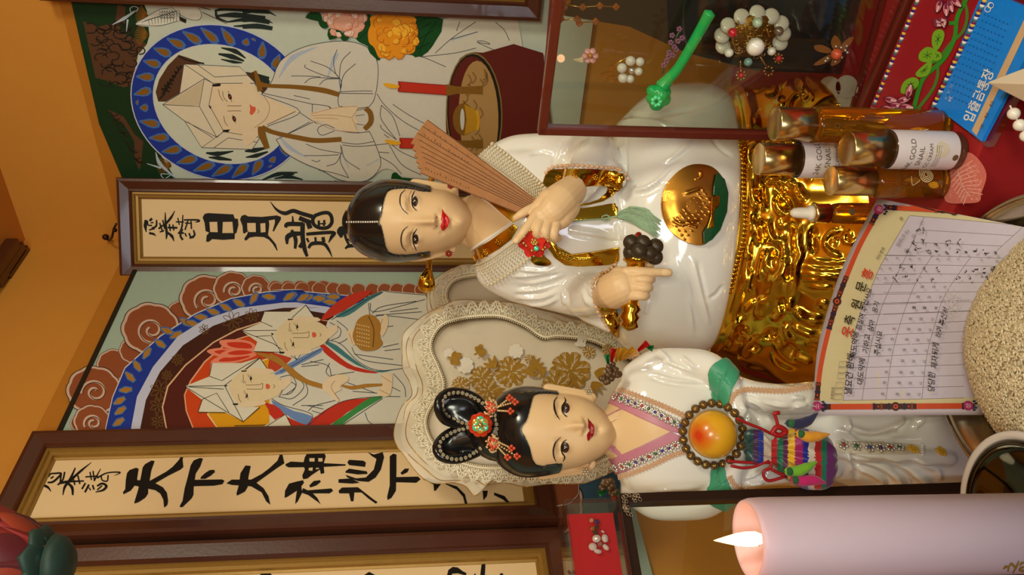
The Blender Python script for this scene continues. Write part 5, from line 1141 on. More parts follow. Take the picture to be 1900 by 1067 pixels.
# ---- head
HN = [(908,778,826,.958,.012,.012),(917,752,848,.958,.028,.03),(930,738,862,.958,.039,.042),(950,727,874,.957,.047,.052),(972,722,879,.957,.0505,.055),(1000,723,877,.957,.052,.053),(1022,726,873,.957,.052,.046),(1050,729,867,.957,.0515,.036),(1075,734,861,.957,.0505,.022),(1097,743,851,.957,.048,.006),(1112,755,840,.957,.0445,-.006),(1124,770,826,.957,.0385,-.014),(1131,785,811,.957,.033,-.018),(1133.5,792,804,.957,.029,-.02)]
bm = bmesh.new(); loft(bm, dense(HN, 6), 80, 2.2)
limb(bm, [(1085,800,.965,31),(1115,802,.962,32),(1140,803,.958,38)])
for sg, pts in ((1, cU((985,172),(1000,155),(1050,158),(1150,176),(1250,195),(1340,218),(1372,245),(1355,268))), (-1, cU((945,868),(965,880),(1010,876),(1100,862),(1200,845),(1300,828),(1360,790),(1368,765)))):
    limb(bm, [(x, y, .955, 4.4 if i < 5 else 5.5) for i, (x, y) in enumerate(pts)], 10)
    limb(bm, [(p[0], p[1]+sg*7, .953, 6) for p in pts[1:6]], 10); limb(bm, [(p[0]+2, p[1]+sg*13, .952, 7) for p in pts[1:6]], 10)
hn = obj('head', bm, PSK, TN); remesh(hn, .0012, 6)
u = lambda *p: cU(*p)
sculpt(hn, [(u((1110,478),(1180,472),(1245,470),(1275,474)), 7, [.0006,.002,.0055,.0062]), (u((1268,472)), 7.5, .0034), (u((1268,425)), 4.5, .0022), (u((1268,525)), 4.5, .0022), (u((1292,432)), 2.4, -.0015), (u((1292,520)), 2.4, -.0015),
 (u((1110,410),(1100,340),(1130,270)), 10, -.0034), (u((1110,560),(1100,640),(1125,715)), 10, -.0034), (u((1150,335)), 9, .0034), (u((1150,640)), 9, .0034), (u((1085,400),(1062,340),(1085,250)), 6, .0016), (u((1090,570),(1062,640),(1080,730)), 6, .0016),
 (u((1335,435),(1332,495),(1330,560)), 5, .0022), (u((1365,450),(1372,500),(1360,550)), 5.5, .0026), (u((1345,425),(1340,500),(1335,575)), 1.8, -.0016), (u((1410,500)), 5, -.002), (u((1460,500)), 13, .0036), (u((1290,330)), 24, .0026), (u((1290,670)), 24, .0026)])
hcn = caster(hn, fallback=.92)
cv = Canvas(hcn, .0003, 5e-5, step=2)
for pts in (((1145,262),(1142,300),(1128,330),(1135,380),(1158,398),(1170,370),(1182,330),(1172,285)), ((1150,590),(1130,620),(1122,660),(1135,705),(1150,705),(1172,680),(1178,640),(1170,600))): cv.fill(cU(*pts), EYEW, 2)
IRB = mat('brown_iris_paint', (74, 30, 18), .25)
for x, y in ((1152,330),(1147,640)):
    cv.ell(780+x/4.2675, 680+y/4.2675, 6.8, 9.6, LINEB); cv.ell(780+(x+6)/4.2675, 680+y/4.2675, 5, 8, IRB); cv.ell(780+x/4.2675, 680+y/4.2675, 3.6, 5, EYEB)
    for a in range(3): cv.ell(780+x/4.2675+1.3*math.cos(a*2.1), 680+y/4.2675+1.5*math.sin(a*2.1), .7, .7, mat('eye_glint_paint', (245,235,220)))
for pts, w_ in ((((1138,246),(1150,275),(1140,295),(1126,320),(1128,360),(1145,388),(1162,400)), (.8,2.6,2.8,2.8,2.6,2.4,1.4)), (((1158,578),(1132,600),(1120,640),(1124,680),(1140,710),(1138,730),(1126,750)), (1.4,2.6,2.8,2.8,2.8,2.2,.8))): cv.stroke(cU(*pts), w_, LINEB)
for pts in (((1085,240),(1060,280),(1058,335),(1074,385),(1103,424)), ((1110,556),(1068,600),(1052,655),(1056,710),(1074,752))): cv.stroke(cU(*pts), (.8,2,2.6,2.2,.8), LINEB)
cv.fill(cU((1322,408),(1330,425),(1350,445),(1370,470),(1377,505),(1365,545),(1345,570),(1322,590),(1318,550),(1326,525),(1338,505),(1324,482),(1326,450)), mat('dark_red_lip_paint', (150,22,30), .3), 2); cv.stroke(cU((1325,415),(1345,460),(1342,500),(1345,540),(1322,585)), .7, mat('lip_line_paint', (120,16,16)))
for x, y in ((1298,432),(1298,520)): cv.ell(780+x/4.2675, 680+y/4.2675, 1.2, 2, mat('lid_line_paint', (168,116,80)))
cv.build('painted_face', TN, smooth=True)
WN = cU((940,206),(900,228),(880,290),(862,360),(842,430),(800,494),(826,550),(850,600),(872,660),(885,715),(900,758),(925,785),(975,795),(1080,780),(1300,780),(1500,800),(1600,500),(1500,250),(1200,240),(1060,205))
hairn = shell(HN, WN, 'hair', HAIR, TN, 4.5, .0025, nape=P(1028,800,.97).z, e=2.15)
for pts, inn in ((u((520,330),(440,250),(330,205),(220,205),(150,262),(142,345),(190,425),(290,458),(400,470),(520,440)), u((300,330))), (u((510,490),(380,488),(240,520),(150,590),(128,665),(180,725),(290,738),(410,700),(530,640)), u((310,620)))):
    bm = bmesh.new(); limb(bm, [(x, y, .955+.012*math.sin(i), 8.5) for i, (x, y) in enumerate(pts)]); limb(bm, [(p[0]*.9+inn[0][0]*.1, p[1]*.9+inn[0][1]*.1, .97, 11) for p in pts])
    blob(bm, *inn[0], .972, 44, 26, .012); limb(bm, [(inn[0][0]-20, inn[0][1], .974, 18), (905, 805, .965, 26)])
    o = obj('hair_loop', bm, HAIR, TN); remesh(o, .0016, 10)
bm = bmesh.new(); limb(bm, [(885,795,.965,26),(905,800,.962,40),(925,802,.96,55)]); o = obj('hair_bun', bm, HAIR, TN); remesh(o, .002, 8)
# ------------------------------------------------------------------ things on the standing statue
loops_ = caster(*[o for o in bpy.data.objects if o.parent == TN and o.name.startswith('hair')], fallback=.93)
TO = thing('hair_ornament', 'bead and sequin hair ornament with pearl chains on the looped hair of the standing statue', 'hair ornament')
bm = bmesh.new(); ball(bm, (0,0,.0006), .0009, 6, 5)
for k in range(6): ball(bm, (.0017*math.cos(k*1.047), .0017*math.sin(k*1.047), .0004), .001, 6, 5)
m_old = mat('antique_silver_bead', (190, 176, 146), .3, metal=.5); fl = mesh_of(bm, m_old, 'chain_bead')
for pts in (u((495,295),(430,250),(340,212),(250,208),(190,240),(172,300),(200,370),(245,408),(300,435),(370,452)), u((380,484),(300,503),(220,540),(160,590),(148,650),(180,705),(240,732),(310,735),(390,708),(480,645)), u((600,390),(604,460),(598,530))):
    for x, y in along(pts, 8.6):
        h, n = hitn(loops_.tree, x, y)
        if h is None: h = P(x, y, .945); n = Vector((0,-1,0))
        inst('chain_bead', fl, h+n*.0008, TO, facing(n))
fc_ = P(*cU((475,462))[0], .912); nv = (CAMP-fc_).normalized(); fr = facing(nv)
m_or = mat('orange_red_sequin', (222, 66, 34), .15, metal=.35, coat=.5, vary=.3, scale=200); m_amb = mat('amber_sequin', (214, 150, 60), .15, metal=.4); 
bm = bmesh.new(); lathe(bm, [(0,-.001),(.0035,-.0006),(.0048,.0006),(.0046,.0009),(0,-.0004)], (0,0,0), seg=16); sq = [mesh_of(bm.copy(), m, 'sequin') for m in (m_or, m_amb, m_iri)]; bm.free()
for k in range(9): inst('sequin', sq[0], fc_+fr @ Vector((.0098*math.cos(k*.698), .0098*math.sin(k*.698), -.002)), TO, fr @ Matrix.Rotation(.5, 3, Vector((-math.sin(k*.698), math.cos(k*.698), 0))))
for k in range(6): inst('sequin', sq[1 if k % 2 else 2], fc_+fr @ Vector((.0052*math.cos(k*1.047), .0052*math.sin(k*1.047), .0006)), TO, fr)
bm = bmesh.new(); ball(bm, fc_+nv*.003, .003, 12, 8); obj('center_pearl', bm, m_gb, TO)
m_rb = mat('coral_red_bead', (206, 76, 44), .2, coat=.5); r_ = random.Random(4)
for cx, cy, dang in ((555,325,(((610,325),(705,250)),((620,318),(748,282)),((615,350),(712,355)))), (572,610,(((620,600),(722,648)),((625,625),(765,712)),((615,640),(690,720))))):
    bg_, br_ = bmesh.new(), bmesh.new()
    for k in range(60):
        a = r_.uniform(0, 6.28); q = math.sqrt(r_.random()); ball(bg_, P(*cU((cx+55*q*math.cos(a), cy+72*q*math.sin(a)))[0], .914-.006*(1-q)), .0014, 8, 6)
    for k in range(9):
        a = k*2.4; q = .75*math.sqrt(k/9); ball(br_, P(*cU((cx+52*q*math.cos(a), cy+70*q*math.sin(a)))[0], .9105), .0028 if k < 4 else .002, 10, 8)
    for a, b in dang:
        for i in range(7):
            t = i/7; ball(bg_, P(*cU((a[0]+(b[0]-a[0])*t, a[1]+(b[1]-a[1])*t))[0], .9085), .0013, 8, 6)
        for i in range(4): ball(br_, P(*cU((b[0]+(0,0,20,-16)[i], b[1]+(-18,16,0,0)[i]))[0], .9075), .002, 8, 6)
    obj('seed_beads', bg_, mat('seed_bead_gold', (216, 182, 130), .25, metal=.3), TO); obj('red_beads', br_, m_rb, TO)
for q, w_ in ((u((1335,195))[0], 'nearer the seated statue'), (u((1305,832))[0], 'nearer the red lined box')):
    te = thing('pearl_earring', 'small pearl cluster earring on the standing statue, on the ear '+w_, 'earring', group='pearl earrings of the standing statue')
    for k in range(7):
        c = P(q[0]+5*math.cos(k*1.05)*(k > 0), q[1]+5*math.sin(k*1.05)*(k > 0), .93); bm = bmesh.new(); ball(bm, c, .0017, 8, 6); obj('pearl', bm, m_old, te)
# peach and its leaves
TPe = thing('peach', 'orange peach with red blush between two green leaves on the chest of the standing statue', 'peach')
m = mat('peach_skin', (222, 160, 30), .3, coat=.3, vary=0); nt = m.node_tree; tc = nt.nodes.new('ShaderNodeTexCoord'); sep = nt.nodes.new('ShaderNodeVectorMath'); sep.operation = 'DISTANCE'
pc = P(1322.5, 806, .878); pr = 46.5*.878/F
nt.links.new(tc.outputs['Object'], sep.inputs[0]); sep.inputs[1].default_value = (.002, -pr*.5, pr*.75+pr)
rp = nt.nodes.new('ShaderNodeValToRGB'); rp.color_ramp.elements[0].position = .16; rp.color_ramp.elements[0].color = (*lin((206, 60, 20)), 1); rp.color_ramp.elements[1].position = .46; rp.color_ramp.elements[1].color = (*lin((228, 168, 34)), 1)
mt = nt.nodes.new('ShaderNodeMath'); mt.operation = 'DIVIDE'; mt.inputs[1].default_value = pr*2.0; nz = nt.nodes.new('ShaderNodeTexNoise'); nz.inputs['Scale'].default_value = 70; nt.links.new(tc.outputs['Object'], nz.inputs['Vector'])
ad = nt.nodes.new('ShaderNodeMath'); ad.operation = 'MULTIPLY_ADD'; nt.links.new(nz.outputs['Fac'], ad.inputs[0]); ad.inputs[1].default_value = .16
nt.links.new(sep.outputs['Value'], mt.inputs[0]); nt.links.new(mt.outputs[0], ad.inputs[2]); nt.links.new(ad.outputs[0], rp.inputs[0]); nt.links.new(rp.outputs[0], nt.nodes['Principled BSDF'].inputs['Base Color'])
bm = bmesh.new(); ball(bm, (0,0,pr), pr, 48, 32)
for v in bm.verts:
    v.co.y *= .9; a = math.atan2(v.co.x, -v.co.y); v.co.x *= 1-.02*math.exp(-(v.co.x/.006)**2)
o = obj('peach_fruit', bm, m, TPe); o.location = pc-Vector((0,0,pr))
m_lf = mat('teal_green_leaf', (62, 150, 112), .4, vary=.12, scale=60, sheen=.1)
for pts, rib in ((cV((1000,155),(1060,130),(1105,155),(1130,205),(1122,270),(1095,330),(1082,400),(1062,440),(1000,440),(975,420),(955,370),(962,300),(945,225),(965,180)), cV((1070,150),(1040,250),(1010,340),(1000,430))),
                 (cV((960,835),(1050,845),(1060,900),(1080,960),(1110,1040),(1125,1100),(1060,1120),(990,1100),(940,1060),(950,950)), cV((1010,850),(1030,960),(1050,1090)))):
    o = band('leaf', pts, m_lf, .004, 2, .0022, 2.2, TPe, ns); freeze(o)
    sculpt(o, [(rib, 2, .0014)]+[([rib[1], (rib[1][0]+dx, rib[1][1]+dy)], 1.5, -.001) for dx, dy in ((14,-10),(-12,8),(12,14),(-14,-10))])
# bead bracelet round the peach
TM = thing('bead_bracelet', 'bracelet of brown beads with gold script looped round the orange peach', 'bracelet')
m_bd = mat('brown_glass_bead', (96, 72, 44), .12, coat=.7, vary=.2, scale=120)
bm = bmesh.new(); ball(bm, (0,0,0), .0053, 16, 12); mb_ = bpy.data.meshes.new('bead'); 
nb0 = len(bm.faces)
for q in (((-.0025,.0018),(0,.001),(.0028,.0016)), ((-.002,-.0004),(0,.0006),(.0008,-.0006),(.0024,-.0002)), ((-.0022,-.002),(.0004,-.0014),(.002,-.0024))):
    tube(bm, [Vector((x, z, math.sqrt(max(1e-9, (.0055)**2-x*x-z*z)))) for x, z in q], .00042, 6)
for i, f in enumerate(bm.faces): f.material_index = 0 if i < nb0 else 1
mbead = mesh_of(bm, [m_bd, GOLD], 'bead')
for k in range(22):
    a = 2*math.pi*k/22+.1; x = 1322.5+56*math.cos(a)*1.0; y = 806+58*math.sin(a)
    h, n_ = hitn(nall.tree, x, y); h = (h+n_*.0042) if h is not None else P(x, y, .89); h = P(x, y, min(h.y, .893)); nv = (CAMP-h).normalized(); inst('bead', mbead, h, TM, facing(nv, r_.uniform(0, 3)))
# drawstring pouch with chilli charms
TPo = thing('drawstring_pouch', 'small rainbow striped silk pouch with four padded chilli charms hung below the peach', 'pouch')
bands_ = [(1398,(30,70,70)),(1407,(70,30,80)),(1417,(24,46,150)),(1431,(222,204,180)),(1442,(196,30,38)),(1453,(20,116,84)),(1462,(90,26,84)),(1475,(226,178,30)),(1490,(160,26,100)),(1500,(30,40,150)),(1512,(220,208,190)),(1524,(190,36,40)),(1534,(24,122,92)),(1552,(110,36,110))]
PR_ = [(1386,808,850,.868,.004,.004),(1392,801,858,.868,.012,.01),(1404,800,860,.868,.015,.012),(1415,802,860,.868,.013,.012),(1428,818,858,.868,.010,.01),(1438,819,858,.868,.010,.01),(1448,808,872,.868,.014,.012),(1462,800,888,.867,.018,.014),(1480,796,902,.866,.021,.016),(1500,797,910,.866,.022,.016),(1520,802,910,.866,.021,.016),(1536,812,902,.866,.017,.014),(1545,828,885,.867,.010,.01),(1549,846,866,.868,.003,.003)]
bm = bmesh.new(); D = dense(PR_, 7); loft(bm, D, 120)
ax_ = lambda px: np.interp(px, [r[0] for r in PR_], [(r[1]+r[2])/2 for r in PR_])
for v in bm.verts:
    x, y = px_of(v.co); a = math.atan2(v.co.y-.868, (y-ax_(x))*.0006); amp = np.interp(x, [1386, 1400, 1430, 1450, 1500, 1549], [.002, .0026, .0016, .0022, .0012, 0])
    d = Vector((-(y-ax_(x))*.0006, v.co.y-.868, 0))
    if d.length > 1e-5: v.co += d.normalized()*amp*math.sin(a*9+.3*math.sin(x*.05))
    v.co.z += .0022*math.sin(a*9+1)*np.interp(x, [1386, 1549], [1, .6])
bm.normal_update(); mi = {}
for f in bm.faces:
    x, y = px_of(f.calc_center_median())
    for i, (e, c) in enumerate(bands_):
        if x < e: break
    f.material_index = i
obj('silk_sack', bm, [mat('silk_%d' % i, c, .32, vary=.1, scale=150, sheen=.3) for i, (e, c) in enumerate(bands_)], TPo)
m_cord = mat('red_silk_cord', (164, 20, 24), .5, vary=.1)
for pts, Y, r in ((cW((255,290),(330,325),(420,360),(500,400)), .864, 2.2), (cW((190,590),(300,600),(410,600),(480,590)), .86, 2.2), (cW((215,625),(300,640),(380,630),(440,605),(490,600)), .858, 2.2), (cW((500,400),(540,350),(600,380),(560,410),(510,395)), .85, 4), (cW((545,350),(535,300),(515,250)), .85, 2.6), (cW((515,255),(555,250)), .85, 3), (cW((500,600),(490,640),(450,660),(445,700),(480,730),(550,715),(595,700)), .852, 2.4), (cW((500,650),(560,680),(590,690)), .85, 2.4)):
    bm = bmesh.new(); tube(bm, cat_smooth([P(x, y, Y) for x, y in pts], False, 5), r*1.35*Y/F, 8); obj('drawstring', bm, m_cord, TPo)
for c, pts, Y in (((28,30,74), cW((630,325),(690,330),(760,305),(822,255)), .838), ((226,154,30), cW((700,400),(760,420),(830,415),(905,402)), .836), ((120,190,40), cW((620,665),(690,660),(750,635),(815,598)), .838), ((206,24,110), cW((660,725),(730,728),(810,728),(878,745)), .838)):
    bm = bmesh.new(); limb(bm, [(x, y, Y, r) for (x, y), r in zip(pts, (8.5, 11, 9.5, 2.2))]); o = obj('chilli_charm', bm, mat('felt_%d_%d_%d' % c, c, .75, vary=.1, sheen=.4, bump=.2, bscale=400), TPo)
    bm = bmesh.new(); limb(bm, [(pts[0][0]-9, pts[0][1], Y, 1.6), (pts[0][0]-4, pts[0][1], Y, 3), (pts[0][0]+2, pts[0][1], Y-.001, 8.6)]); obj('stalk', bm, mat('felt_green', (30, 96, 50), .75, sheen=.3), o)
# shoulder corsages
m_dk = mat('dark_gold_flower', (92, 66, 40), .4, metal=.3, vary=.3, scale=200); foil = [mat('foil_'+n, c, .15, metal=.6, vary=.2, scale=100) for n, c in (('gold', (206,160,50)), ('red', (196,36,34)), ('green', (30,130,70)), ('pale', (222,190,140)))]
for lab, fl_, ribs in (('on the shoulder of the standing statue nearer the gold throne', cV((255,270),(300,190),(330,215),(280,235)), ((cV((300,150)),(cV((315,60))),1),(cV((280,160)),(cV((270,100))),2),(cV((330,150)),(cV((350,55))),0),(cV((350,140)),(cV((450,60))),0),(cV((370,130)),(cV((480,85))),3),(cV((470,80)),(cV((540,20))),1),(cV((530,45)),(cV((575,60))),2),(cV((340,130)),(cV((400,60))),0))),
                   ('on the shoulder of the standing statue nearer the red lined box', cV((250,960),(290,1000),(330,1020),(280,940)), ((cV((270,1000)),(cV((215,1020))),2),(cV((330,1010)),(cV((370,1040))),2),(cV((300,1030)),(cV((330,1060))),1)))):
    tg = thing('foil_corsage', 'foil flower corsage '+lab, 'corsage', group='foil corsages on the shoulders')
    for q in fl_:
        bm = bmesh.new(); c = P(*q, .917); r_ = random.Random(int(q[0]))
        for k in range(9): ball(bm, c+Vector((r_.uniform(-.005,.005), r_.uniform(-.003,.003), r_.uniform(-.005,.005))), r_.uniform(.0025,.004), 8, 6, sc=(1, .5, 1), rot=Matrix.Rotation(k, 3, 'Y'))
        obj('flower', bm, m_dk, tg)
    for a, b, mi_ in ribs:
        a, b = a[0], b[0]; bm = bmesh.new(); d = Vector((b[0]-a[0], b[1]-a[1])); n_ = Vector((-d.y, d.x)).normalized(); vs = []
        for t in (0, .5, 1):
            w_ = 2+4*t; q = Vector(a)+d*t; vs.append([bm.verts.new(P(q.x+n_.x*w_*s_, q.y+n_.y*w_*s_, .915-.012*t+(.003 if s_ == 0 else 0))) for s_ in (-1, 0, 1)])
        for r1, r2 in zip(vs, vs[1:]):
            for k in range(2): bm.faces.new((r1[k], r1[k+1], r2[k+1], r2[k]))
        obj('foil_ribbon', bm, foil[mi_], tg, smooth=False, solid=.0003)
# ------------------------------------------------------------------ lace fans between statues and wall
m_org = mat('cream_organza', (236, 224, 198), .6, vary=.05, scale=120, alpha=.62)
m_lace = mat('ivory_lace', (240, 230, 202), .7, vary=.05)
m_pan = mat('grey_brocade', (210, 196, 172), .5, vary=.08, scale=30, bump=.15, bscale=90)
m_foil = mat('gold_foil_print', (186, 144, 56), .38, metal=.55, vary=.35, scale=150)
m_wfl = mat('pale_brocade_flower', (222, 212, 194), .5, vary=.05)
INN = [(190,350),(230,292),(300,264),(400,250),(500,252),(600,290),(680,342),(750,338),(880,352),(960,382),(1080,440),(1180,500),(1200,640),(1150,760),(1000,860),(860,920),(700,925),(560,918),(440,922),(340,905),(240,860),(185,800),(160,720),(185,645),(228,600),(240,545),(215,470),(186,405)]
OUTL = [(245,205),(330,183),(430,183),(560,200),(700,228),(800,268),(900,283),(1000,330),(1090,388),(1240,470),(1270,640),(1210,800),(1060,910),(860,985),(680,995),(600,1000),(500,990),(430,1000),(390,1037),(340,1002),(280,990),(200,985),(110,922),(60,862),(33,800),(36,720),(55,650),(105,600),(100,540),(60,480),(55,420),(70,340),(110,290),(165,240)]
def lace_fan(label, pl, T, full):
    t = thing('lace_fan', label, 'lace fan')
    X = lambda l: [T(*p) for p in l]
    inn = cat_smooth([Vector(p) for p in X(INN)], True, 8); out = cat_smooth([Vector(p) for p in X(OUTL)], True, 8)
    def resamp(q, n, start):
        q = [Vector((p[0], p[1])) for p in q]; k0 = min(range(len(q)), key=lambda i: (q[i]-Vector(start)).length); q = q[k0:]+q[:k0]; q.append(q[0])
        d = [0]
        for a, b in zip(q, q[1:]): d.append(d[-1]+(b-a).length)
        tt = np.linspace(0, d[-1], n, endpoint=False)
        return [(np.interp(x, d, [p.x for p in q]), np.interp(x, d, [p.y for p in q])) for x in tt]
    N = 420; A = resamp(inn, N, T(300,262)); B = resamp(out, N, T(250,204))
    # pair each outer point with the nearest inner point, monotone enough for a frill
    bm = bmesh.new(); fr = bmesh.new(); pan = [pl(x, y, .012) for x, y in A]
    ctr = sum(pan, Vector())/N; rows = []
    # padded front panel
    K = 7
    g = [[bm.verts.new(ctr.lerp(p, k/K)+pl.n*(.006*(1-(k/K)**3))) for p in pan] for k in range(1, K+1)]
    cv_ = bm.verts.new(ctr+pl.n*.006)
    for i in range(N):
        j = (i+1) % N; bm.faces.new((cv_, g[0][i], g[0][j]))
        for a, b in zip(g, g[1:]): bm.faces.new((a[i], a[j], b[j], b[i]))
    back = bm.verts.new(ctr-pl.n*.012)
    for i in range(N): bm.faces.new((back, g[-1][(i+1) % N], g[-1][i]))
    bmesh.ops.recalc_face_normals(bm, faces=bm.faces[:])
    pn = obj('brocade_panel', bm, m_pan, t)
    for lay, (f, ph, am) in enumerate(((1., 0, .010), (.80, 1.7, .007), (.62, .6, .005))):
        bm = bmesh.new(); prev = []
        for k in range(6):
            q = k/5; row = []
            for i in range(N):
                a = Vector(A[i]); b = Vector(B[i]); p = a.lerp(b, q*f*(1+.05*math.sin(i*.21+ph)))
                row.append(bm.verts.new(pl(p.x, p.y, .008-.006*q+lay*.004+am*q*math.sin(i*.16+ph+1.2*math.sin(i*.05)))))
            prev.append(row)
        for a, b in zip(prev, prev[1:]):
            for i in range(N): bm.faces.new((a[i], a[(i+1) % N], b[(i+1) % N], b[i]))
        e = [v.co.copy() for v in prev[-1]]
        o = obj('organza_frill', bm, m_org, t)
        bm = bmesh.new(); tube(bm, e, .0006, 5, closed=True); obj('gilt_thread', bm, mat('gilt_thread', (196,150,64), .3, metal=.7), o)
    # lace scallops and beading
    cv = Canvas(lambda x, y, l: pl(x, y, l), .0205, 3e-5)
    M = 58; S = resamp([Vector(p) for p in A], M, A[0])
    area2 = sum(S[i][0]*S[(i+1) % M][1]-S[(i+1) % M][0]*S[i][1] for i in range(M)); sg = -1 if area2 > 0 else 1
    for i in range(M):
        if not full and i % 1: continue
        x, y = S[i]; x2, y2 = S[(i+1) % M]; d = Vector((x2-x, y2-y)); L = d.length; d.normalize(); n_ = Vector((-d.y, d.x))*sg; c = Vector((x, y))+d*L/2
        arc = lambda r, h, m=9: [c+d*(r*L*math.cos(a))+n_*(h*L*math.sin(a)+1) for a in np.linspace(0, math.pi, m)]
        cv.stroke(arc(.5, 1.15), 3.2, m_lace, 2, up=False); cv.stroke(arc(.30, .75), 2.6, m_lace, 2, up=False); cv.stroke(arc(.14, .36), 2.2, m_lace, 2, up=False)
        for a in np.linspace(.15, 3., 7): cv.stroke([c+d*(.3*L*math.cos(a))+n_*(.75*L*math.sin(a)), c+d*(.5*L*math.cos(a))+n_*(1.12*L*math.sin(a))], 1.8, m_lace, 0, up=False)
        for a in np.linspace(.2, 2.94, 8): 
            q = c+d*(.53*L*math.cos(a))+n_*(1.22*L*math.sin(a)); cv.ell(q.x, q.y, 2.2, 2.2, m_lace, n=8); cv.k -= 1
    cv.k += 1; cv.stroke(A, 3.4, m_lace, 0, closed=True)
    cv.build('lace_edging', t)
    for off, r in ((-3.5, .0014), (2.5, .0014)):
        bm = bmesh.new(); q = resamp([Vector(p) for p in A], 300, A[0])
        for i in range(300):
            x, y = q[i]; x2, y2 = q[(i+1) % 300]; n_ = Vector((-(y2-y), x2-x)).normalized()*sg; ball(bm, pl(x+n_.x*off, y+n_.y*off, .0215), r, 6, 5)
        obj('bead_edging', bm, PEARL, t)
    return t, pn
def wall_plane(a, b):
    A, B = P(*a), P(*b); d = (B-A); n = Vector((-d.y, d.x, 0)); 
    if n.dot(CAMP-A) < 0: n = -n
    return Plane(A, n)
lf, pn = lace_fan('large cream lace edged fan with gold flowers standing behind the head of the standing statue', wall_plane((900,915,1.10), (900,560,1.30)), lambda x, y: (720+x/2.372, 480+y/2.372), True)
pc_ = caster(pn, fallback=1.2); cv = Canvas(pc_, .0006, 4e-5, step=6)
def pe(cx, cy, r, m, seed, s=2.372):
    rr = random.Random(seed)
    for ring_, n, k in ((1., 9, .46), (.62, 7, .4), (.3, 4, .34)):
        for i in range(n):
            a = 6.283*i/n+rr.uniform(-.15, .15)+ring_; x = cx+r*ring_*.72*math.cos(a); y = cy+r*ring_*.72*math.sin(a)
            pts = [(x+r*k*(1+.1*(j % 2))*math.cos(b)*(.85 if abs(math.cos(b-a)) > .5 else .6), y+r*k*math.sin(b)*.8) for j, b in enumerate(np.linspace(0, 6.283, 11)[:-1])]
            cv.fill(cX(*pts), m)
            if m is m_foil:
                for b in (-.3, 0, .3): cv.stroke(cX((x-.3*r*k*math.cos(a+b), y-.3*r*k*math.sin(a+b)), (x+.8*r*k*math.cos(a+b), y+.8*r*k*math.sin(a+b))), .7, m_pan, 0, up=False)
    cv.k += 1
def leafs(cx, cy, a0, m, L=58):
    for da in (-.55, 0, .55):
        a = a0+da; q = [(cx+L*t*math.cos(a)+w_*L*.16*math.sin(math.pi*t)*-math.sin(a), cy+L*t*math.sin(a)+w_*L*.16*math.sin(math.pi*t)*math.cos(a)) for w_, t in [(1, 0), (1, .3), (1, .6), (0, 1), (-1, .6), (-1, .3)]]
        cv.fill(cX(*q), m, 2)
for q in ((540,500,66,m_foil,1),(412,530,52,m_foil,2),(800,500,82,m_foil,3),(320,560,36,m_foil,4),(440,590,50,m_foil,6),(620,450,20,m_foil,5),(880,420,26,m_foil,8),(740,570,60,m_foil,9),(340,480,34,m_wfl,10),(560,420,30,m_wfl,11),(270,430,22,m_wfl,12),(860,330,24,m_wfl,13),(960,420,24,m_foil,14)): pe(*q)
for q in ((470,500,-2.2),(600,520,-.3),(630,500,-.9),(460,600,.4),(690,500,2.6),(900,520,.2),(890,560,.9)): leafs(*q, m_foil)
for cx, cy, r, a in ((286,456,34,.2),(396,432,30,-.6)):
    for s_ in (-1, 1):
        for da, L in ((.6, 1.), (1.4, .75)):
            b = a+s_*da; cv.ell(720+(cx+r*L*.6*math.cos(b))/2.372, 480+(cy+r*L*.6*math.sin(b))/2.372, r*L*.26, r*L*.17, m_foil, rot=b)
    cv.stroke(cX((cx-r*.7*math.cos(a), cy-r*.7*math.sin(a)), (cx+r*.7*math.cos(a), cy+r*.7*math.sin(a))), 3, m_foil, 0)
cv.build('gold_flower_print', lf)
bm = bmesh.new(); q0 = P(1000, 740, 1.19)+Vector((0,.02,0)); tube(bm, [q0, Vector((q0.x, q0.y, ZT+.001))], .006, 10); obj('stick', bm, m_dwood, lf)
lf2, pn2 = lace_fan('smaller grey lace edged fan half hidden behind the shoulder of the seated statue', wall_plane((900,640,1.42), (900,480,1.47)), lambda x, y: (775+x/3.6, 440+y/3.6), False)
bm = bmesh.new(); q0 = P(1000, 560, 1.46)+Vector((0,.02,0)); tube(bm, [q0, Vector((q0.x, q0.y, ZT+.001))], .006, 10); obj('stick', bm, m_dwood, lf2)
# ------------------------------------------------------------------ glass jewellery case at the right
cK2 = CR(1000, 0, 3.8); cK3 = CR(1400, 0, 3.8)
m_mah = mat('red_mahogany_frame', (96, 34, 24), .28, vary=.15, scale=30, coat=.4)
m_gl = thin_glass('clear_glass', (.93, .95, .93))
TCs = thing('display_case', 'glass jewellery case in a red brown frame to the right of the seated statue', 'display case')
a0, b0 = PZ(1588, 250, ZR), PZ(1712, -40, ZR); dcs = (b0-a0); dcs.z = 0; ncs = Vector((-dcs.y, dcs.x, 0)).normalized()
if ncs.dot(CAMP-a0) < 0: ncs = -ncs
plF = Plane(a0, ncs)
A = plF(1006, 240); zt = A.z; dn = dcs.normalized(); wF = .42
base_ = Vector((A.x, A.y, ZR)); 
def bar(bm, p, q, w_, d, n): 
    c = (p+q)/2; ax = (q-p).normalized(); n = (n-ax*n.dot(ax)).normalized(); box(bm, c, ((q-p).length/2, w_/2, d/2), (ax, n, ax.cross(n)))
L0 = Vector((A.x, A.y, ZR+.007)); L1 = Vector((A.x, A.y, zt)); R0 = L0+dn*wF; R1 = L1+dn*wF
for nm, p, q in (('side_bar', L0, L1), ('side_bar', R0, R1), ('top_bar', L1, R1), ('bottom_bar', L0, R0)):
    bm = bmesh.new(); e = (q-p).normalized()*.005; bar(bm, p-e, q+e, .012, .011, ncs); obj(nm, bm, m_mah, TCs, smooth=False, bevel=.0015)
bm = bmesh.new(); box(bm, (L0+R1)/2, (wF/2-.004, .001, (zt-ZR)/2-.006), (dn, ncs, UZ)); obj('front_glass', bm, m_gl, TCs, smooth=False)
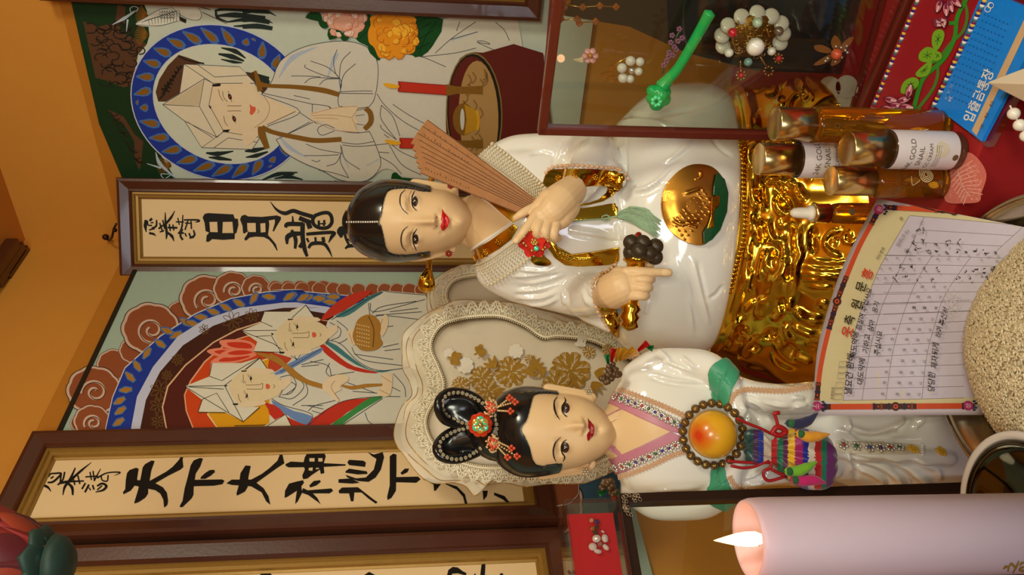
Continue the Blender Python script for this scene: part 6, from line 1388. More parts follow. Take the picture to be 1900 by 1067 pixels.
# rear pane: second sheet of glass, tilted so that it mirrors the candle flame
Pc = P(1395, 1000, .50); Pr = P(1085, 112, 1.62); mid = (Pc+Pr)/2; nb_ = (Pc-Pr).normalized(); plB = Plane(mid, nb_)
db = Vector((-nb_.y, nb_.x, 0)).normalized(); db = db if db.x > 0 else -db; ub = nb_.cross(db); ub = ub if ub.z > 0 else -ub
l_ = plB(1005, 236); zlen = (l_.z-ZR-.004)/ub.z; l_ = l_-ub*zlen; wB = .30
bm = bmesh.new(); box(bm, l_+db*wB/2+ub*zlen/2, (wB/2, .001, zlen/2), (db, nb_, ub)); obj('rear_glass', bm, m_gl, TCs, smooth=False)
for z in (0., zlen):
    bm = bmesh.new(); bar(bm, l_+ub*z, l_+db*wB+ub*z, .006, .006, nb_); obj('rear_bar', bm, m_mah, TCs, smooth=False)
m_blk = mat('dark_board_black', (12, 11, 12), .9, sheen=.2, vary=.2)
# added black board, stands in for the darkness seen in the case glass
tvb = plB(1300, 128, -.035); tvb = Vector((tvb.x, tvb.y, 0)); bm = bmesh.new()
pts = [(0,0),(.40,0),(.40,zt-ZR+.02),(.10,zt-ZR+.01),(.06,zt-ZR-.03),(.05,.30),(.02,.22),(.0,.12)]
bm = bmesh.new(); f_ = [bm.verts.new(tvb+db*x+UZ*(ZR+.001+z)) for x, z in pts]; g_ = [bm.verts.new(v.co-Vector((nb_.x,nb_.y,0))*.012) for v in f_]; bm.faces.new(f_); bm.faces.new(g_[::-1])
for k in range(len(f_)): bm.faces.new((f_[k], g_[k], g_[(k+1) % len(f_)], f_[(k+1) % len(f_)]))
bmesh.ops.recalc_face_normals(bm, faces=bm.faces[:]); tag(obj('added_dark_board', bm, m_blk, smooth=False), 'added black board darkening the view through the glass jewellery case', 'board')
JP = Plane(plF.o-ncs*.012, ncs)
def J(x, y, l=0.): return JP(x, y, l)
js = 1.0/F
def jr(r): return r*.95/F
frJ = facing(ncs)
def jball(bm, q, r, l=0., sc=None): ball(bm, J(*q, l), jr(r), 12, 8, sc=sc)
# jade hairpin
t = thing('jade_hairpin', 'green jade hairpin with a round flower head slanting inside the glass case', 'hairpin'); m_jd = mat('green_jade', (40, 196, 100), .25, vary=.2, scale=60, sss=.2, coat=.3)
q = cK2((1205,90),(1150,190),(1060,350),(980,480),(910,560),(870,610))
bm = bmesh.new(); tube(bm, cat_smooth([J(*p) for p in q], False, 5), [jr(r) for r in (11,10,9.5,9.5,11,15)], 16); obj('pin_shaft', bm, m_jd, t)
bm = bmesh.new(); 
for x, y, r in ((850,660,20),(800,690,13),(880,700,14),(830,730,15),(800,640,12),(885,650,13)): jball(bm, cK2((x, y))[0], r)
o = obj('pin_head', bm, m_jd, t); remesh(o, .0012, 3)
bm = bmesh.new(); c = cK2((828,715))[0]
for k in range(7): ball(bm, J(c[0]+7*math.cos(k*.9), c[1]+7*math.sin(k*.9), .012), jr(4.5), 10, 8)
obj('carved_flower', bm, mat('pale_jade', (90,214,140), .3, vary=.1, sss=.2), t)
# pearl brooch
t = thing('pearl_brooch', 'brooch of six white pearls and gold leaves inside the glass case', 'brooch')
m_wp = mat('white_pearl', (228, 222, 208), .15, coat=.6, vary=.03); m_jg = mat('jewel_gold', (206, 160, 84), .22, metal=.9, vary=.2, scale=300)
for x, y, r in ((645,430,9.5),(712,436,8.5),(585,480,9.5),(702,503,8),(592,550,9.5),(642,556,8)):
    bm = bmesh.new(); jball(bm, cK2((x, y))[0], r, .004); obj('pearl', bm, m_wp, t)
bm = bmesh.new(); jball(bm, cK2((655,497))[0], 6.5, .004); obj('crystal_ball', bm, m_sil, t)
for pts in (((545,470),(510,465),(480,490),(520,510)), ((530,505),(470,510),(425,530),(480,540)), ((540,540),(490,540),(440,580),(500,560)), ((560,560),(530,565),(505,585),(545,585))):
    cv = Canvas(J, .004); cv.fill(cK2(*pts), m_jg, 3); cv.build('gold_leaf', t, solid=.0012)
bm = bmesh.new(); tube(bm, [J(*p, .001) for p in cK2((480,530),(560,440),(620,400),(640,480),(600,540))], jr(2), 6); obj('gold_wire', bm, m_jg, t)
# pink flower pin
t = thing('flower_pin', 'small pink six petal flower pin in the upper part of the glass case', 'pin')
c = cK2((362,393))[0]; m_pk = mat('pink_enamel', (226, 160, 156), .2, coat=.5)
for k in range(6): bm = bmesh.new(); jball(bm, (c[0]+9.5*math.cos(k*1.047), c[1]+9.5*math.sin(k*1.047)), 6, 0, (1, .5, 1)); obj('petal', bm, m_pk, t)
bm = bmesh.new(); jball(bm, c, 4, .004); obj('center_stone', bm, m_amb, t)
# violet flower spray
t = thing('flower_spray_pin', 'slender pin of tiny violet flowers beside the jade hairpin in the glass case', 'pin'); m_vi = mat('violet_enamel', (150, 96, 124), .25, coat=.4, vary=.2, scale=300)
for x, y in ((990,205),(940,250),(1010,268),(980,290),(930,300),(920,370),(968,350),(955,330),(900,430),(880,460),(915,400),(945,390)):
    bm = bmesh.new(); c = cK2((x, y))[0]
    for k in range(5): jball(bm, (c[0]+3.2*math.cos(k*1.257), c[1]+3.2*math.sin(k*1.257)), 2.5)
    obj('tiny_flower', bm, m_vi, t)
bm = bmesh.new(); tube(bm, [J(*p, -.002) for p in cK2((1000,200),(950,300),(910,400),(870,520))], jr(2), 6); obj('pin_stem', bm, mat('green_enamel', (60,90,50), .4), t)
# shell flower ornament with pearls
t = thing('shell_flower_ornament', 'white shell ornament with gold filigree and coloured pearls in the glass case', 'ornament'); m_sh = mat('white_shell', (206, 198, 176), .35, coat=.3)
for x, y in ((1430,118),(1540,92),(1640,115),(1335,180),(1708,165),(1292,250),(1300,325),(1722,235),(1700,300)):
    bm = bmesh.new(); c = Vector(cK2((x, y))[0]); o_ = Vector(cK2((1510,260))[0]); jball(bm, c, 15.5, -.006, (1, .45, 1)); obj('shell_petal', bm, m_sh, t)
bm = bmesh.new(); r_ = random.Random(8); c = cK2((1510,260))[0]
for k in range(46):
    a = r_.uniform(0, 6.28); q = r_.uniform(.1, 1)*44; p = J(c[0]+q*math.cos(a), c[1]+q*.85*math.sin(a), .001+.003*r_.random()); s_ = r_.uniform(.002, .0045); tube(bm, [p+frJ @ Vector((s_*math.cos(u_*1.1+a), s_*math.sin(u_*1.1+a), 0)) for u_ in range(5)], .0006, 5)
obj('gold_filigree', bm, m_jg, t)
bm = bmesh.new(); lathe(bm, [(0,.001),(jr(40),.0),(jr(42),-.003),(0,-.003)], J(*c, 0), ncs, 24); obj('gold_disc', bm, mat('antique_gold_plate', (140,98,34), .4, metal=.8, vary=.3, scale=300, bump=.4, bscale=500), t)
for x, y, r, m in ((1365,230,9,mat('red_pearl',(190,30,44),.2,coat=.5)),(1540,160,9.5,mat('green_pearl',(170,190,160),.2,coat=.5)),(1690,220,9,mat('grey_pearl',(120,104,86),.2,metal=.4,coat=.5)),(1525,330,17,m_wp),(1340,372,8.5,m_wp),(1640,362,8,m_wp),(1475,437,8,mat('teal_pearl',(120,160,150),.2,coat=.5)),(1690,412,6,mat('red_pearl',(190,30,44))),(1425,530,5.5,mat('red_pearl',(190,30,44)))):
    bm = bmesh.new(); jball(bm, cK2((x, y))[0], r, .008); obj('pearl', bm, m, t)
for pts in (((1365,230),(1370,300),(1390,350)), ((1450,170),(1475,290)), ((1605,200),(1625,260)), ((1420,430),(1425,510)), ((1560,400),(1615,480)), ((1665,330),(1672,380))):
    bm = bmesh.new(); tube(bm, [J(*p, .006) for p in cK2(*pts)], jr(1.6), 6); obj('gold_stem', bm, m_jg, t)
for x, y in ((1425,530),(1690,412),(1620,500),(1500,325)):
    bm = bmesh.new(); c = cK2((x, y))[0]
    for k in range(8): jball(bm, (c[0]+8*math.cos(k*.785), c[1]+8*math.sin(k*.785)), 2.2, .007)
    obj('gold_floret', bm, m_jg, t)
# coral star brooch
t = thing('star_brooch', 'amber star brooch with a coral bead and crystals in the glass case', 'brooch')
for k, pts in enumerate((((540,350),(480,320),(422,325),(440,360),(520,375)), ((560,350),(540,300),(570,250),(610,300),(600,345)), ((600,350),(640,290),(700,260),(670,320),(620,370)), ((540,385),(470,420),(418,460),(490,450),(550,410)), ((560,400),(540,450),(550,465),(600,440),(605,410)))):
    cv = Canvas(J, .002); cv.fill(cK3(*pts), mat('amber_shell', (150,92,44), .3, vary=.3, scale=200), 3); cv.build('star_arm', t, solid=.001)
bm = bmesh.new(); jball(bm, cK3((577,382))[0], 10.5, .006); obj('coral_bead', bm, mat('coral_bead', (222,96,60), .3, coat=.4), t)
bm = bmesh.new()
for x, y in ((575,328),(610,335),(650,325),(640,355),(655,370),(615,405),(570,435),(515,412),(500,430),(548,372)): jball(bm, cK3((x, y))[0], 2.8, .004)
obj('crystals', bm, m_sil, t)
# amber chain hung inside
t = thing('amber_necklace', 'dark amber bead necklace hanging in the corner of the glass case', 'necklace'); m_ab = mat('dark_amber_bead', (146, 76, 30), .1, coat=.6, vary=.3, scale=200)
for pts in (((195,-20),(180,60),(150,140)), ((205,35),(300,50),(430,40),(560,50)), ((160,145),(270,130),(300,160),(420,150))):
    bm = bmesh.new(); tube(bm, [J(*p) for p in cK2(*pts)], jr(1.1), 5); obj('chain', bm, m_jg, t)
for x, y in ((200,10),(180,50),(160,100),(155,135),(310,50),(430,40),(545,48),(270,135),(400,150),(285,165)):
    bm = bmesh.new(); c = cK2((x, y))[0]
    for k in range(4): jball(bm, (c[0]+3*math.cos(k*1.57), c[1]+3*math.sin(k*1.57)), 3.6)
    obj('amber_bead', bm, m_ab, t)
# pale petal discs lying in the case
t = thing('petal_rounds', 'three pale serrated fabric petals lying on the red cloth in the glass case', 'petals')
for x, y, r in ((530,620,20),(650,612,20),(610,700,22)):
    c = cK3((x, y))[0]; cv = Canvas(lambda a, b, l: PZ(a, b, ZR+.004+l), .001*(1+(x % 3)))
    cv.fill([(c[0]+r*(1+.04*(k % 2))*math.cos(k*.1047), c[1]+r*1.05*(1+.04*(k % 2))*math.sin(k*.1047)) for k in range(60)], mat('pale_petal_fabric', (206,196,190), .7, vary=.08)); cv.build('petal', t, solid=.0008)
# ------------------------------------------------------------------ embroidered red strip
plT = lambda z: (lambda x, y, l=0.: PZ(x, y, ZR+z+l))
m_sat = mat('crimson_satin', (150, 8, 24), .42, vary=.1, scale=30, sheen=.05, bump=.15, bscale=25)
t = thing('embroidered_band', 'crimson satin band embroidered with lotus vines in front of the glass case', 'embroidered band')
qd = [cK3((820,800))[0], cK3((1165,-30))[0], cK3((1640,-30))[0], cK3((1230,815))[0]]
bm = bmesh.new(); f_ = [bm.verts.new(PZ(*q, ZR+.0008)) for q in qd]; g_ = [bm.verts.new(v.co+UZ*.006) for v in f_]; bm.faces.new(f_); bm.faces.new(g_)
for k in range(4): bm.faces.new((f_[k], f_[(k+1) % 4], g_[(k+1) % 4], g_[k]))
bmesh.ops.recalc_face_normals(bm, faces=bm.faces[:]); obj('satin_pad', bm, m_sat, t, smooth=False, bevel=.0025)
cv = Canvas(plT(.007), .0004, 8e-5); VG = paint(52,140,40,.5); VG2 = paint(78,120,44,.5); LFG = paint(120,170,40); LFD2 = paint(60,110,30); LPK = paint(206,120,140); LPD = paint(130,40,70); LPW = paint(226,190,190); OUTK = paint(50,14,24)
cv.stroke(cK3((1470,-20),(1500,100),(1470,220),(1380,310),(1300,430),(1290,540),(1250,640),(1150,770)), 6, VG2); cv.stroke(cK3((1500,-20),(1430,120),(1410,270),(1330,420),(1200,540),(1150,660),(1120,790)), 8, VG); cv.stroke(cK3((1430,160),(1370,165)), 7, VG, 0); cv.stroke(cK3((1310,420),(1240,440)), 7, VG, 0)
for pts in (((1250,310),(1260,230),(1310,205),(1340,240),(1320,310),(1280,360)), ((1280,360),(1220,330),(1165,370),(1160,420),(1210,440),(1270,420)), ((1240,430),(1180,470),(1135,520),(1160,545),(1220,530),(1250,470)), ((1030,650),(1050,580),(1110,545),(1155,560),(1150,610),(1080,660)), ((1260,360),(1310,370),(1320,410),(1270,430))):
    cv.fill(cK3(*pts), LFG, 3); c = (sum(p[0] for p in pts)/len(pts), sum(p[1] for p in pts)/len(pts)); cv.lines([cK3(c, ((p[0]+c[0])/2, (p[1]+c[1])/2)) for p in pts], 1.4, LFD2, 0)
def lot(cx, cy, sc, ps):
    for dx, dy, a in ps:
        q = [(cx+dx+sc*(u_*math.cos(a)-v_*math.sin(a)), cy+dy+sc*(u_*math.sin(a)+v_*math.cos(a))) for u_, v_ in ((-45,0),(-15,-20),(25,-16),(48,0),(25,16),(-15,20))]
        cv.fill(cK3(*[(cx+dx+(x-cx-dx)*1.15, cy+dy+(y-cy-dy)*1.2) for x, y in q]), OUTK, 3); cv.fill(cK3(*q), LPK, 3); cv.stroke(cK3(q[0], (cx+dx, cy+dy)), 5, LPD, 0); cv.stroke(cK3((cx+dx, cy+dy), q[3]), 3, LPW, 0)
lot(1340, 20, 1., ((-40,20,1.9),(40,20,1.2),(10,45,1.5),(80,-5,.7))); lot(1312, 160, .62, ((-30,-10,.3),(-25,15,.2),(15,5,1.2),(30,-10,1.6),(5,-20,.2))); lot(1010, 715, 1.05, ((-50,-10,.2),(40,-10,-.3),(-10,30,.1),(60,40,.1),(-70,55,.3),(0,70,0),(80,-70,-1.3)))
cv.build('embroidery', t)
cols = [paint(226,214,200), paint(40,30,110), paint(216,176,60), paint(120,24,70), paint(60,110,110)]
for s_, e_ in ((qd[0], qd[1]), (qd[3], qd[2])):
    bm = bmesh.new(); q = along([s_, e_], 5.)
    for i, (x, y) in enumerate(q):
        n0 = len(bm.faces); ball(bm, PZ(x, y, ZR+.007), .0026, 8, 6); bm.faces.ensure_lookup_table()
        for f in bm.faces[n0:]: f.material_index = i % 5
    obj('rope_piping', bm, cols, t)
# ------------------------------------------------------------------ blue bank book in a clear sleeve
t = thing('bank_book', 'blue bank passbook with white Korean lettering in a clear plastic sleeve', 'bank book')
def flat(name, q, z, th, m, bev=.0):
    bm = bmesh.new(); a = [bm.verts.new(PZ(*p, ZR+z)) for p in q]; b = [bm.verts.new(v.co+UZ*th) for v in a]; n = len(q); bm.faces.new(a); bm.faces.new(b)
    for k in range(n): bm.faces.new((a[k], a[(k+1) % n], b[(k+1) % n], b[k]))
    bmesh.ops.recalc_face_normals(bm, faces=bm.faces[:]); return obj(name, bm, m, t, smooth=False, bevel=bev)
flat('plastic_sleeve', [(1738,196),(1830,-30),(1975,30),(1846,272),(1832,274)], .0009, .0008, thin_glass('clear_sleeve', (.85,.8,.78)))
flat('cover', [(1740,197),(1832,-20),(1950,30),(1828,262)], .0022, .004, mat('bright_blue_cover', (16,132,236), .35, vary=.12, scale=220, coat=.2))
cv = Canvas(plT(.0064), .0002, 6e-5); WT = paint(232,230,224); dv = (.40,-.917)
cv.fill([(1803,242),(1812,252),(1920,25),(1908,20)], paint(206,172,132))
BB = CR(1740, 100, 3.335)
cv.text('입출금통장', BB((208,432))[0], WT, 23.0, dv, (-.917,-.40), bold=.016)
cv.text('요구불 예금', (1756,186), paint(150,186,214), 6.5, dv, (-.917,-.40)); cv.text('보통', (1763,190), WT, 6.5, dv, (-.917,-.40))
for k, s_ in enumerate(('기분', '좋은', '통장')): cv.text(s_, (1821-(0)+k*9.4, 242-k*21.5), paint(90,66,44), 6.4, dv, (-.917,-.40))
cv.text('○', (1835,26), WT, 16, dv, (-.917,-.40)); cv.ell(1838, 10, 6, 6, WT); cv.ell(1839, 10, 4, 4, paint(24,116,206))
for i in range(9):
    for j in range(14): cv.ell(1772+i*7+j*4.2-14, 176-j*12+i*3, 1.5, 1.5, paint(16,100,190), n=8); cv.k -= 1
cv.build('printing', t)
# ------------------------------------------------------------------ skeleton leaf
t = thing('skeleton_leaf', 'pale skeleton leaf with fine veins lying on red cloth below the bottles', 'leaf')
SL = CR(1740, 100, 3.335); lp = SL((190,610),(250,650),(295,720),(298,780),(270,860),(255,915),(160,925),(60,920),(40,870),(60,760),(120,660))
cv = Canvas(plT(.002), .0003, 6e-5); cv.fill(lp, mat('pale_leaf_tissue', (232,130,118), .6, vary=.15, scale=300, alpha=.75), 3)
LV = paint(240,190,176); cv.lines([SL((125,720),(150,810),(215,905))]+[SL((125+i*9, 720+i*19), (60+i*14, 780+i*22)) for i in range(8)]+[SL((125+i*10, 720+i*19), (215+i*9, 660+i*30)) for i in range(8)], 1.1, LV, 3)
r_ = random.Random(3); cv.lines([SL((x, y), (x+r_.uniform(-14,14), y+r_.uniform(-14,14)), (x+r_.uniform(-14,14), y+r_.uniform(-14,14))) for x, y in [(r_.uniform(75,270), r_.uniform(690,900)) for _ in range(120)]], .5, LV, 0); cv.build('leaf_blade', t)
# ------------------------------------------------------------------ cosmetic bottles
m_amg = mat('amber_glass', (206, 146, 30), .02, trans=.92, ior=1.33, vary=0); m_capg = mat('brushed_gold_cap', (226, 192, 124), .24, metal=1., vary=.05); m_wl = mat('white_label', (206, 196, 196), .35, vary=.02, coat=.2); m_gt = mat('brown_gold_lettering', (92, 74, 44), .4)
m_thk = mat('smoky_glass_base', (150, 110, 84), .05, trans=.8, ior=1.45, vary=0)
def bottle(label, base, rpx, top_px, cap_px, white, th0=-.45, sc=1.):
    t = thing('cosmetic_bottle', label, 'bottle', group='gold capped cosmetic bottles')
    c = PZ(base[0], base[1], ZR); dep = (c-CAMP).dot(FWD); R = rpx*dep/F; zt_ = P(top_px, base[1], c.y).z; zc = P(cap_px, base[1], c.y-R*.9).z; c = Vector((c.x, c.y, ZR+.0005)); H = zt_-c.z; hc_ = zc-c.z
    bm = bmesh.new(); lathe(bm, [(0,0),(R*.9,0),(R,.002),(R,hc_-.006),(R*.97,hc_-.002),(R*.8,hc_),(0,hc_)], c, seg=48); obj('glass_body', bm, m_thk if white else m_amg, t)
    bm = bmesh.new(); Rc = R*.9; lathe(bm, [(0,hc_+.0005),(Rc,hc_+.0005),(Rc,H-.0012),(Rc*.97,H),(Rc*.93,H-.0004),(0,H-.0002)], c, seg=48); obj('gold_cap', bm, m_capg, t)
    f = CAMP-c; f.z = 0; f.normalize(); r = Vector((-f.y, f.x, 0))
    if r.x < 0: r = -r
    proj = lambda a, b, l: c+(f*math.cos(a/R)+r*math.sin(a/R))*(R+l)+UZ*b
    if white:
        bm = bmesh.new(); lathe(bm, [(R+.0003,.010),(R+.0005,.011),(R+.0005,hc_-.002),(R+.0003,hc_-.001)], c, seg=48); obj('white_sleeve', bm, m_wl, t)
    cv = Canvas(proj, .0008, 2e-5, step=.003); o_ = th0*R
    ink = m_gt if white else mat('dark_gold_lettering', (96, 62, 16), .4)
    z1 = hc_-.020 if white else hc_-.022
    cv.text('24K GOLD', (o_, z1), ink, .0088*sc, (1,0), (0,1), align='CENTER'); cv.text('SNAIL', (o_, z1-.0105*sc), ink, .0088*sc, (1,0), (0,1), align='CENTER'); cv.text('CC CREAM' if white else 'ESSENCE', (o_, z1-.021*sc), ink, .0062*sc, (1,0), (0,1), align='CENTER')
    for k in range(3): cv.stroke([(o_-.012, z1-.026*sc-k*.0022), (o_+.012, z1-.026*sc-k*.0022)], .0004, ink, 0, up=False)
    zs = .030; xs = o_+.008; sp_ = [(xs+.0085*(1-k/60*.85)*math.cos(k*.42), zs+.0085*(1-k/60*.85)*math.sin(k*.42)) for k in range(60)]
    cv.stroke(sp_, .0008, mat('gold_swirl_print', (150,126,84) if white else (206,190,140), .4), 0); cv.stroke([(xs-.006, zs+.008),(xs-.011, zs+.016),(xs-.002, zs+.018)], .0005, mat('gold_swirl_print', (150,126,84)))
    cv.ell(o_, .0145, .0032, .0032, ink, n=14)
    cv.build('printed_lettering', t)
    if white:
        pass
    return t
bottle('tall amber bottle with gold cap, the one nearest the glass case', (1749,238), 33.5, 1436, 1520, False, -.9)
bottle('short bottle with gold cap and full white label with swirl, foremost of the bottles', (1776,280), 35, 1570, 1664, True, -.35, .9)
bottle('tall gold capped bottle with white label, standing behind the two shorter bottles', (1703,301), 32.5, 1407, 1491, True, .15)
bottle('short amber bottle with gold cap, beside the upper corner of the paper form', (1748,339), 30, 1541, 1632, False, .0, .8)
t = thing('dropper_bottle', 'small amber dropper bottle with white rubber bulb above the paper form', 'bottle')
c = PZ(1655, 397, ZR); c = Vector((c.x, c.y, ZR+.0005)); zz = lambda px: P(px, 397, c.y).z-c.z; R = .0128
bm = bmesh.new(); lathe(bm, [(0,0),(R*.9,0),(R,.002),(R,zz(1556)),(R*.9,zz(1545)),(R*.6,zz(1538)),(0,zz(1538))], c, seg=40); obj('glass_body', bm, m_amg, t)
bm = bmesh.new(); lathe(bm, [(0,zz(1539)),(R*.62,zz(1539)),(R*.95,zz(1536)),(R*.95,zz(1512)),(R*1.0,zz(1509)),(R*.8,zz(1506)),(0,zz(1506))], c, seg=40); obj('gold_collar', bm, m_capg, t)
bm = bmesh.new(); lathe(bm, [(0,zz(1506)),(R*.75,zz(1506)),(R*.72,zz(1501)),(R*.52,zz(1496)),(R*.5,zz(1480)),(R*.42,zz(1472)),(R*.2,zz(1467)),(0,zz(1466))], c, seg=32); obj('rubber_bulb', bm, mat('white_rubber', (226,216,196), .5), t)
bm = bmesh.new(); lathe(bm, [(0,.01),(.0022,.012),(.003,.04),(.003,zz(1540)),(0,zz(1540))], c, seg=14); obj('pipette', bm, m_gl, t)
f = CAMP-c; f.z = 0; f.normalize(); r = Vector((-f.y, f.x, 0)); r = r if r.x > 0 else -r
cv = Canvas(lambda a, b, l: c+(f*math.cos(a/R)+r*math.sin(a/R))*(R+l)+UZ*b, .0006, 2e-5, step=.003); cv.ell(.002, zz(1570), .0042, .0042, m_gt, n=16)
for k in range(6): cv.text('24K GOLD SNAIL', (0, zz(1588+k*9)), m_gt, .0042, (1,0), (0,1), align='CENTER')
cv.build('printed_lettering', t)
# ------------------------------------------------------------------ rice bowl and paper form
bc_ = PZ(1916, 650, ZC-.57); bc_ = Vector((bc_.x, bc_.y, ZT)); Rb = .145; hb = ZC-.57-ZT
m_ss = mat('brushed_steel', (190, 176, 150), .22, metal=1., vary=.05)
t = thing('steel_bowl', 'wide polished steel bowl holding the heap of rice', 'bowl')
bm = bmesh.new(); lathe(bm, [(0,.001),(.07,.001),(.09,.006),(.118,.05),(.130,hb-.012),(.136,hb-.003),(Rb,hb),(Rb+.001,hb-.002),(.137,hb-.007),(.133,hb-.014),(.115,.05),(.088,.010),(0,.006)][::-1], bc_, seg=96); obj('bowl_shell', bm, m_ss, t)
bm = bmesh.new(); tube(bm, [bc_+Vector((Rb*math.cos(a), Rb*math.sin(a), hb-.001)) for a in np.linspace(0, 6.283, 97)[:-1]], .0016, 8, closed=True); obj('rolled_rim', bm, m_ss, t)
zr0 = ZC-.596
hz = lambda x, y: zr0+.064*max(0, 1-((x-bc_.x)**2+(y-bc_.y)**2)/.1175**2)
m_rc = mat('polished_rice_grain', (200, 182, 146), .5, vary=.1, scale=400, sss=.1); m_rc2 = mat('pale_rice_grain', (214, 198, 164), .5, vary=.05)
bm = bmesh.new(); r_ = random.Random(12)
rows = []
for i in range(25):
    rr = .1185*i/24; rows.append([bm.verts.new((bc_.x+rr*math.cos(a), bc_.y+rr*math.sin(a), hz(bc_.x+rr*math.cos(a), bc_.y+rr*math.sin(a))-.0015)) for a in np.linspace(0, 6.283, 73)[:-1]])
for a, b in zip(rows, rows[1:]):
    for k in range(72): bm.faces.new((a[k], b[k], b[(k+1) % 72], a[(k+1) % 72]))
bmesh.ops.remove_doubles(bm, verts=bm.verts[:], dist=1e-6); bmesh.ops.recalc_face_normals(bm, faces=bm.faces[:])
V = [tuple(v.co) for v in bm.verts]; bm.verts.index_update(); FF = [[v.index for v in f.verts] for f in bm.faces]; bm.free(); MI = [0]*len(FF)
g = bmesh.new(); ball(g, (0,0,0), 1, 6, 4, sc=(.0028, .00115, .00105)); g.verts.index_update(); gv = np.array([v.co for v in g.verts]); gf = [[v.index for v in f.verts] for f in g.faces]; g.free()
VV = [np.array(V)]; n0 = len(V)
for k in range(11000):
    a = r_.uniform(0, 6.283); rr = .118*math.sqrt(r_.random()); x = bc_.x+rr*math.cos(a); y = bc_.y+rr*math.sin(a)
    if px_of((x, y, hz(x, y)))[0] > 1925: continue
    M_ = np.array((Matrix.Rotation(r_.uniform(0, 6.28), 3, 'Z') @ Matrix.Rotation(r_.uniform(-.5, .5), 3, 'Y')))
    VV.append(gv @ M_.T+np.array((x, y, hz(x, y)+r_.uniform(-.0008, .001)))); FF += [[i+n0 for i in f] for f in gf]; MI += [1 if r_.random() < .25 else 0]*len(gf); n0 += len(gv)
me = bpy.data.meshes.new('rice'); me.from_pydata(np.concatenate(VV).tolist(), [], FF); me.polygons.foreach_set('material_index', MI)
tag(link('rice', me, [m_rc, m_rc2]), 'heap of white rice grains filling the steel bowl', 'rice', kind='stuff')
# ---- prayer form
t = thing('prayer_form', 'printed Korean prayer form with orange patterned border leaning against the rice heap', 'paper form')
cY7 = CR(1500, 560, 4.64); cY6 = CR(1500, 370, 5.335); cY8 = CR(1640, 370, 4.638)
top = cat_smooth([Vector((*p, 0)) for p in ((1508,771),(1513,681),(1520,631),(1530,594),(1541,558),(1562,498),(1594,432),(1628,368))], False, 6)
bot = cat_smooth([Vector((*p, 0)) for p in ((1835,770),(1843,720),(1855,670),(1866,630),(1880,590),(1905,530),(1940,475),(1985,438))], False, 6)
bm = bmesh.new(); nS = len(top); g_ = []
for i in range(nS):
    s_ = i/(nS-1); row = []
    for k in range(15):
        q = k/14; p = top[i].lerp(bot[i], q)
        if i == nS-1: pass
        yy = p.y+(0 if s_ < .5 else 0); Y = (.858-.012*s_+.02*math.sin(s_*3.14))*(1-q)+(.765-.085*s_)*q-.02*math.sin(q*3.14)
        row.append(bm.verts.new(P(p.x, yy, Y)))
    g_.append(row)
for a, b in zip(g_, g_[1:]):
    for k in range(14): bm.faces.new((a[k], a[k+1], b[k+1], b[k]))
m_pw = mat('white_form_paper', (186, 178, 190), .6, vary=.02); sheet = obj('sheet', bm, m_pw, t, solid=.0004)
shc = caster(sheet, fallback=.83); cv = Canvas(shc, .0003, 5e-5, step=8)
CRM2 = paint(190,178,138); ORG = paint(182,70,38); DBR = paint(62,30,28); DBL = paint(40,34,60); MAG = paint(150,44,92); GRD = paint(112,104,108); INKK = paint(24,22,28); FRM = paint(180,172,186)
Lb = cY7((75,850),(100,600),(155,330),(240,30))+cY6((370,790),(500,480),(640,220),(700,110)); Bb = cY7((75,905),(500,902),(900,898),(1345,893),(1420,892)); Rt = cY8((20,72),(450,95),(800,122),(1206,178))
cv.fill(Lb+cY8((450,95),(800,122),(1206,178))+[(1900,560),(1840,700),(1815,752)]+cY7((900,898),(500,902)), CRM2)
H1 = cY7((300,848),(355,478),(415,205))+cY6((545,1050),(640,840),(720,650),(1000,165)); H2 = cY7((463,845),(520,480),(575,240))+cY6((735,1050),(830,840),(970,560))+cY8((350,150)); H3 = cY7((668,840),(720,470),(800,160))+cY8((240,800),(320,640),(415,490)); H4 = cY7((977,832),(1020,460),(1095,176))+cY8((500,880),(590,720),(750,495))
cv.fill(H1+cY8((700,180),(1206,228))+[(1900,560),(1820,735)]+cY7((1337,828)), FRM)
GL = [H1, H2, H3, H4, cY7((300,850),(900,838),(1340,826)), cY7((312,752),(1340,727)), cY7((330,660),(1345,632)), cY7((342,570),(1340,540)), cY7((355,478),(1350,437)), cY7((372,385),(1360,345)), cY7((390,295),(1392,252)), cY7((415,205),(1392,165)), cY7((440,115),(1392,75)), cY7((465,20),(1392,-15)), cY6((540,1045),(1067,1030)), cY6((585,940),(1067,935)), cY6((628,842),(1067,838)), cY6((670,745),(1067,745)), cY6((715,650),(1067,650)), cY6((765,557),(1067,562)), cY8((0,480),(600,492),(1206,515)), cY8((140,560),(1110,578)), cY8((100,640),(1000,645)), cY8((0,718),(950,715)), cY8((0,802),(890,795)), cY8((0,893),(830,880)), cY8((0,990),(790,960)), cY8((285,262),(1110,312)), cY8((235,370),(1020,402)), cY8((225,140),(700,180),(1206,228)), cY8((970,445),(1206,230))]
cv.lines(GL, .9, GRD, 3)
for pts, w_ in ((Lb, 9), (Bb, 10.5), (Rt, 9)):
    cv.stroke(pts, w_, ORG); q = along(pts, 2.); n_ = len(q)
    for a_, b_ in ((.0,.10),(.36,.64),(.92,1.)):
        i0, i1 = int(a_*n_), int(b_*n_)
        cv.stroke(q[i0:i1], w_, DBR, 0)
        for k in range(i0, i1-3, 7):
            cv.stroke(q[k:k+3], w_+1.6, DBL if (k//7) % 2 else paint(120,56,36), 0, up=False)
        cv.k += 1
        for k in range(i0+5, i1-3, 14): cv.ell(*q[k], 1.8, 1.8, ORG, n=8); cv.k -= 1
        cv.k += 1
    m_ = q[n_//2]; cv.ell(*m_, 8, 8, DBR); cv.ell(*m_, 4.5, 4.5, ORG); cv.ell(*m_, 2, 2, DBR)
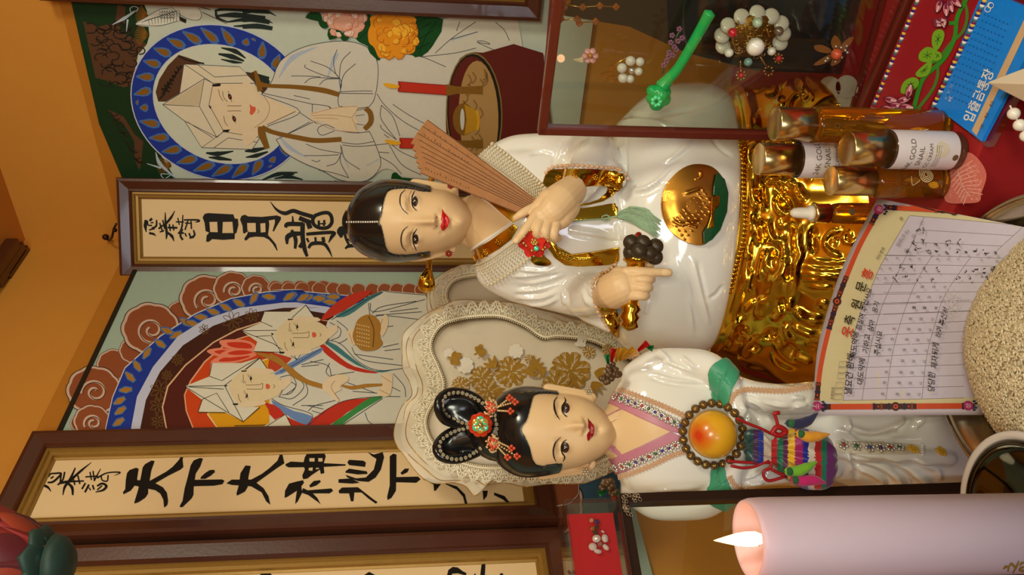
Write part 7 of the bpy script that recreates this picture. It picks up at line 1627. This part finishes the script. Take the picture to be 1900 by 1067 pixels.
for c, ch, d in ((cY7((82,900))[0], '소', (0,-1)), (cY6((712,108))[0], '원', (.3,-.95)), (cY7((1365,882))[0], '성', (0,-1))):
    for k in range(5): cv.ell(c[0]+11+k % 2*3, c[1]-8+k*4, 3, 2, DBL, n=8)
    cv.ell(*c, 9, 9, MAG); cv.text(ch, (c[0]+4, c[1]+5.5), paint(206,170,186), 11, d, None)
D1 = (.27,-.963); D0 = (.14,-.99)
for s_, q, sz in (('축', (1584,606), 21), ('원', (1597.5,576.5), 21), ('문', (1606,544), 21)): cv.text(s_, q, paint(44,40,22), sz, D1, None, bold=.015)
cv.text('옷', cY7((375,320))[0], paint(186,60,36), 23, D1, None, bold=.02); cv.text('흥', cY6((625,810))[0], paint(186,60,36), 22, (.36,-.93), None, bold=.02)
cv.text('우편번호', cY7((226,846))[0], INKK, 6.6, (.10,-.995), None); cv.text('카드번호', cY6((712,612))[0], INKK, 7.2, (.48,-.87), None); cv.text('번', cY6((945,225))[0], INKK, 7.5, (.48,-.87), None)
for i in range(6):
    y = (0,52,108,-1,190,250,300)[0]; x0 = 232+i*(7 if i < 3 else 7)+(10 if i > 2 else 0); y0 = 845-i*51-(26 if i > 2 else 0); cv.stroke(cY7((x0, y0), (x0+66, y0-4), (x0+72, y0-46), (x0+6, y0-44)), .8, GRD, 0, closed=True)
cv.text('住所(주소)', cY8((145,420))[0], GRD, 8.2, (.55,-.835), None)
for s_, q in (('(1)', (345,232)), ('(2)', (275,345)), ('(3)', (210,470))): cv.text(s_, cY8(q)[0], GRD, 7, (.4,-.9), None)
for row, (s1, xs) in enumerate((('관계', ((45,535),(140,530))), ('생년', ((250,538),(330,535))), ('월일시', ((485,535),(575,535),(660,535))), ('성명', ((855,540),(990,550))))):
    for ch, q in zip(s1, xs): cv.text(ch, cY8((q[0]+4, q[1]))[0], GRD, 6, (.18,-.98), None)
for k, (lbl, y0) in enumerate((('건명', 618), ('곤명', 700))):
    for ch, x in zip(lbl, (5-k*30, 85-k*40)): cv.text(ch, cY8((x, y0))[0], GRD, 6, (.18,-.98), None)
# printed columns: 生 월 일 시
for i, y in enumerate((808,712,622,525,430,340,250)):
    sh = i*22 if i < 5 else i*24
    for ch, x in (('生', 660), ('월', 782), ('일', 872), ('시', 962)): cv.text(ch, cY7((x+sh*(.8 if i < 3 else .78), y))[0], paint(70,66,72), 7.2, D0, None)
for i, y in enumerate((160,70)):
    for ch, x in (('월', 912+i*32), ('일', 1000+i*32), ('시', 1094+i*32)): cv.text(ch, cY7((x, y))[0], paint(70,66,72), 7, (.2,-.98), None)
for i, y in enumerate((948,860,775)):
    for ch, x in (('월', 292+i*38), ('일', 380+i*42), ('시', 475+i*40)): cv.text(ch, cY8((x, y))[0], paint(70,66,72), 7, (.25,-.97), None)
# handwriting in black pen
def hand_(s, q, sz, d): cv.text(s, q, INKK, sz, d, None, shear=.12, bold=.008)
hand_('낼요건 환해', cY7((388,808))[0], 15.5, (.085,-.996)); hand_('재도약에', cY7((430,500))[0], 13.5, (.14,-.99)); hand_('힘실어 주십사요', cY7((478,262))[0], 12.2, (.28,-.96))
hand_('대도약에', cY7((488,722))[0], 13.5, (.10,-.995)); hand_('기하고', cY7((536,455))[0], 13, (.15,-.99)); hand_('삼아', cY7((582,270))[0], 12.5, (.2,-.98)); hand_('옹기', cY7((620,105))[0], 11.5, (.25,-.97)); hand_('주십시요', cY7((632,470))[0], 12.5, (.16,-.987))
hand_('당당한', cY7((1072,765))[0], 13.5, (.07,-.997)); hand_('제자', cY7((1104,565))[0], 13, (.10,-.995)); hand_('되게', cY7((1118,448))[0], 13, (.1,-.995)); hand_('하여', cY7((1150,300))[0], 12, (.15,-.99)); hand_('주산서', cY7((1180,195))[0], 12, (.28,-.96))
# pen scribbles of the personal entries
def scrib(x0, y0, n, dx, seed, s=1.):
    rr = random.Random(seed)
    for i in range(n):
        x = x0+i*dx; 
        for k in range(3):
            p = (x+rr.uniform(-16,16)*s, y0+rr.uniform(-22,22)*s); cv.stroke(cY8(p, (p[0]+rr.uniform(-18,24)*s, p[1]+rr.uniform(-20,16)*s), (p[0]+rr.uniform(-10,26)*s, p[1]+rr.uniform(-20,20)*s)), 1.15, INKK, 3, up=False)
    cv.k += 1
scrib(240, 462, 10, 82, 1); scrib(280, 388, 5, 95, 2); scrib(330, 285, 2, 40, 3, .8); scrib(190, 605, 2, 70, 4); scrib(380, 610, 2, 110, 5, .8); scrib(720, 615, 4, 75, 6); scrib(145, 690, 2, 70, 7); scrib(335, 690, 2, 110, 8, .8); scrib(660, 690, 3, 110, 9)
WM = paint(188,178,176); cv.lines([cY8(*[(610+r*math.cos(a), 860+yy+r*math.sin(a)) for a in np.linspace(0, 5.5, 12)]) for yy, r in ((-60,45),(0,55),(60,50),(110,38),(-20,30),(40,26))], .9, WM, 2)
cv.build('printing', t)
# ------------------------------------------------------------------ candle, white dish
m_wax = mat('pink_candle_wax', (184, 164, 174), .45, vary=.03, sss=.2, spec=.4)
b = MATS['pink_candle_wax'].node_tree.nodes['Principled BSDF']; b.inputs['Subsurface Scale'].default_value = .02; b.inputs['Subsurface Radius'].default_value = (1., .35, .25)
cc = P(1397, 1000, .50); Rc = 75*(cc-CAMP).dot(FWD)/F; cb = Vector((cc.x, cc.y, cc.z-.27)); Hc = cc.z-cb.z+.004
t = thing('pillar_candle', 'thick pale pink pillar candle burning in the left foreground', 'candle')
bm = bmesh.new(); lathe(bm, [(0,0),(Rc,0),(Rc,Hc-.012),(Rc*.985,Hc-.004),(Rc*.95,Hc-.0005),(Rc*.90,Hc),(Rc*.84,Hc-.002),(Rc*.74,Hc-.010),(Rc*.60,Hc-.018),(Rc*.3,Hc-.021),(0,Hc-.0215)], cb, seg=72, wob=lambda a, i: .012*math.sin(3*a+i)*(i > 3)); 
for v in bm.verts: v.co.x -= .0048*(1-(v.co.z-cb.z)/Hc)
wax = obj('wax_body', bm, m_wax, t)
wb = cb+UZ*(Hc-.021)
bm = bmesh.new(); tube(bm, cat_smooth([wb, wb+Vector((.0003,0,.007)), wb+Vector((-.001,0,.012)), wb+Vector((-.004,-.001,.014))], False, 4), .0011, 8); obj('wick', bm, mat('burnt_wick', (40,20,16), .8), t)
m_fl = mat('candle_flame', (255, 200, 120), .5, vary=0, emit=(255, 196, 130), estr=6.); fb = wb+UZ*.012
bm = bmesh.new(); lathe(bm, [(0,-.004),(.0030,-.001),(.0047,.003),(.0048,.009),(.0040,.016),(.0024,.023),(.0009,.029),(0,.032)], fb, seg=20); obj('flame', bm, m_fl, t)
pl_ = bpy.data.lights.new('candle_flame_light', 'POINT'); pl_.energy = .06; pl_.color = (1, .40, .20); pl_.shadow_soft_size = .008; lo = bpy.data.objects.new('candle_flame_light', pl_); COL.objects.link(lo); lo.location = fb+Vector((0,0,.055))
pl2 = bpy.data.lights.new('candle_inner_glow', 'POINT'); pl2.energy = .010; pl2.color = (1, .34, .18); pl2.shadow_soft_size = .004; lo2 = bpy.data.objects.new('candle_inner_glow', pl2); COL.objects.link(lo2); lo2.location = fb+Vector((.0,-.006,.010))
wc = caster(wax, fallback=.47); cv = Canvas(wc, .0003, 3e-5, step=3); cC2 = CR(1780, 980, 12.27); GLT = mat('gold_script_print', (140, 112, 50), .35, metal=.4)
for pts, w_ in ((((1000,930),(1060,875),(1115,890),(1105,990)), (1.5,5,4,1.5)), (((1125,880),(1180,805),(1235,850),(1280,915)), (2,4,5,3)), (((1352,740),(1300,870),(1215,1025)), (2,3.5,1.5)), (((1500,780),(1420,790),(1370,850)), (4,4,2)), (((1500,880),(1420,890),(1370,940),(1410,970),(1500,960)), (2,4,3,4,4))): cv.stroke(cC2(*pts), w_, GLT)
cv.build('gold_lettering', t)
t2 = thing('candlestick', 'tall candlestick under the pink pillar candle, below the picture edge', 'candlestick'); hs_ = cb.z-.0012-ZT
bm = bmesh.new(); lathe(bm, [(0,.001),(.045,.001),(.047,.006),(.012,.02),(.010,hs_-.02),(.024,hs_-.004),(.029,hs_-.001),(.029,hs_),(0,hs_)], Vector((cb.x-.0048, cb.y, ZT)), seg=32); obj('stem', bm, m_capg, t2)
t = thing('nested_dish', 'footed white dish with a dark polished metal bowl nested in it, behind the candle', 'dish')
dq = P(1897, 972, .625); dc = Vector((dq.x, dq.y, dq.z-.034)); Rd = .079; m_wd = mat('white_dish_glaze', (206, 200, 196), .25, coat=.4, vary=.03)
bm = bmesh.new(); lathe(bm, [(0,.0),(.04,0),(.05,.003),(Rd-.006,.024),(Rd,.032),(Rd-.001,.0345),(Rd-.005,.0355),(Rd-.0085,.031),(.048,.008),(0,.006)], dc, seg=72); obj('white_rim', bm, m_wd, t)
bm = bmesh.new(); R2 = Rd-.008; lathe(bm, [(0,.0085),(.04,.010),(R2-.008,.026),(R2,.0345),(R2-.003,.036),(R2-.012,.030),(.04,.018),(0,.014)], dc, seg=72); obj('metal_bowl', bm, mat('dark_mirror_steel', (74,66,54), .06, metal=1., vary=.03), t)
sb = Vector((dc.x-.012, dc.y-.01, ZT+.001)); bm = bmesh.new(); hh = dc.z-sb.z; lathe(bm, [(0,0),(.024,0),(.022,.006),(.012,.02),(.011,hh-.02),(.02,hh-.002),(.02,hh+.001),(0,hh+.001)], sb, seg=32); obj('foot', bm, m_wd, t)
# ------------------------------------------------------------------ acrylic box and glass frame at the left
m_acr = thin_glass('clear_acrylic', (.90, .86, .82), 1.5); m_dbf = mat('dark_bronze_frame', (48, 30, 20), .35, metal=.3, vary=.15)
c0 = P(1150, 929, .872); c0 = Vector((c0.x, c0.y, 0)); dF = Vector((-.8,-.6,0)); nF = Vector((.6,-.8,0)); zF = P(1155, 930, .872).z
t = thing('glass_frame', 'dark bronze framed glass panel standing behind the candle, with a metal filigree corner', 'frame')
wG = .34
for nm, p, q in (('side_bar', c0+UZ*(ZT+.006), c0+UZ*zF), ('side_bar', c0+dF*wG+UZ*(ZT+.006), c0+dF*wG+UZ*zF), ('top_bar', c0+UZ*zF, c0+dF*wG+UZ*zF), ('bottom_bar', c0+UZ*(ZT+.006), c0+dF*wG+UZ*(ZT+.006))):
    bm = bmesh.new(); e = (q-p).normalized()*.005; bar(bm, p-e, q+e, .014, .012, nF); obj(nm, bm, m_dbf, t, smooth=False, bevel=.001)
bm = bmesh.new(); box(bm, c0+dF*wG/2+UZ*((ZT+zF)/2), (wG/2-.003, .001, (zF-ZT)/2-.004), (dF, nF, UZ)); obj('glass_pane', bm, m_gl, t, smooth=False)
bm = bmesh.new(); r_ = random.Random(6)
for k in range(26):
    a = r_.random(); p = c0+nF*.009+UZ*(zF-.001)+(UZ*-.022*a if k % 2 else dF*.02*a)+dF*r_.uniform(-.003,.004)+UZ*r_.uniform(-.004,.003); tube(bm, [p+dF*(.0022*math.cos(u_*1.2))+UZ*(.0022*math.sin(u_*1.2)) for u_ in range(6)], .0006, 5)
obj('filigree_corner', bm, mat('tarnished_silver', (140,120,96), .3, metal=.8, vary=.3, scale=300), t)
t = thing('acrylic_box', 'clear acrylic box lined with red velvet holding a crystal brooch, on the glass frame', 'box')
zb = zF+.0065; hB = P(1046, 926, .872).z-zb; wB2 = .17; dB = .05; o0 = c0+nF*.012+UZ*zb+dF*.002
def face(p, u_, v_, th, nm, m, par=t):
    bm = bmesh.new(); n_ = u_.cross(v_).normalized(); box(bm, p+(u_+v_)/2, (u_.length/2, v_.length/2, th/2), (u_.normalized(), v_.normalized(), n_)); return obj(nm, bm, m, par, smooth=False, bevel=.0006)
U_ = dF*wB2; H_ = UZ*hB; D_ = -nF*dB
face(o0, U_, H_, .003, 'front_wall', m_acr); face(o0, D_, H_, .003, 'side_wall', m_acr); face(o0+U_, D_, H_, .003, 'side_wall', m_acr); face(o0, U_, D_, .003, 'floor_wall', m_acr); face(o0+H_, U_, D_, .003, 'top_wall', m_acr)
face(o0+D_*.45+dF*.008+UZ*.004, U_-dF*.014, H_-UZ*.008, .003, 'red_lining', mat('red_velvet', (206,16,36), .8, vary=.08, sheen=.4))
tb_ = thing('crystal_brooch', 'brooch of clear crystals and a violet stone on red velvet in the acrylic box', 'brooch')
plV = Plane(o0+D_*.45+nF*.004, nF); cBx = CR(1020, 900, 6.39); m_cr = mat('clear_crystal', (240,232,238), .05, metal=.0, coat=.6, vary=.3, scale=400)
for x, y, a, b, r in ((555,635,8.5,7.5,.3),(655,632,6.5,8,0),(510,732,8,7.5,0),(665,738,7,5,-.8),(570,787,7.5,4.5,-.2),(628,555,4,2,-.7)):
    c = Vector(cBx((x, y))[0]); bm = bmesh.new(); s_ = .87/F; lathe(bm, [(0,.0035),(.5,.0025),(.92,.001),(1.,0),(0,-.001)], (0,0,0), seg=10)
    for v in bm.verts: v.co.x *= b*s_; v.co.y *= a*s_
    fr_ = facing(nF, r); p_ = plV(c.x, c.y, .003)
    for v in bm.verts: v.co = p_+fr_ @ v.co
    obj('crystal', bm, m_cr, tb_, smooth=False)
for x, y, r, m in ((495,418,4,PINKPEARL),(560,437,5,mat('gem_violet',(80,50,120))),(508,515,4.4,m_jg),(595,700,5,mat('rose_gold_setting',(190,130,120),.25,metal=.7)),(540,560,5,m_dk),(560,500,4,m_dk)):
    bm = bmesh.new(); c = cBx((x, y))[0]
    for k in range(6): ball(bm, plV(c[0]+r*.6*math.cos(k*1.047), c[1]+r*.6*math.sin(k*1.047), .003), r*.45*.87/F, 8, 6)
    ball(bm, plV(*c, .0045), r*.4*.87/F, 8, 6); obj('setting', bm, m, tb_)
# ------------------------------------------------------------------ white cone and pearls at the lower right edge
t = thing('paper_cone', 'cream folded paper cone poking in from the picture edge over the bank book', 'paper cone')
tip = P(1830,153,.70); bm = bmesh.new(); tv = bm.verts.new(tip); rb_ = [bm.verts.new(P(*q)) for q in ((2060,66,.60),(2060,160,.56),(2060,270,.60),(2080,190,.70))]
for k in range(4): bm.faces.new((tv, rb_[k], rb_[(k+1) % 4]))
bm.faces.new(rb_[::-1]); bmesh.ops.recalc_face_normals(bm, faces=bm.faces[:]); obj('folded_cone', bm, mat('cream_card', (226,212,186), .6, vary=.03), t, smooth=False, bevel=.001)
t = thing('bead_string', 'string of white round beads hanging below the cream paper cone', 'beads')
for x, y in ((1881,211),(1892,232),(1904,252),(1916,272)):
    bm = bmesh.new(); ball(bm, P(x, y, .69), .0058, 16, 12); obj('bead', bm, mat('white_bead', (232,226,212), .2, coat=.5), t)
bm = bmesh.new(); tube(bm, [P(1874,196,.69), P(1881,211,.69), P(1892,232,.69), P(1904,252,.69), P(1916,272,.69), P(1960,280,.66)], .0008, 6); obj('thread', bm, mat('white_thread', (220,210,196), .7), t)
# ------------------------------------------------------------------ lotus lantern hanging in the near corner
t = thing('lotus_lantern', 'red lotus shaped lantern hanging at the left edge in front of the frames', 'lantern')
ax0 = P(105, 1046, .62); s_ = .62/F*1.02; m_pt = [mat('red_lantern_petal', (130,30,26), .6, vary=.1, scale=40), mat('dark_rose_petal', (86,20,26), .6, vary=.12, scale=40), mat('orange_red_petal', (140,48,24), .6)]
def lpetal(ang, r0, r1, h, wid, m, nm='petal'):
    bm = bmesh.new(); g = []
    d = Vector((math.cos(ang), math.sin(ang), 0)); e = Vector((-math.sin(ang), math.cos(ang), 0))
    for i in range(13):
        q = i/12; rad = r0+(r1-r0)*math.sin(math.pi*min(1, q*1.05)*.62)/math.sin(math.pi*.55); wd = wid*math.sin(math.pi*(.12+.88*q))**.8*(1 if q < .99 else .05); row = []
        for j in range(-5, 6):
            a = j/5; row.append(bm.verts.new(ax0+d*(rad*(1-.28*a*a))*s_+e*(wd*a)*s_+UZ*(h*q*s_)))
        g.append(row)
    for a, b in zip(g, g[1:]):
        for k in range(10): bm.faces.new((a[k], a[k+1], b[k+1], b[k]))
    obj(nm, bm, m, t, solid=.001)
for k in range(8): lpetal(k*.785+.35, 30, 112, 210, 62, m_pt[k % 2])
for k in range(8): lpetal(k*.785+.74, 22, 92, 120, 40, m_pt[2 if k % 2 else 1])
for k in range(8): lpetal(k*.785+.5, 18, 66, 40, 36, mat('dark_green_calyx', (26,52,44), .6, vary=.2), 'sepal')
bm = bmesh.new(); lathe(bm, [(0,-26*s_),(26*s_,-24*s_),(44*s_,-10*s_),(50*s_,6*s_),(0,8*s_)], ax0, seg=28); obj('calyx_base', bm, mat('dark_green_calyx', (26,52,44)), t)
bm = bmesh.new(); tube(bm, [ax0+UZ*.02, Vector((ax0.x, ax0.y, ZCEIL-.001))], .002, 8); obj('hanging_cord', bm, m_dbf, t)
# dark stepped wooden eave on the ceiling beside the corner
t = thing('wooden_eave', 'dark brown stepped wooden eave under the ceiling at the wall corner', 'eave')
for k, (px, py, L) in enumerate(((40,486,.05),(26,488,.07),(12,490,.09),(-4,492,.11))):
    d_ = ray(px, py); c = CAMP+d_*((ZCEIL-.012-ZC)/d_.z); bm = bmesh.new(); box(bm, c+dL*.0, (.034+.014*k, .011, .0118), (dL, nL, UZ)); obj('slat', bm, m_dwood, t, smooth=False, bevel=.002)
# ------------------------------------------------------------------ origins at each thing's base
def kids(o): return [c for c in bpy.data.objects if c.parent == o]
bpy.context.view_layer.update()
par = {}
for o in bpy.data.objects:
    if o.parent: par.setdefault(o.parent.name, []).append(o)
def bb(o):
    pts = []
    if o.type == 'MESH':
        n = len(o.data.vertices); a = np.empty(n*3); o.data.vertices.foreach_get('co', a); a = a.reshape(-1, 3)
        M = np.array(o.matrix_world); a = a@M[:3, :3].T+M[:3, 3]
        if n: pts = [a.min(0), a.max(0)]
    for c in par.get(o.name, []): pts += bb(c)
    return pts
for o in list(bpy.data.objects):
    if o.parent is None and o.type == 'EMPTY' and o.location.length < 1e-9:
        q = bb(o)
        if not q: continue
        lo = np.min(q, 0); hi = np.max(q, 0); L = Vector(((lo[0]+hi[0])/2, (lo[1]+hi[1])/2, lo[2]))
        o.location = L
        for c in par.get(o.name, []): c.matrix_parent_inverse = Matrix.Translation(-L)
for o in list(bpy.data.objects):
    if o.parent is None and o.type == 'MESH' and o.location.length < 1e-9 and o.data.users == 1 and o.name not in par:
        q = bb(o)
        if not q: continue
        lo = np.min(q, 0); hi = np.max(q, 0); L = Vector(((lo[0]+hi[0])/2, (lo[1]+hi[1])/2, lo[2]))
        o.data.transform(Matrix.Translation(-L)); o.location = L
